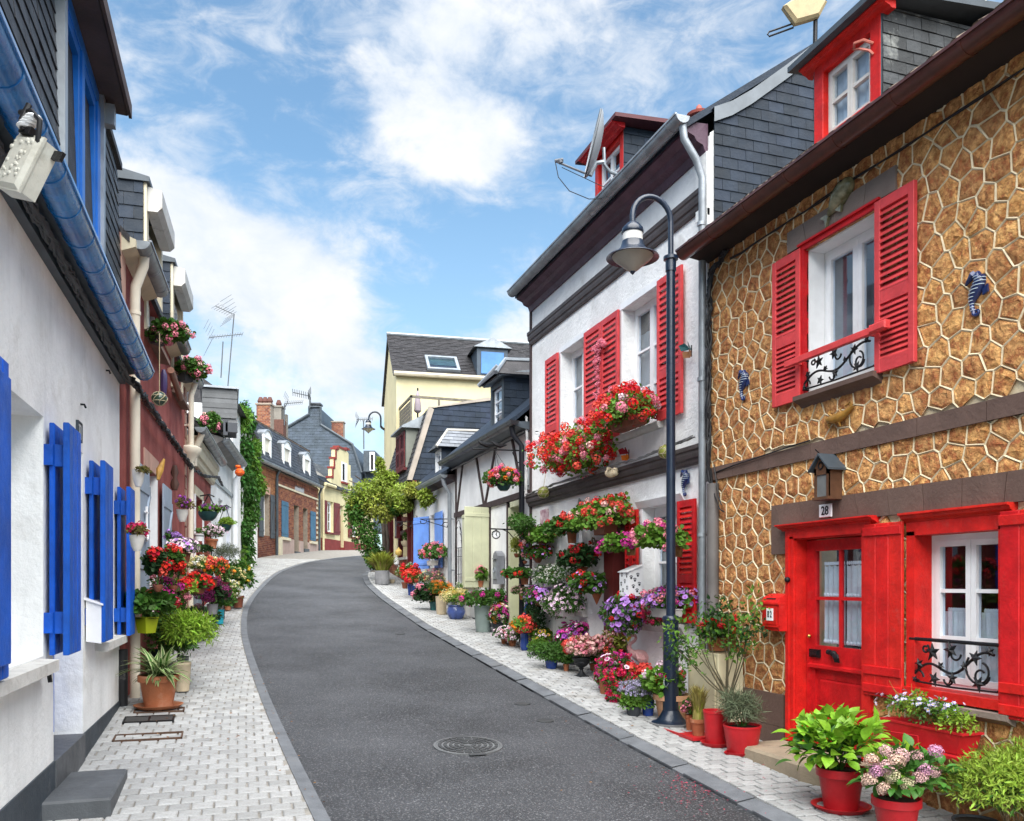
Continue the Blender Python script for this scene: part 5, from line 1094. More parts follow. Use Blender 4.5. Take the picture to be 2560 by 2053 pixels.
v = F.N*(-2.8)+UP*1.92; P = Plane(F.p(-.3, .2, 6.96), F.U, v); Lr = v.length; liro = M('lichen_roof', (.28, .27, .25), .8, .35, 5, .4, 20, isl=.25, dirt=(.08, .08, .08), dirt_s=5, dirt_shade_t=(.52, .62))
courses(P, [(0, .9), (2.3, .9), (2.3, Lr), (0, Lr)], .3, .2, liro, YH, t=.012, single=False); courses(P, [(0, 0), (2.3, 0), (2.3, .9), (0, .9)], .3, .2, slate, YH, t=.012, single=False)
build('ridge_cap', MB(F).box(-.3, 2.4, -2.75, -2.5, 8.82, 8.95), wpaint, YH)
mb = MB(F); mb.tube([(-.3, .24, 6.9), (1.2, .24, 6.9)], .09, 8); build('gutter', mb, yellow, YH)
build('plinth', MB(F).box(-.25, 2.55, -.02, .04, 2.6, 4.1), MATS['brick_red_trim'], YH); build('plinth', MB(F).box(3.15, 8.5, -.02, .04, 2.6, 4.12), MATS['brick_red_trim'], YH)
window(F, .52, 1.5, 4.46, 6.12, .15, YH, rows=(.33, .66), cols=2, sash=.06); window(F, 4.52, 5.6, 4.42, 6.0, .15, YH, rows=(.33, .66), cols=2, sash=.06)
oxr = M('oxblood_shutter_paint', (.135, .018, .018), .55, .15)
for (a, b, z0, z1) in ((-.22, .5, 4.36, 6.1), (1.52, 2.42, 4.4, 6.12), (3.8, 4.5, 4.36, 6.05), (5.62, 6.35, 4.4, 6.0)): planked(F, a, b, z0, z1, .03, YH, oxr, 3, (.1, .9), zbrace=True, bh=.1)
build('door', MB(F).bbox(2.6, 3.1, -.2, -.15, 3.75, 5.55, .01), oxr, YH); build('transom_pane', MB(F).box(2.6, 3.1, -.19, -.16, 5.58, 6.05), M('pale_pane', (.3, .33, .34), .2), YH); build('door_step', MB(F).box(2.5, 3.2, -.1, .3, 3.2, 3.72), MATS['brick_red_trim'], YH)
for (a, b, z) in ((.4, 1.65, 4.36), (4.4, 5.7, 4.32)): build('window_sill', MB(F).box(a, b, 0, .14, z, z+.09), oxr, YH)
pipe(F, [(-.2, .24, 6.85), (-.2, .1, 6.6), (-.2, .1, 3.3)], .06, yellow, YH)
# ================================================================ plants
def leafm(n, c, v=.25, isl=.38, tr=.28): return M(n, c, .55, v, 4, isl=isl, trans=tr, spec=.3)
G_MID = leafm('mid_green_leaf', (.058, .145, .020)); G_DK = leafm('dark_green_leaf', (.022, .062, .016)); G_LT = leafm('bright_green_leaf', (.115, .24, .026)); G_LIME = leafm('lime_green_leaf', (.23, .37, .035))
G_GRY = leafm('grey_green_leaf', (.135, .165, .095)); G_YEL = leafm('yellow_green_leaf', (.27, .30, .045)); G_RED = leafm('bronze_green_leaf', (.16, .13, .03)); G_VAR = leafm('cream_edged_leaf', (.36, .42, .20)); G_STR = leafm('straw_grass', (.33, .28, .08)); G_IVY = leafm('creeper_leaf', (.05, .145, .022), .3, .5)
G_PURP = leafm('dark_purple_leaf', (.035, .02, .03))
def flm(n, c, isl=.22, tr=.2): return M(n, c, .5, .12, 6, isl=isl, trans=tr, spec=.2)
RED = flm('red_petal', (.62, .014, .016)); CORAL = flm('coral_petal', (.74, .085, .065)); PINK = flm('pink_petal', (.76, .24, .32)); MAG = flm('magenta_petal', (.52, .035, .26)); LILAC = flm('lilac_petal', (.47, .25, .66)); WPINK = flm('white_pink_petal', (.80, .62, .70))
PURP = flm('purple_petal', (.33, .07, .40)); ORG = flm('orange_petal', (.78, .20, .012)); YEL = flm('yellow_petal', (.74, .48, .05)); DRED = flm('dark_red_petal', (.30, .006, .012)); WHT = flm('white_petal', (.78, .77, .70)); PALEP = flm('pale_rose_petal', (.74, .45, .42)); CRIM = flm('crimson_petal', (.58, .02, .10)); LAV = flm('grey_lavender_petal', (.42, .38, .55)); CRM = flm('cream_yellow_petal', (.70, .60, .28)); THROAT = flm('purple_throat', (.10, .01, .10))
def T(v, f, m=None): return (np.array(v, float), f, m or [0]*len(f))
LEAF = {
 'oval': T([(0,0,0),(-.27,.42,.07),(0,.5,-.02),(.27,.42,.07),(0,1,-.06)], [(0,2,1),(2,4,1),(0,3,2),(2,3,4)]),
 'round': T([(0,.05,0)]+[(.5*math.sin(a)*(1 if k % 2 else .86), .48-.5*math.cos(a)*(1 if k % 2 else .86), .07*(k % 2)) for k, a in enumerate(2*math.pi*i/8 for i in range(8))], [(0,i+1,(i+1) % 8+1) for i in range(8)]),
 'blade': T([(-.03,0,0),(.03,0,0),(-.036,.4,.12),(.036,.4,.12),(-.026,.75,.10),(.026,.75,.10),(0,1,-.04)], [(0,1,3,2),(2,3,5,4),(4,5,6)]),
 'needle': T([(-.035,0,0),(.035,0,0),(.03,.6,.02),(0,1,0),(-.03,.6,.02)], [(0,1,2,3,4)]),
 'lance': T([(0,0,0),(-.13,.4,.03),(0,1,-.08),(.13,.4,.03)], [(0,3,2),(0,2,1)]),
}
def ball_petals(n, seed, r=1, ps=.62, flat=.0):
    rr = np.random.default_rng(seed); v = []; f = []
    for i in range(n):
        t = math.acos(1-1.6*(i+.5)/n); p = i*2.4; d = np.array((math.sin(t)*math.cos(p), math.sin(t)*math.sin(p), math.cos(t)))
        a = np.cross(d, (.3, .5, .8)); a /= np.linalg.norm(a); b = np.cross(d, a); ang = rr.uniform(0, 6.28); a, b = a*math.cos(ang)+b*math.sin(ang), b*math.cos(ang)-a*math.sin(ang)
        c = d*r*rr.uniform(.75, 1.1); k = len(v); s = ps*rr.uniform(.8, 1.15)
        v += [tuple(c-a*s*.5), tuple(c+b*s*.42+d*.12), tuple(c+a*s*.5), tuple(c-b*s*.42+d*.12)]; f.append((k, k+1, k+2, k+3))
    return T(v, f)
def disc(n, r_in, cup, m=True, notch=.9):
    v = [(0, 0, -.1)]; f = []; mi = []
    for k in range(2*n): a = math.pi*k/n; v.append((r_in*math.cos(a), r_in*math.sin(a), -.02))
    for k in range(2*n): a = math.pi*k/n; r = 1 if k % 2 else notch; v.append((r*math.cos(a), r*math.sin(a), cup))
    for k in range(2*n): j = (k+1) % (2*n); f += [(0, 1+k, 1+j), (1+k, 1+2*n+k, 1+2*n+j, 1+j)]; mi += [1, 0]
    return T(v, f, mi)
BLOOM = {'umbel': ball_petals(15, 1, .9, .88), 'umbel_l': ball_petals(20, 2, 1, .5), 'petunia': disc(5, .34, .16), 'daisy': disc(6, .3, .02, notch=.55), 'pansy': disc(4, .42, .05), 'head': ball_petals(110, 3, 1, .40), 'small': ball_petals(5, 4, .5, .9), 'bell': ball_petals(6, 5, .6, 1.0), 'mum': ball_petals(30, 6, 1, .42)}
def scatter(tm, P, Y, Z, S):
    """stamps a template at points P, its y along Y and its z near Z"""
    v, f, m = tm; n = len(P); Y = Y/np.maximum(1e-6, np.linalg.norm(Y, axis=1))[:, None]
    X = np.cross(Y, Z); X /= np.maximum(1e-6, np.linalg.norm(X, axis=1))[:, None]; Zn = np.cross(X, Y)
    V = P[:, None, :] + S[:, None, None]*(v[None, :, 0:1]*X[:, None, :]+v[None, :, 1:2]*Y[:, None, :]+v[None, :, 2:3]*Zn[:, None, :])
    k = len(v); F_ = [tuple(i*k+a for a in ff) for i in range(n) for ff in f]
    return V.reshape(-1, 3), F_, m*n
LASTBR = [None]
def cloud_points(c, r, n, blobs=7, shape='dome', shell=.6, reuse=False):
    """points with outward normals in a lumpy mass of overlapping clumps"""
    c = np.array(c); r = np.array(r, float)*1.36; K = blobs; B = rng.normal(size=(K, 3)); B /= np.linalg.norm(B, axis=1)[:, None]; B *= (rng.random((K, 1))**.5)*.62
    if shape == 'dome': B[:, 2] = np.abs(B[:, 2])*.9-.12
    if shape == 'trail': B[:, 2] -= .15
    B[0] = 0; R = rng.uniform(.34, .52, K); R[0] = .58
    if reuse and LASTBR[0] is not None: B, R = LASTBR[0]
    LASTBR[0] = (B, R); K = len(R)
    w = R**2; idx = rng.choice(K, n, p=w/w.sum()); d = rng.normal(size=(n, 3)); d /= np.linalg.norm(d, axis=1)[:, None]
    if shape == 'dome': d[:, 2] = np.where(d[:, 2] < -.45, -d[:, 2], d[:, 2])
    rad = R[idx]*(shell+(1-shell)*rng.random(n)**.5); stray = rng.random(n) < .10; rad = np.where(stray, rad*rng.uniform(1.05, 1.4, n), rad); p = B[idx]+d*rad[:, None]
    nrm = d*.7+p*.6; nrm /= np.maximum(1e-6, np.linalg.norm(nrm, axis=1))[:, None]
    return c+p*r, nrm, p
def np_mesh(name, V, F_, mats, mi): return mesh(name, V.tolist(), F_, mats, mi)
def foliage(parent, c, r, leaf='oval', size=.05, mat=None, n=None, shape='dome', blobs=7, up=.5, droop=.2, name='foliage', dens=1.0, local=None):
    mean = (r[0]*r[1]*r[2])**(1/3)
    if n is None: n = int(min(2400, max(80, dens*12*4*math.pi*mean**2/(size*size*(.5 if leaf in ('oval', 'round') else .16))*.25)))
    P, Nn, q_ = cloud_points(c, r, n, blobs, shape); rd = rng.normal(size=(n, 3))
    Y = Nn*.55+rd*.55; Y[:, 2] -= droop; Z = Nn*.6+np.array((0, 0, up))+rng.normal(size=(n, 3))*.35
    V, F_, m = scatter(LEAF[leaf], P, Y, Z, size*rng.uniform(.65, 1.3, n)); V = V-np.array(origin(parent))
    return link(name, np_mesh(name, V, F_, mat or G_MID, None), parent, kind='stuff')
def blossoms(parent, c, r, kind, mats, n, size, shape='dome', lift=.12, blobs=6, name='blossoms', front=None):
    n = int(n*(1.6 if kind == 'umbel' else 1.3 if kind in ('head', 'mum') else 2.2)); size = size*1.08
    P, Nn, q_ = cloud_points(c, np.array(r)*(1+lift*.55), n, blobs, shape, .93, True)
    P = P+np.array((0, 0, 1))*rng.uniform(0, 1, (n, 1))*lift*r[2]*.6
    t = rng.normal(size=(n, 3)); toward = np.array(EYE-Vector(c)); toward /= np.linalg.norm(toward)
    Zd = Nn+.35*np.array((0, 0, 1))+rng.normal(size=(n, 3))*.25
    Yd = np.cross(Zd, t); tm = BLOOM[kind]; V, F_, m = scatter(tm, P, Yd, Zd, size*rng.uniform(.75, 1.2, n)); V = V-np.array(origin(parent))
    ms = mats if isinstance(mats, (list, tuple)) else [mats]
    if len(ms) == 1 and max(m): m = [0]*len(m)
    return link(name, np_mesh(name, V, F_, list(ms), m), parent, kind='stuff')
# ---------------------------------------------------------------- pots
TERRA = M('terracotta', (.36, .125, .055), .8, .18, 4, .3, 40, dirt=(.50, .33, .23), dirt_s=5, dirt_shade_t=(.52, .8)); TERRAP = M('pale_terracotta', (.50, .27, .15), .8, .14, 4, .3, 40); TERRAD = M('brown_plastic_pot', (.20, .065, .035), .55, .2)
BEIGE = M('beige_stone_pot', (.52, .43, .30), .85, .15, 5, .4, 40); BLUEP = M('cobalt_glazed_pot', (.02, .055, .25), .2, .3, 3, coat=.5); BLUEM = M('mottled_blue_glaze', (.06, .10, .30), .3, .35, 6, .2, 20, coat=.4); REDP = M('red_plastic_pot', (.46, .014, .020), .42, .15, 5, .15, 60)
TEAL = M('teal_glazed_pot', (.02, .11, .11), .25, .25, coat=.4); GRYP = M('grey_concrete_pot', (.27, .27, .28), .8, .2, 4, .5, 30); GRGRN = M('grey_green_planter', (.24, .30, .28), .7, .15, 3, .3, 20); LIMEP = M('lime_green_plastic', (.36, .42, .015), .4, .1); DKGRN = M('dark_green_plastic', (.012, .045, .045), .45, .2)
TURQ = M('turquoise_plastic', (.02, .36, .47), .4, .1); BURG = M('burgundy_pot', (.13, .012, .03), .4, .2); WHTP = M('white_wall_pot', (.62, .60, .56), .7, .12, 5, .3, 30); BLKURN = M('black_cast_urn', (.018, .020, .022), .5, .3, 6, .3, 40); WICK = M('brown_wicker', (.28, .13, .05), .8, .3, 14, .8, 40, isl=.3); CHARP = M('charcoal_planter', (.045, .05, .058), .6, .2)
def pot_mesh(parent, c, kind, w, h, mat, name='pot'):
    mb = MB(); mb.sm = True; r = w/2; c = Vector(c); t = max(.008, r*.07)
    if kind == 'terra': mb.lathe([(r*.68, 0), (r*.88, h*.78), (r*.89, h*.79), (r, h*.80), (r*1.0, h), (r-t, h), (r-t*1.6, h*.86), (0, h*.86)], c, 28)
    elif kind == 'plain': mb.lathe([(r*.74, 0), (r*.78, h*.04), (r*.97, h*.92), (r, h*.93), (r, h), (r-t, h), (r-t*1.4, h*.88), (0, h*.88)], c, 28)
    elif kind == 'round': mb.lathe([(r*.62, 0), (r*.72, h*.05), (r*.98, h*.42), (r, h*.55), (r*.90, h*.80), (r*.84, h*.88), (r*.92, h*.95), (r*.90, h), (r*.80, h), (r*.78, h*.88), (0, h*.88)], c, 28)
    elif kind == 'bowl': mb.lathe([(r*.45, 0), (r*.75, h*.3), (r*.95, h*.7), (r, h), (r-t, h), (r*.85, h*.75), (0, h*.75)], c, 24)
    elif kind == 'cyl': mb.lathe([(r*.93, 0), (r*.97, h*.03), (r, h*.5), (r, h), (r-t, h), (r-t, h*.9), (0, h*.9)], c, 28)
    elif kind == 'square': mb.lathe([(r*.70, 0), (r*.95, h*.9), (r, h*.91), (r, h), (r-t, h), (r-t, h*.9), (0, h*.9)], c, 4, True); mb.sm = False
    elif kind == 'urn': mb.lathe([(r*.55, 0), (r*.55, h*.07), (r*.42, h*.12), (r*.22, h*.24), (r*.16, h*.36), (r*.28, h*.42), (r*.22, h*.46), (r*.55, h*.56), (r*.82, h*.72), (r*.80, h*.8), (r*.96, h*.90), (r, h*.94), (r*.97, h), (r*.86, h), (r*.8, h*.9), (0, h*.9)], c, 28); mb.box(c.x-r*.6, c.x+r*.6, c.y-r*.6, c.y+r*.6, c.z, c.z+h*.06)
    elif kind == 'vase': mb.lathe([(r*.55, 0), (r*.7, h*.06), (r*.92, h*.3), (r*.8, h*.65), (r*.86, h*.9), (r, h), (r-t, h), (r*.7, h*.9), (0, h*.9)], c, 24)
    elif kind == 'cone': mb.lathe([(.004, 0), (r*.35, h*.3), (r*.8, h*.75), (r, h*.92), (r, h), (r-t, h), (r-t, h*.9), (0, h*.9)], c, 20)
    o = build(name, mb, mat, parent)
    if kind in ('terra', 'plain', 'round', 'cyl', 'urn', 'vase', 'square'):
        s = MB(); s.lathe([(0, 0), ((r-t*1.5)*(1.0 if kind != 'square' else .98), .001), ((r-t*1.5), .002), (0, .012)], c+Vector((0, 0, h*.9)), 16, kind == 'square'); build('soil', s, soil, o)
    return o
def trough(parent, c, L_, d, h, mat, F, name='planter_box'):
    """window box, long side along the facade"""
    mb = MB(); U, Nn = F.U, F.N; c = Vector(c)
    pts = []
    for z, k in ((0, .88), (h*.9, .98), (h*.9, 1.03), (h, 1.03)):
        for sx, sy in ((-1, -1), (1, -1), (1, 1), (-1, 1)): pts.append(c+U*(sx*L_/2*k)+Nn*(sy*d/2*k)+UP*z)
    for sx, sy in ((-1, -1), (1, -1), (1, 1), (-1, 1)): pts.append(c+U*(sx*L_/2*.94)+Nn*(sy*d/2*.86)+UP*h)
    for sx, sy in ((-1, -1), (1, -1), (1, 1), (-1, 1)): pts.append(c+U*(sx*L_/2*.9)+Nn*(sy*d/2*.8)+UP*h*.85)
    fs = [(3, 2, 1, 0)]+[(k+i, k+(i+1) % 4, k+4+(i+1) % 4, k+4+i) for k in range(0, 20, 4) for i in range(4)]+[(20, 21, 22, 23)]
    mb.add(pts, fs); return build(name, mb, mat, parent)
def stems(parent, c0, c1, r, n, rad=.004, mat=None):
    mb = MB()
    for i in range(n):
        e = Vector(c1)+Vector((random.uniform(-1, 1)*r[0]*.7, random.uniform(-1, 1)*r[1]*.7, random.uniform(-.5, .7)*r[2])); m_ = Vector(c0).lerp(e, .5)+Vector((random.uniform(-.04, .04), random.uniform(-.04, .04), .03))
        mb.tube([Vector(c0), m_, e], [rad, rad*.8, rad*.5], 5)
    return build('stems', mb, mat or G_MID, parent, kind='stuff')
KIND = {  # leaf, size, material, default flowers (bloom, mats, count per m2-ish factor, size)
 'geranium': ('round', .055, G_MID), 'ivygeranium': ('round', .045, G_MID), 'petunia': ('oval', .05, G_MID), 'begonia': ('oval', .05, G_MID), 'small': ('oval', .035, G_MID), 'bush': ('oval', .05, G_MID),
 'lavender': ('needle', .075, G_GRY), 'fern': ('needle', .08, G_LT), 'marigold': ('oval', .04, G_MID), 'fuchsia': ('oval', .045, G_MID), 'lime': ('oval', .05, G_LIME), 'trail': ('oval', .04, G_MID), 'mum': ('oval', .05, G_LT)}
def potted(label, base, pot=None, pl=None, fl=(), name='potted_plant', cat='potted plant', group=None, F=None, saucer=None, shape='dome', leafmat=None, leaf=None, lsize=None, dens=1.0, nstem=5, flat=1.0, wall=0):
    """pot = (kind, width px, height px, material); pl = (kind, dx px, dy px, half width px, half height px); px are sizes in the photograph at this distance"""
    base = Vector(base); s = depth(base)/FOC; t = thing(name, label, cat, base, group); top = base.copy()
    if pot:
        k, w_, h_, m_ = pot; w_, h_ = w_*s, h_*s
        if k == 'trough': trough(t, base, w_, .20, h_, m_, F)
        else: pot_mesh(t, base+(UP*.02 if saucer else UP*0), k, w_, h_, m_, 'hanging_bowl' if k == 'bowl' else 'pot')
        if saucer:
            mb = MB(); r = w_*.60
            if saucer[0] == 'sq': mb.lathe([(r*.82, 0), (r*.95, .03), (r*.9, .03), (r*.8, .012), (0, .012)], base, 4, True)
            else: mb.sm = True; mb.lathe([(r*.8, 0), (r*.98, .035), (r, .04), (r*.93, .04), (r*.8, .014), (0, .014)], base, 28)
            build('saucer', mb, saucer[1], t)
        top = base+UP*h_*.92
    if pl:
        k, dx, dy, hw, hh = pl
        if group and 'left wall' in group: hw *= 1.25; hh *= 1.2; dy *= 1.06
        if group and 'right pavement' in group: hw *= 1.18; hh *= 1.1
        if group and 'flower baskets' in group: hw *= 1.17; hh *= 1.2
        lf, ls, lm = KIND[k]; c = base+CR*(dx*s)+UP*(dy*s); r = (hw*s, hw*s*flat, hh*s)
        if wall:      # flattened along a facade that is seen obliquely
            D_ = depth(c); fx = FOC*c.y/D_**2; fy = FOC*abs(c.x)/D_**2; rx = min(wall, hw/fx*.8); r = (rx, min(1.6, math.sqrt(max(0, hw*hw-(rx*fx)**2))/fy+.04), hh*s)
        if F is not None and pot and pot[0] == 'trough': pass
        foliage(t, c, r, leaf or lf, lsize or ls, leafmat or lm, shape=shape, dens=dens)
        if nstem: stems(t, top, c, r, nstem)
        for (bk, bm, n, bs) in fl: blossoms(t, c, r, bk, bm, n, bs, shape)
    return t
# ================================================================ right side: pots on the pavement, far to near
GB = 'flower pots along the right pavement'; WBX = 'flower baskets on the white house wall'
def GP(z, x, y): return gp(*z(x, y))
GT = GP(DD, 365, 1078); gr_ = potted('tall grass growing in a round grey concrete planter at the street bend', GT, ('cyl', 36, 35, GRYP), None, group=GB)
potted('empty shallow stone bowl beside the grey grass planter', GP(DD, 452, 1068), ('bowl', 15, 10, BEIGE), group=GB)
potted('red geranium in the farther of two square blue pots', GP(DD, 610, 1172), ('square', 16, 28, BLUEP), ('geranium', 4, 54, 21, 18), [('umbel', RED, 24, .075)], group=GB)
potted('scarlet geranium in the nearer of two square blue pots', GP(DD, 668, 1202), ('square', 26, 33, BLUEP), ('geranium', -7, 52, 20, 18), [('umbel', RED, 24, .075), ('umbel', CORAL, 10, .06)], group=GB)
potted('straggly pale green shrub in a brown pot behind the blue square pots', GP(DD, 560, 1112), ('terra', 17, 16, TERRAD), ('small', 6, 38, 20, 22), [('small', WHT, 20, .03)], leafmat=G_LT, dens=.7, group=GB)
potted('loose pinkish shrub behind the marigolds by the low white house', gx(DD(800, 1100)[0], 4.75), ('terra', 20, 20, TERRA), ('small', 8, 50, 30, 28), [('small', [PINK], 26, .04), ('small', [CRM], 20, .04)], leafmat=G_GRY, dens=.6, group=GB)
potted('pink ivy geranium spilling from a teal pot', GP(DD, 805, 1302), ('terra', 20, 22, TEAL), ('ivygeranium', -12, 34, 22, 30), [('umbel', [PINK], 12, .055)], leafmat=G_DK, group=GB)
potted('orange marigolds in a tall beige stone pot', GP(DD, 876, 1337), ('plain', 30, 46, BEIGE), ('marigold', -2, 62, 26, 18), [('mum', ORG, 50, .04)], group=GB)
potted('pale yellow chrysanthemums in a round blue glazed pot', GP(DD, 1003, 1375), ('round', 46, 35, BLUEM), ('mum', 0, 50, 25, 20), [('mum', [CRM], 36, .075), ('mum', [YEL], 10, .06)], group=GB)
potted('leafy ivy geranium draped over a big grey-green planter', GP(DD, 1238, 1487), ('plain', 47, 66, GRGRN), ('ivygeranium', 2, 78, 50, 30), [('umbel', [MAG], 8, .05)], dens=1.3, leafmat=G_MID, group=GB)
t = potted('pink geranium on the sill before the pale green shutter', FR.pt(*DD(1215, 1100), .22), ('terra', 16, 16, TERRA), ('geranium', 0, 28, 18, 26), [('umbel', PINK, 14, .05)], leafmat=G_LT)
potted('orange and magenta mixed bedding in a dark pot beside the grey-green planter', GP(DD, 1375, 1500), ('plain', 34, 26, CHARP), ('bush', 6, 42, 34, 34), [('mum', ORG, 16, .05), ('petunia', [MAG, THROAT], 51, 0.035), ('daisy', [WHT, YEL], 60, .042)], group=GB)
potted('pale pink bedding plant in a small terracotta pot on the right pavement', GP(DD, 1490, 1612), ('terra', 22, 15, TERRA), ('begonia', -4, 26, 28, 18), [('small', [WPINK], 60, .04), ('small', [PINK], 20, .04)], group=GB)
potted('coral snapdragons in a tall cobalt blue vase', GP(DD, 1595, 1650), ('vase', 25, 44, BLUEP), ('bush', -6, 62, 30, 26), [('umbel', CORAL, 14, .06), ('small', [ORG], 24, .04)], leafmat=G_LT, group=GB)
potted('white and pink petunias before the tall cobalt vase', GP(DD, 1420, 1590), ('terra', 18, 12, TERRA), ('petunia', 4, 26, 22, 18), [('petunia', [WPINK, THROAT], 60, 0.025)], group=GB)
potted('yellow and purple pansies in a low dark pot', GP(BB, 470, 760), ('plain', 34, 22, CHARP), ('bush', -12, 36, 32, 24), [('pansy', [YEL, PURP], 16, .04), ('petunia', [WPINK, THROAT], 36, 0.025)], leafmat=G_LT, group=GB)
potted('rounded small-leaved green bush hiding its pot, left of the black urn', GP(BB, 505, 985), ('plain', 34, 22, BLUEP), ('small', -2, 36, 37, 34), leafmat=G_MID, dens=1.5, lsize=.04, group=GB)
potted('magenta and white petunia bush under the white window box', GP(BB, 800, 930), ('plain', 44, 40, CHARP), ('petunia', 0, 70, 42, 34), [('petunia', [MAG, THROAT], 90, 0.035), ('petunia', [PURP, THROAT], 36, 0.035), ('petunia', [WPINK, MAG], 39, 0.032)], group=GB)
potted('little pot of ivy standing left of the black urn', GP(BB, 695, 1022), ('terra', 16, 19, TERRA), ('small', 2, 28, 17, 13), leafmat=G_MID, lsize=.035, group=GB)
potted('pink and orange-red begonias in a black cast-iron urn', GP(BB, 892, 1085), ('urn', 48, 48, BLKURN), ('begonia', 2, 72, 43, 27), [('small', [PALEP], 120, .045), ('small', [PINK], 80, .04), ('umbel', [CORAL], 16, .05)], dens=.8, leafmat=G_RED, group=GB)
potted('red-tinged leafy bush beside the oxblood door frame', GP(BB, 1330, 1080), ('terra', 40, 34, TERRA), ('bush', 0, 74, 37, 34), [('small', [PALEP], 30, .03)], leafmat=G_YEL, dens=1.2, group=GB)
potted('crimson fuchsia cascading over a terracotta pot', GP(BB, 1210, 1306), ('terra', 44, 62, TERRA), ('fuchsia', 18, 56, 44, 46), [('bell', [CRIM], 90, .034), ('petunia', [WPINK, THROAT], 24, 0.032), ('bell', [MAG], 50, .032)], shape='trail', group=GB)
potted('drooping red fuchsia in a smaller terracotta pot right of the first fuchsia', GP(BB, 1385, 1400), ('terra', 26, 24, TERRA), ('fuchsia', -6, 42, 30, 30), [('bell', [CRIM], 60, .034), ('bell', [RED], 20, .03)], shape='trail', group=GB)
potted('scarlet salvia between the flamingo and the lamp post', GP(BB, 1640, 1370), ('terra', 34, 40, TERRA), ('bush', 8, 56, 30, 24), [('umbel', [CORAL], 14, .06), ('umbel', [RED], 14, .05)], group=GB)
potted('blue lobelia above a trailing green cushion at the kerb side of the lamp post', GP(BB, 1560, 1590), ('plain', 40, 24, CHARP), ('small', -2, 34, 32, 32), leafmat=G_LT, dens=1.3, lsize=.035, group=GB)
potted('misty lavender-blue lobelia in a dark blue pot', GP(BB, 1745, 1590), ('plain', 34, 44, BLUEP), ('lavender', -20, 66, 32, 26), [('small', [LAV], 150, .022)], leafmat=G_GRY, dens=.9, group=GB)
potted('white-flowered geranium in a wide pale terracotta pot behind the lamp post', GP(EE, 110, 1300), ('terra', 96, 66, TERRAP), ('geranium', -12, 88, 42, 40), [('umbel', [WPINK], 16, .045), ('umbel', [RED], 5, .05), ('umbel', [MAG], 10, .03)], leafmat=G_LT, dens=1.2, group=GB)
potted('variegated trailing ivy low at the kerb before the tall cobalt vase', GP(BB, 330, 810), ('plain', 22, 14, CHARP), ('trail', 0, 20, 22, 18), leafmat=G_LT, lsize=.035, dens=1.3, group=GB)
potted('mauve bedding petunias against the wall behind the pansies', GP(BB, 430, 620), ('plain', 24, 16, CHARP), ('petunia', 0, 38, 30, 26), [('petunia', [LILAC, PURP], 60, .026), ('petunia', [WPINK, THROAT], 30, .026)], dens=1.2, group=GB)
potted('dark green ivy mound between the rounded bush and the black urn', GP(BB, 640, 900), ('plain', 22, 16, CHARP), ('trail', 0, 28, 26, 30), leafmat=G_DK, lsize=.04, dens=1.4, group=GB)
potted('pale pink impatiens right of the black urn', GP(BB, 1050, 1010), ('terra', 24, 18, TERRA), ('begonia', 0, 34, 26, 24), [('small', [PALEP], 70, .035), ('umbel', [CRIM], 8, .035)], leafmat=G_LT, dens=1.2, group=GB)
potted('yellow-green leafy filler in front of the flamingo', GP(BB, 1490, 1270), ('terra', 22, 18, TERRA), ('bush', 0, 30, 24, 20), [('umbel', [MAG], 10, .035), ('petunia', [WPINK, THROAT], 14, .026)], leafmat=G_LT, dens=1.2, group=GB)
potted('white bacopa below the white window box at the wall', GP(BB, 610, 700), ('plain', 30, 18, CHARP), ('small', 0, 34, 30, 22), [('small', [WHT], 60, .028)], leafmat=G_MID, dens=1.2, group=GB)
# beside the lamp post
potted('small pink geranium in the farther of two little terracotta pots on a red tray', GP(EE, 268, 1392), ('terra', 24, 40, TERRA), ('geranium', 0, 54, 17, 17), [('umbel', [PINK], 5, .035)], leafmat=G_MID)
tg = potted('feathery upright grass in a red-rimmed terracotta pot', GP(EE, 345, 1452), ('terra', 40, 46, TERRA), None)
def grass_tuft(t, c, r, h, n, mat, sp=.55):
    a = rng.uniform(0, 6.28, n); rr = r*np.sqrt(rng.random(n)); P = np.stack([c[0]+rr*np.cos(a), c[1]+rr*np.sin(a), np.full(n, c[2])], 1)
    Y = np.stack([np.cos(a)*sp*rng.random(n), np.sin(a)*sp*rng.random(n), np.ones(n)], 1); Z = np.stack([np.cos(a), np.sin(a), np.zeros(n)+.2], 1)*-1
    V, F_, m = scatter(LEAF['blade'], P, Y, Z, h*rng.uniform(.6, 1.1, n)); V[:, 0:2] = V[:, 0:2]; return link('blades', np_mesh('blades', V-np.array(origin(t)), F_, mat, None), t, kind='stuff')
c = origin(tg); grass_tuft(tg, (c.x, c.y, c.z+.17), .06, .34, 150, G_STR, .35); grass_tuft(tg, (c.x, c.y, c.z+.17), .06, .24, 60, G_YEL, .5)
GT = origin(gr_); grass_tuft(gr_, (GT.x, GT.y, GT.z+.36), .16, .62, 420, G_YEL, 1.1); grass_tuft(gr_, (GT.x, GT.y, GT.z+.36), .16, .5, 200, G_STR, 1.3)
mb = MB(); c = GP(EE, 290, 1430); mb.box(c.x-.16, c.x+.16, c.y-.30, c.y+.26, c.z, c.z+.012); mb.box(c.x-.175, c.x-.16, c.y-.31, c.y+.27, c.z, c.z+.03); mb.box(c.x-.16, c.x+.16, c.y-.31, c.y-.295, c.z, c.z+.03)
build('pot_tray', mb, REDP, None, label='long red plastic tray under the two little terracotta pots', cat='tray', at=c)
tp = potted('red pot topped with white pebbles behind the lavender pot', GP(EE, 500, 1530), ('plain', 62, 84, REDP), None, saucer=('rd', REDP))
c = origin(tp); s_ = depth(c)/FOC; mb = MB(); mb.sm = True
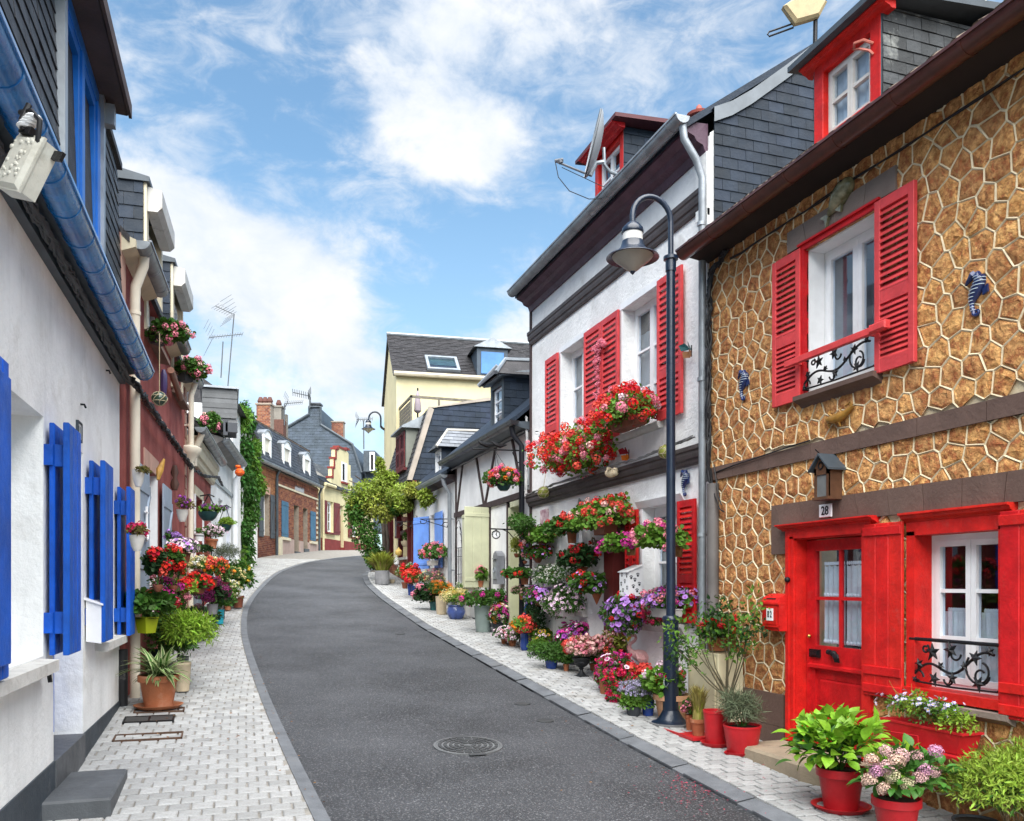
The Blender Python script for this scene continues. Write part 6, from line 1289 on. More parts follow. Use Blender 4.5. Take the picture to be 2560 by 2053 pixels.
for i in range(26): a = random.uniform(0, 6.28); r_ = random.uniform(0, .095); mb.ball((c.x+r_*math.cos(a), c.y+r_*math.sin(a), c.z+.84*s_*90+.012), random.uniform(.014, .024), 7, 4, 1.2, 1, .7)
build('pebbles', mb, M('white_pebble', (.6, .58, .54), .7, .15, isl=.15), tp, kind='stuff')
potted('silvery lavender bush in a red pot on a square red saucer', GP(EE, 740, 1605), ('plain', 94, 68, REDP), ('lavender', 6, 108, 56, 50), leafmat=G_GRY, dens=1.35, lsize=.085, saucer=('sq', REDP), nstem=14)
# rose shrub climbing by the wall
rs = thing('rose_shrub', 'leafy rose shrub with thin bare stems rising before the cream meter cupboard', 'shrub', GP(EE, 585, 1480)+Vector((.1, .1, 0)))
b0 = origin(rs); mb = MB(); mb.sm = True; tips = []
for (ex, ey, w_) in ((300, 330, .5), (180, 480, .75), (430, 430, .4), (620, 330, .3), (760, 420, .3), (840, 480, .28), (200, 700, .7), (330, 560, .5), (520, 260, .35), (700, 600, .3), (880, 220, .2), (120, 620, .8)):
    e = FR.pt(*EE(ex, ey), w_); m_ = b0.lerp(e, .45)+Vector((random.uniform(-.05, .05), random.uniform(-.05, .05), .06)); mb.tube([b0+Vector((0, 0, .12)), b0+Vector((random.uniform(-.02, .02), random.uniform(-.02, .02), .40)), m_+Vector((0, 0, .12)), e], [.012, .010, .006, .003], 6); tips.append((e, m_))
build('stems', mb, M('rose_stem', (.10, .085, .05), .8), rs, kind='stuff')
for i, (e, m_) in enumerate(tips): foliage(rs, tuple(e), (.17, .19, .16), 'oval', .055, (G_MID, G_LT, G_DK)[i % 3], n=70, blobs=4, shape='trail'); foliage(rs, tuple(e.lerp(m_, .4)), (.13, .14, .12), 'oval', .05, G_LT, n=22, blobs=4)
potted('red geranium in a terracotta pot on top of the cream meter cupboard', FR.pt(*EE(510, 672), .22), ('terra', 54, 34, TERRA), ('geranium', 0, 52, 44, 30), [('umbel', RED, 18, .035), ('umbel', [PINK], 5, .035)], leafmat=G_MID, dens=1.1, wall=.25)
mbx = MB(FR); mbx.bbox(7.36, 7.95, .05, .34, .02, .955, .008); mc = build('meter_cupboard', mbx, M('cream_cupboard', (.60, .54, .36), .6, .08), None, label='cream wall cupboard standing against the stone cottage behind the rose', cat='cupboard', at=FR.p(7.65, .2, .1))
build('cupboard_door', MB(FR).bbox(7.40, 7.91, .34, .352, .3, .92, .004), MATS['cream_cupboard'], mc)
# ================================================================ right front: the big red pots, window box and bush
def big_leaves(t, c, r, n, size, mat, blobs=9):
    P, Nn, q_ = cloud_points(c, r, n, blobs, 'dome', .75); key = ('bigleaf', mat.name)
    me = [bpy.data.meshes.get('leaf_%s' % mat.name)]
    if me[0] is None:
        v = [(0, 0, 0)]; W = (.0, .17, .27, .30, .25, .14, 0); f = []
        for i in range(1, 7): y = i/6; zc = .10*math.sin(y*3.1)-.16*y*y; v += [(-W[i], y, zc+.05*W[i]*3), (0, y, zc-.02), (W[i], y, zc+.05*W[i]*3)]
        f += [(0, 2, 1), (0, 3, 2)]
        for i in range(5): k = 1+3*i; f += [(k, k+1, k+4, k+3), (k+1, k+2, k+5, k+4)]
        me[0] = mesh('leaf_%s' % mat.name, v, f, mat, None, True, 60)
    og = origin(t)
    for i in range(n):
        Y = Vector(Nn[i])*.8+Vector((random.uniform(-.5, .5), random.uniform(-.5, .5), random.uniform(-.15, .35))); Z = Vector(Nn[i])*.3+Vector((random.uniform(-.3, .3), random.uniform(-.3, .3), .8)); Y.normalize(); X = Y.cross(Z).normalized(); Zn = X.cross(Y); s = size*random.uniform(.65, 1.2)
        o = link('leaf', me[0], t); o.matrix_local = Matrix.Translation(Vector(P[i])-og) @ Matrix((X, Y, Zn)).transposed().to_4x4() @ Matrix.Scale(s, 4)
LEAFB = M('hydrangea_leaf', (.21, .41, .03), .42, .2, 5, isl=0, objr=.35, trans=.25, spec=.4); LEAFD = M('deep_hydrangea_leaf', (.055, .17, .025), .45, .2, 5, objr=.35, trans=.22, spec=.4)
hy = potted('bright green hydrangea without flowers in a ribbed red pot before the red door', GP(ZC, 1128, 1178), ('terra', 120, 100, REDP), None, saucer=('rd', REDP))
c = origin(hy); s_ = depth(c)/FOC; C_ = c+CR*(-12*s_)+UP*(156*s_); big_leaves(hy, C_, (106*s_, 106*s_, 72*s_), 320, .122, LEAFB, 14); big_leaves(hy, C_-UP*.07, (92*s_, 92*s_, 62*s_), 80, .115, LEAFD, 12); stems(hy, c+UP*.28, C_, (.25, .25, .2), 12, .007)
hp = potted('fading pink mophead hydrangea in a red pot, second from right', gp(*ZC(1440, 1330)), ('terra', 118, 100, REDP), None)
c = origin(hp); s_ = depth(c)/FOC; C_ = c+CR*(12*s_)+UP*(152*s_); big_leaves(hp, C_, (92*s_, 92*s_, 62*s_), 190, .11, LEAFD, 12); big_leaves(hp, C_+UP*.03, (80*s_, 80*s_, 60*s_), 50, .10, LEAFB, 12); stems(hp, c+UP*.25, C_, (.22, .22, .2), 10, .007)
HEADM = [flm('faded_pink_floret', (.58, .36, .36), .35), flm('mauve_floret', (.60, .30, .46), .3), flm('cream_green_floret', (.52, .48, .30), .3), flm('dusty_rose_floret', (.60, .42, .34), .35)]
HM = []
for k, mm in enumerate(HEADM):
    V, F_, m = scatter(BLOOM['head'], np.zeros((1, 3)), np.array([[0, 1., 0]]), np.array([[0, 0, 1.]]), np.ones(1)); HM.append(np_mesh('flower_head', V, F_, mm, None))
for i, (x, y, k) in enumerate([(1380, 850, 0), (1330, 960, 1), (1440, 910, 3), (1390, 940, 0), (1550, 880, 0), (1600, 960, 1), (1290, 1010, 3), (1370, 1060, 3), (1500, 1030, 2), (1660, 850, 1), (1570, 1000, 0), (1300, 900, 3), (1470, 870, 0), (1640, 970, 0), (1420, 990, 2)]):
    px_, py_ = ZC(x, y); dd_ = depth(C_)-.10-.10*math.cos((x-1480)/200*1.4)*(1 if y > 880 else .4); p = EYE+ray(px_, py_)*dd_
    o = link('flower_head', HM[k], hp, p-origin(hp)); r_ = random.uniform(.044, .056); o.scale = (r_, r_, r_*.9); o.rotation_euler = (random.uniform(0, .6), random.uniform(0, .6), random.uniform(0, 6))
bushb = thing('green_bush', 'bright yellow-green willow-leaved bush at the right edge before the window box', 'shrub', gp(2545, 2120))
c = origin(bushb); s_ = depth(c)/FOC; C_ = c+CR*(-14*s_)+UP*(152*s_)
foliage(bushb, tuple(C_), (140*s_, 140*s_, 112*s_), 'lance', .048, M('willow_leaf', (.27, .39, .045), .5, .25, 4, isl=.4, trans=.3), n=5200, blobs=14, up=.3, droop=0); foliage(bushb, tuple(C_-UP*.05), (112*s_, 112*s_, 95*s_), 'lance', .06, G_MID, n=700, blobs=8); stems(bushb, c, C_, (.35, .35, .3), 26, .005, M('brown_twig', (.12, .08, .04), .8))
potted('dark pot under the yellow-green bush', gp(2440, 2110), ('plain', 110, 60, CHARP))
wbx = thing('window_box', 'dark red window box of small pale flowers under the iron window guard', 'window box', FR.p(4.76, .25, .50))
trough(wbx, FR.p(4.76, .25, .50), .74, .19, .15, REDP, FR); build('drip_tray', MB(FR).box(4.36, 5.16, .12, .40, .475, .495), REDP, wbx)
build('bracket', MB(FR).tube([(5.12, .37, .50), (5.12, .37, .56), (4.72, .385, .58), (4.72, .38, .50)], .006, 5), REDP, wbx)
for u in (5.0, 4.5): build('bracket', MB(FR).tube([(u, .0, .48), (u, .36, .48)], .01, 5), REDP, wbx)
for k in range(5): foliage(wbx, tuple(FR.p(5.04-k*.145, .25, .74+.03*(k % 2)-.012*k)), (.13, .12, .11), 'oval', .032, (G_LT, G_LIME, G_MID)[k % 3], n=260, blobs=6)
blossoms(wbx, tuple(FR.p(4.78, .24, .76)), (.11, .36, .13), 'daisy', [flm('pale_violet_petal', (.50, .50, .78)), YEL], 46, .017)
stems(wbx, FR.p(4.9, .25, .68), FR.p(5.0, .25, .86), (.1, .2, .1), 14, .002, G_STR)
ds = MB(); N_ = 10; ol = [(5.0, 5.50), (4.62, 5.50), (4.46, 5.60), (4.40, 5.74), (4.40, 6.66), (5.0, 6.66)]
ds.add([(x, y, -.05) for x, y in ol]+[(x, y, .175) for x, y in ol]+[(x+.02 if x < 4.9 else x, y, .20) for x, y in ol], [(i, (i+1) % 6, 6+(i+1) % 6, 6+i) for i in range(6)]+[(6+i, 6+(i+1) % 6, 12+(i+1) % 6, 12+i) for i in range(6)]+[(12, 13, 14, 15, 16, 17)])
build('doorstep', ds, M('worn_sandstone', (.33, .27, .19), .85, .2, 4, .5, 30, dirt=(.16, .13, .10), dirt_s=4, dirt_shade_t=(.5, .75)), None, label='worn sandstone doorstep with a rounded corner before the red door', cat='doorstep', at=(4.7, 6, 0))
build('threshold', MB(FR).box(5.52, 6.7, -.25, .09, .0, .20), stepm, S28)

# ================================================================ right side: baskets and boxes on the walls
def WP(z, x, y, w=.2): return FR.pt(*z(x, y), w)
potted('huge coral-red geranium over the doorway of the white house', WP(CC, 1010, 560, .25), ('trough', 70, 26, TERRAD), ('geranium', 0, 38, 74, 42), [('umbel', CORAL, 34, .05), ('umbel', RED, 10, .045), ('umbel', [PALEP], 14, .04)], F=FR, wall=.30, dens=1.25, leafmat=G_LT, group=WBX)
potted('red geranium in a terracotta half pot on a wire bracket left of the bell', WP(CC, 575, 670, .18), ('plain', 25, 27, TERRA), ('geranium', -20, 38, 32, 24), [('umbel', RED, 22, .042)], wall=.24, group=WBX)
potted('pale pink geranium in a hanging pot under the pink picture tile', WP(CC, 190, 720, .18), ('bowl', 24, 16, TERRAD), ('geranium', -6, 24, 34, 24), [('umbel', [PALEP], 14, .04)], wall=.26, leafmat=G_LT, group=WBX)
potted('dark red petunias in a wall pot below the pale pink geranium', WP(CC, 130, 930, .18), ('bowl', 24, 16, TERRAD), ('petunia', -2, 20, 28, 20), [('petunia', [DRED, THROAT], 60, 0.024), ('petunia', [LILAC, THROAT], 18, 0.024)], wall=.24, group=WBX)
potted('trailing white-flowered plant stretched along the white wall', WP(CC, 330, 1110, .14), ('bowl', 26, 14, TERRAD), ('small', 0, 12, 58, 19), [('small', [WHT], 170, .024)], wall=.2, shape='trail', leaf='lance', lsize=.06, group=WBX)
potted('dark crimson geranium in a terracotta wall pot beside the bell', WP(CC, 720, 1110, .2), ('cone', 26, 24, TERRA), ('geranium', -8, 44, 42, 33), [('umbel', DRED, 12, .045), ('umbel', RED, 6, .045)], leafmat=G_DK, wall=.28, dens=1.2, group=WBX)
potted('red and lilac geranium in a cone-shaped terracotta wall pot', WP(CC, 900, 1478, .2), ('cone', 31, 34, TERRA), ('geranium', -22, 46, 36, 28), [('umbel', RED, 14, .045), ('petunia', [LILAC, PURP], 30, 0.025)], wall=.27, group=WBX)
potted('lilac petunia bush spilling left of the white window box', WP(CC, 140, 1500, .25), ('bowl', 26, 18, TERRAD), ('petunia', 2, 22, 28, 26), [('petunia', [LILAC, PURP], 90, 0.025), ('petunia', [MAG, THROAT], 36, 0.025), ('umbel', RED, 3, .04)], wall=.27, group=WBX)
potted('white-rimmed purple petunias cascading from a white window box', WP(CC, 450, 1625, .2), ('trough', 92, 20, WHTP), ('petunia', 12, 40, 48, 27), [('petunia', [WPINK, PURP], 180, 0.025)], wall=.26, F=FR, shape='trail', group=WBX)
potted('dark trailing foliage hanging below the lilac petunias', WP(CC, 110, 1640, .22), ('bowl', 18, 12, TERRAD), ('trail', -6, 6, 26, 34), [('umbel', DRED, 4, .035)], leafmat=G_DK, wall=.24, shape='trail', group=WBX)
potted('magenta geranium in a wicker basket by the red louvred shutters', WP(CC, 1350, 830, .28), ('plain', 27, 33, WICK), ('geranium', -26, 26, 33, 25), [('umbel', MAG, 18, .05)], wall=.26, leafmat=G_LT, group=WBX)
potted('pink geranium in a hanging wicker basket half behind the lamp post', WP(CC, 1935, 850, .3), ('plain', 40, 36, WICK), ('geranium', -34, 42, 48, 40), [('umbel', PINK, 26, .045), ('umbel', [MAG], 8, .04)], wall=.3, leafmat=G_LT, group=WBX)
potted('violet petunias in a box on the right of the oxblood door', WP(CC, 1340, 1700, .3), ('trough', 60, 20, CHARP), ('petunia', -12, 34, 48, 37), [('petunia', [LILAC, PURP], 180, 0.028), ('umbel', RED, 6, .045)], wall=.32, F=FR, shape='trail', group=WBX)
potted('lilac petunias in a white window box behind the lamp post', WP(CC, 1780, 1640, .25), ('trough', 120, 22, WHTP), ('petunia', 0, 38, 54, 30), [('petunia', [LILAC, PURP], 135, 0.028), ('umbel', [PINK], 20, .04), ('umbel', [MAG], 14, .035)], wall=.27, F=FR, group=WBX)
potted('deep pink flowers drooping from the sill left of the lamp post', WP(CC, 1700, 1690, .22), ('bowl', 20, 14, TERRAD), ('trail', 0, 18, 30, 22), [('umbel', [CRIM], 20, .035), ('umbel', [PINK], 14, .03)], wall=.25, shape='trail', group=WBX)
# upper window boxes
potted('red and pink geraniums overflowing the box under the left upper window', WP(R2, 610, 1290, .28), ('trough', 150, 26, TERRAD), ('ivygeranium', -8, 46, 98, 62), [('umbel', RED, 55, .055), ('umbel', CORAL, 45, .055), ('umbel', [PINK], 30, .05), ('umbel', [PALEP], 16, .045)], wall=.36, F=FR, dens=1.15, shape='trail', leafmat=G_LT)
potted('red and coral geraniums overflowing the box under the right upper window', WP(R2, 1010, 1010, .28), ('trough', 140, 26, TERRAD), ('ivygeranium', -4, 34, 86, 64), [('umbel', RED, 45, .055), ('umbel', CORAL, 45, .055), ('umbel', [PINK], 28, .05), ('umbel', [WPINK], 14, .045)], wall=.34, F=FR, dens=1.15, leafmat=G_LT)
# half-timbered cottage
hb = potted('round hanging basket of orange and pink geraniums on a bird bracket', WP(HH, 430, 425, .5), ('bowl', 40, 22, DKGRN), ('ivygeranium', 0, 26, 49, 34), [('umbel', CORAL, 20, .05), ('umbel', [ORG], 8, .05), ('umbel', [PINK], 26, .04), ('umbel', [MAG], 10, .035)], leafmat=G_MID, dens=1.2)
mb = MB(FR); mb.sm = True; mb.tube([(13.97, .05, 4.02), (13.97, 1.02, 4.0)], .014, 6); mb.tube([(13.97, .05, 3.75), (13.97, .22, 3.82), (13.97, .3, 3.98)], .01, 6)
for w_ in (.55, .8): mb.tube([(13.97, w_-.14, 4.10), (13.97, w_-.02, 4.075), (13.97, w_+.08, 4.11), (13.97, w_+.13, 4.15)], [.008, .038, .034, .01], 7)
build('basket_bracket', mb, iron, None, label='black iron bracket topped with two bird silhouettes on the black downpipe', cat='bracket', at=FR.p(13.97, .3, 4))
mb = MB(); c = origin(hb)
for k in range(3): a = k*2.1; mb.tube([c+Vector((.19*math.cos(a), .19*math.sin(a), .2)), FR.p(13.97, .62, 3.99)], .004, 5)
build('chain', mb, iron, hb, kind='stuff')
potted('dark-leaved hanging basket at the top of the black downpipe', WP(HH, 590, 690, .3), ('bowl', 22, 18, TERRAD), ('petunia', -20, 16, 33, 25), leafmat=G_MID, wall=.3, shape='trail', dens=1.2)
potted('golden-green topiary ball beside the pale green door', WP(HH, 525, 905, .25), ('bowl', 16, 10, TERRAD), ('small', 0, 24, 19, 25), leafmat=G_YEL, lsize=.03, dens=1.1)
potted('single red geranium in a terracotta pot on the black downpipe', WP(R3, 297, 697, .25), ('terra', 24, 21, TERRA), ('geranium', -18, 26, 29, 17), [('umbel', RED, 6, .045)], wall=.3)
potted('small pink-white busy lizzie hanging under the single red geranium', WP(R3, 280, 795, .25), ('terra', 16, 14, TERRA), ('small', -4, 20, 20, 14), [('small', [PALEP], 40, .03)], wall=.25)
potted('coral and lilac mixed flowers climbing the black downpipe', WP(R3, 300, 560, .25), ('bowl', 12, 8, TERRAD), ('small', 0, 34, 12, 50), [('umbel', [CORAL], 4, .05), ('umbel', [PINK], 6, .04), ('petunia', [LILAC, PURP], 21, 0.025)], wall=.18, dens=.6)
potted('pink geraniums in a white stone window box below the light blue shutter', WP(DD, 800, 912, .22), ('trough', 44, 12, WHTP), ('geranium', 8, 30, 32, 27), [('umbel', [PINK], 36, .05), ('umbel', CORAL, 8, .045)], wall=.3, F=FR, leafmat=G_MID)
potted('green ferny plant in a hanging bowl between the maroon posts', FR.pt(*PG(318, 480), .0), ('bowl', 25, 14, BEIGE), ('small', 6, 24, 12, 18), leafmat=G_MID)
potted('climbing rose in a pot at the white wall beside the trellis', gx(DD(1030, 1110)[0], 4.85), ('terra', 18, 14, TERRA), ('trail', 0, 44, 14, 36), [('small', [WHT], 20, .03)], leafmat=G_LT, dens=.5)
# climbing tree over the porch
wt = thing('wisteria_tree', 'bushy yellow-green wisteria spreading over the porch of the mansard house', 'tree', gx(DD(385, 1000)[0], 4.75)); c = origin(wt)
tk = MB(); tk.sm = True; q1 = FR.pt(*PG(120, 300), -.2)
tk.tube([c, c+Vector((.02, .1, .8)), c+Vector((.0, .2, 1.6)), c+Vector((-.1, .3, 2.4))], [.10, .075, .07, .06], 9); tk.tube([c+Vector((.05, .12, .1)), c+Vector((.13, .05, 1.0)), c+Vector((.05, .3, 2.2))], [.06, .05, .05], 8)
for k in range(7): a = k*.9; tk.tube([c+Vector((-.05, .25, 2.2)), c+Vector((.5*math.cos(a), .3+.7*math.sin(a), 2.8)), c+Vector((1.1*math.cos(a), .4+1.5*math.sin(a), 3.1))], [.05, .035, .015], 7)
build('trunk', tk, M('dark_bark', (.07, .055, .045), .9, .3, 8, .6, 30), wt)
WL = [M('wisteria_leaf', (.22, .29, .035), .5, .3, 3, isl=.45, trans=.3), G_MID, G_YEL]
for (x, y, rx, rz, X_, k, n) in ((910, 1230, 40, 28, 4.3, 0, 1), (960, 1215, 44, 30, 4.5, 0, 1), (900, 1290, 34, 50, 4.2, 1, 1), (940, 1265, 40, 34, 4.3, 2, 1), (1000, 1230, 42, 24, 4.6, 0, 1), (1040, 1222, 28, 20, 4.6, 2, 1), (1065, 1240, 16, 18, 4.7, 0, 1), (925, 1340, 32, 50, 4.35, 1, 1), (890, 1260, 22, 30, 4.0, 2, 1), (960, 1190, 26, 18, 4.6, 0, 1), (950, 1160, 9, 18, 4.6, 0, .5), (985, 1265, 26, 22, 4.5, 1, 1), (935, 1390, 26, 26, 4.4, 1, .9), (1010, 1255, 26, 16, 4.6, 0, 1)):
    r_ = ray(x, y); dd2 = min(25.2, 4.7/max(.01, r_.x)); p = EYE+r_*dd2; s_ = dd2/FOC
    foliage(wt, tuple(p), (rx*s_, rx*s_*1.1, rz*s_), 'oval', .10, WL[k], n=int(1200*n), blobs=8, shape='trail', name='crown', up=.4)
# ivy on the left
ivm = [G_IVY, G_LT, G_MID]
for (x, y, rx, rz, D_, k, n) in ((598, 1040, 16, 34, 27, 1, 260), (618, 1050, 14, 40, 28, 0, 260), (604, 1120, 22, 40, 27, 0, 420), (625, 1150, 24, 46, 28.5, 1, 460), (634, 1200, 20, 36, 29, 1, 360), (612, 1210, 24, 44, 28, 0, 460), (604, 1290, 22, 52, 28, 2, 460), (622, 1270, 20, 44, 28.5, 0, 380), (608, 1370, 22, 40, 28, 0, 380), (595, 1340, 12, 50, 27.5, 2, 260), (592, 1230, 9, 50, 27, 2, 200), (630, 1110, 14, 26, 29, 1, 200), (612, 1410, 20, 26, 28, 2, 260), (598, 1415, 16, 34, 27.2, 0, 260), (594, 1385, 14, 40, 27, 1, 240), (600, 1180, 14, 40, 27, 0, 260), (606, 1330, 16, 40, 27.2, 0, 260)):
    p = EYE+ray(x, y)*D_; s_ = D_/FOC; foliage(IV, tuple(p), (rx*s_*1.35, rx*s_*1.3, rz*s_), 'oval', .14, ivm[k], n=int(n*2.4), blobs=8, shape='trail', name='creeper', up=.2, droop=.6)
# ================================================================ left side: pots, from near to far
GL = 'flower pots crowded along the left wall'
sp = potted('variegated spider plant in a big terracotta pot on a saucer, nearest on the left', GP(LB, 950, 766), ('terra', 98, 78, TERRA), None, saucer=('rd', TERRA), group=GL)
c = origin(sp); top = c+UP*(depth(c)/FOC*74)
n = 130; a = rng.uniform(0, 6.28, n); e = rng.uniform(-.05, 1.3, n); S = rng.uniform(.26, .50, n)
def arch_leaf(): 
    v = []; f = []
    for i in range(7): t_ = i/6; w_ = .05*math.sin(math.pi*min(1, t_*.9+.1))+.004; y = t_*(1-.12*t_); z = .42*t_-.62*t_*t_; v += [(-w_, y, z), (-w_*.45, y, z+.004), (w_*.45, y, z+.004), (w_, y, z)]
    for i in range(6): k = i*4; f += [(k, k+1, k+5, k+4), (k+1, k+2, k+6, k+5), (k+2, k+3, k+7, k+6)]
    return T(v, f, [1, 0, 1]*6)
P_ = np.array([[top.x, top.y, top.z]]*n)+rng.normal(size=(n, 3))*np.array((.03, .03, .01)); Y_ = np.stack([np.cos(a)*np.cos(e), np.sin(a)*np.cos(e), np.sin(e)], 1); Z_ = np.array([[0, 0, 1.]]*n)+rng.normal(size=(n, 3))*.1
V, F_, m = scatter(arch_leaf(), P_, Y_, Z_, S); link('leaves', np_mesh('leaves', V-np.array(c), F_, [G_MID, G_VAR], m), sp, kind='stuff')
potted('bright feathery asparagus fern in a beige pot right behind the spider plant', GP(LB, 1090, 665), ('plain', 44, 72, BEIGE), ('fern', 26, 140, 62, 52), leaf='lance', leafmat=G_LIME, dens=1.9, lsize=.075, group=GL)
potted('broad-leaved green plant with red-brown base above the spider plant', GP(LB, 965, 560)+Vector((-.05, .05, 0)), ('plain', 40, 60, DKGRN), ('bush', 6, 112, 62, 46), [('small', [WPINK], 24, .03)], leafmat=G_MID, dens=1.1, lsize=.075, group=GL)
st = FL1.pt(*LB(870, 330), .0); 
t = potted('lush geranium in a lime green plastic trough on a bracket', F2.pt(*LB(878, 318), .25), ('square', 58, 40, LIMEP), ('geranium', -2, 66, 48, 30), [('umbel', [DRED], 2, .05), ('umbel', [MAG], 2, .04)], dens=1.2, lsize=.065, leafmat=G_MID, group=GL)
potted('leafy hydrangea in a mottled grey stone bowl', GP(LL, 1070, 1500), ('bowl', 40, 34, GRYP), ('bush', -18, 46, 40, 24), [('head', [flm('brownish_floret', (.14, .06, .08))], 3, .07), ('head', [CRM], 3, .06)], leafmat=G_DK, lsize=.085, dens=.9, group=GL)
potted('green leafy plant in a small turquoise pot near the kerb', GP(LL, 1198, 1345), ('plain', 22, 36, TURQ), ('bush', -4, 54, 24, 24), [('umbel', [MAG], 2, .06)], leafmat=G_MID, lsize=.07, group=GL)
bx = FL1
potted('pink and white geranium in a pale square box', F2.pt(*LL(655, 1300), .45), ('square', 30, 20, WHTP), ('geranium', -4, 34, 26, 18), [('umbel', [PINK], 14, .045), ('umbel', [WPINK], 12, .045)], group=GL)
potted('yellow-green coleus and red geranium in a round dark red wall pot', F2.pt(*LL(708, 1092), .5), ('bowl', 30, 20, BURG), ('bush', 12, 34, 27, 20), [('umbel', RED, 5, .05)], leafmat=G_LIME, group=GL)
potted('tall scarlet geranium climbing in front of the grey shutter', F2.pt(*LL(455, 960), .4), ('bowl', 26, 18, TERRAD), ('geranium', -2, 62, 22, 38), [('umbel', RED, 9, .055), ('umbel', CORAL, 4, .05)], leafmat=G_DK, dens=1.3, group=GL)
potted('loose red geranium stems right of the tall scarlet geranium', F2.pt(*LL(640, 960), .5), ('bowl', 22, 16, TERRAD), ('geranium', 4, 58, 21, 38), [('umbel', RED, 15, .04), ('umbel', CORAL, 7, .04)], leafmat=G_MID, dens=.7, group=GL)
potted('thin magenta-flowered plant trailing beside the lime trough', F2.pt(*LL(540, 1180), .4), None, ('trail', 0, 20, 26, 62), [('umbel', [MAG], 8, .045), ('umbel', [PINK], 10, .04)], dens=.45, nstem=0, group=GL)
potted('lilac-white petunias in a brown plastic trough under the cream downpipe', F2.pt(*LL(768, 610), .5), ('square', 34, 24, TERRAD), ('petunia', 8, 38, 30, 18), [('petunia', [WPINK, PURP], 64, 0.034), ('petunia', [LILAC, PURP], 22, 0.034)], leafmat=G_MID, group=GL)
potted('violet flowers in a pale terracotta wall pot by the grey shutter', F2.pt(*LL(655, 495), .3), ('plain', 25, 27, TERRAP), ('small', -2, 36, 16, 12), [('small', [LILAC], 24, .04)], group=GL)
potted('creamy white bacopa in a charcoal trough', F3.pt(*LL(945, 830), .5), ('square', 26, 24, CHARP), ('small', 6, 38, 28, 18), [('small', [CRM], 60, .045), ('small', [WHT], 30, .04)], leafmat=G_LT, group=GL)
potted('compact green plant in a brown pot on the shelf left of the white enamel pail', F3.pt(*LL(995, 600), .5), ('terra', 28, 22, TERRAD), ('bush', 0, 30, 18, 10), leafmat=G_DK, group=GL)
potted('pale pink pelargonium in a terracotta pot high on the plant shelf', F3.pt(*LL(1100, 440), .45), ('terra', 31, 24, TERRA), ('bush', 2, 38, 20, 18), [('small', [WPINK], 40, .045)], leafmat=G_MID, group=GL)
potted('grey-green herb in a terracotta trough at the end of the plant shelf', F3.pt(*LL(1240, 690), .6), ('terra', 27, 24, TERRA), ('lavender', 4, 36, 24, 18), leafmat=G_GRY, group=GL)
potted('white-flowered plant in a burgundy pot', F3.pt(*LL(1255, 950), .75), ('plain', 24, 22, BURG), ('bush', 4, 40, 26, 20), [('small', [CRM], 40, .04), ('umbel', CORAL, 3, .05)], leafmat=G_MID, group=GL)
potted('small red fuchsia in a terracotta pot at the kerb end of the row', GP(LL, 1395, 1058), ('terra', 18, 34, TERRA), ('fuchsia', -2, 42, 16, 14), [('bell', [RED], 24, .05)], leafmat=G_LT, group=GL)
potted('tall beige pot of trailing greenery before the burgundy pot', GP(LL, 1325, 1110), ('plain', 18, 28, BEIGE), ('trail', 0, 34, 18, 14), leafmat=G_DK, group=GL)
potted('big loose green shrub closing the row of pots by the ivy', Vector((.17, 19.6, g(19.6)+PAVE)), ('terra', 30, 30, TERRAD), ('bush', 2, 66, 31, 42), [('small', [WHT], 24, .05), ('small', [YEL], 20, .05)], leafmat=G_MID, dens=1.5, lsize=.1, group=GL)
potted('red and orange nasturtiums in the middle of the left row', F3.pt(*LL(1110, 900), .8), ('square', 26, 20, TERRAD), ('bush', 6, 40, 26, 22), [('umbel', CORAL, 10, .05), ('small', [ORG], 14, .05)], leafmat=G_MID, group=GL)
potted('plum hydrangea in the middle of the left row', F3.pt(*LL(1110, 1230), .75), ('plain', 28, 26, GRYP), ('bush', 0, 46, 32, 22), [('head', [flm('plum_floret', (.22, .03, .12))], 5, .09)], leafmat=G_DK, lsize=.09, group=GL)
potted('red geranium in a pale trough under the cream downpipe hopper', F2.pt(*LL(930, 980), .65), ('square', 40, 14, TERRAD), ('geranium', -2, 24, 25, 14), [('umbel', RED, 12, .06)], group=GL)
potted('fresh green leafy perennial between the fern and the stone bowl', GP(LL, 900, 1560), ('plain', 34, 24, DKGRN), ('bush', 0, 40, 36, 24), [('small', [WPINK], 16, .035)], leafmat=G_LT, lsize=.07, dens=1.3, group=GL)
potted('dark leafy filler against the wall behind the spider plant', GP(LB, 1010, 600), ('plain', 40, 30, CHARP), ('bush', 0, 84, 46, 44), leafmat=G_MID, lsize=.075, dens=1.2, group=GL)
potted('mixed magenta and green filler under the red wall pot', Vector((-.62, 12.5, g(12.5)+PAVE)), ('plain', 30, 24, CHARP), ('bush', -4, 52, 34, 30), [('umbel', [MAG], 8, .04), ('umbel', [PINK], 8, .04)], leafmat=G_MID, lsize=.06, dens=1.1, group=GL)
potted('green fuchsia bush behind the turquoise pot', GP(LL, 1150, 1190), ('plain', 26, 24, CHARP), ('bush', 4, 44, 28, 26), [('bell', [RED], 20, .045)], leafmat=G_MID, dens=1.2, group=GL)
potted('yellow and white nemesia toward the kerb end of the left row', GP(LL, 1290, 1180), ('terra', 22, 20, TERRA), ('small', 4, 40, 26, 24), [('small', [CRM], 40, .04), ('small', [WHT], 30, .04)], leafmat=G_LT, dens=1.2, group=GL)
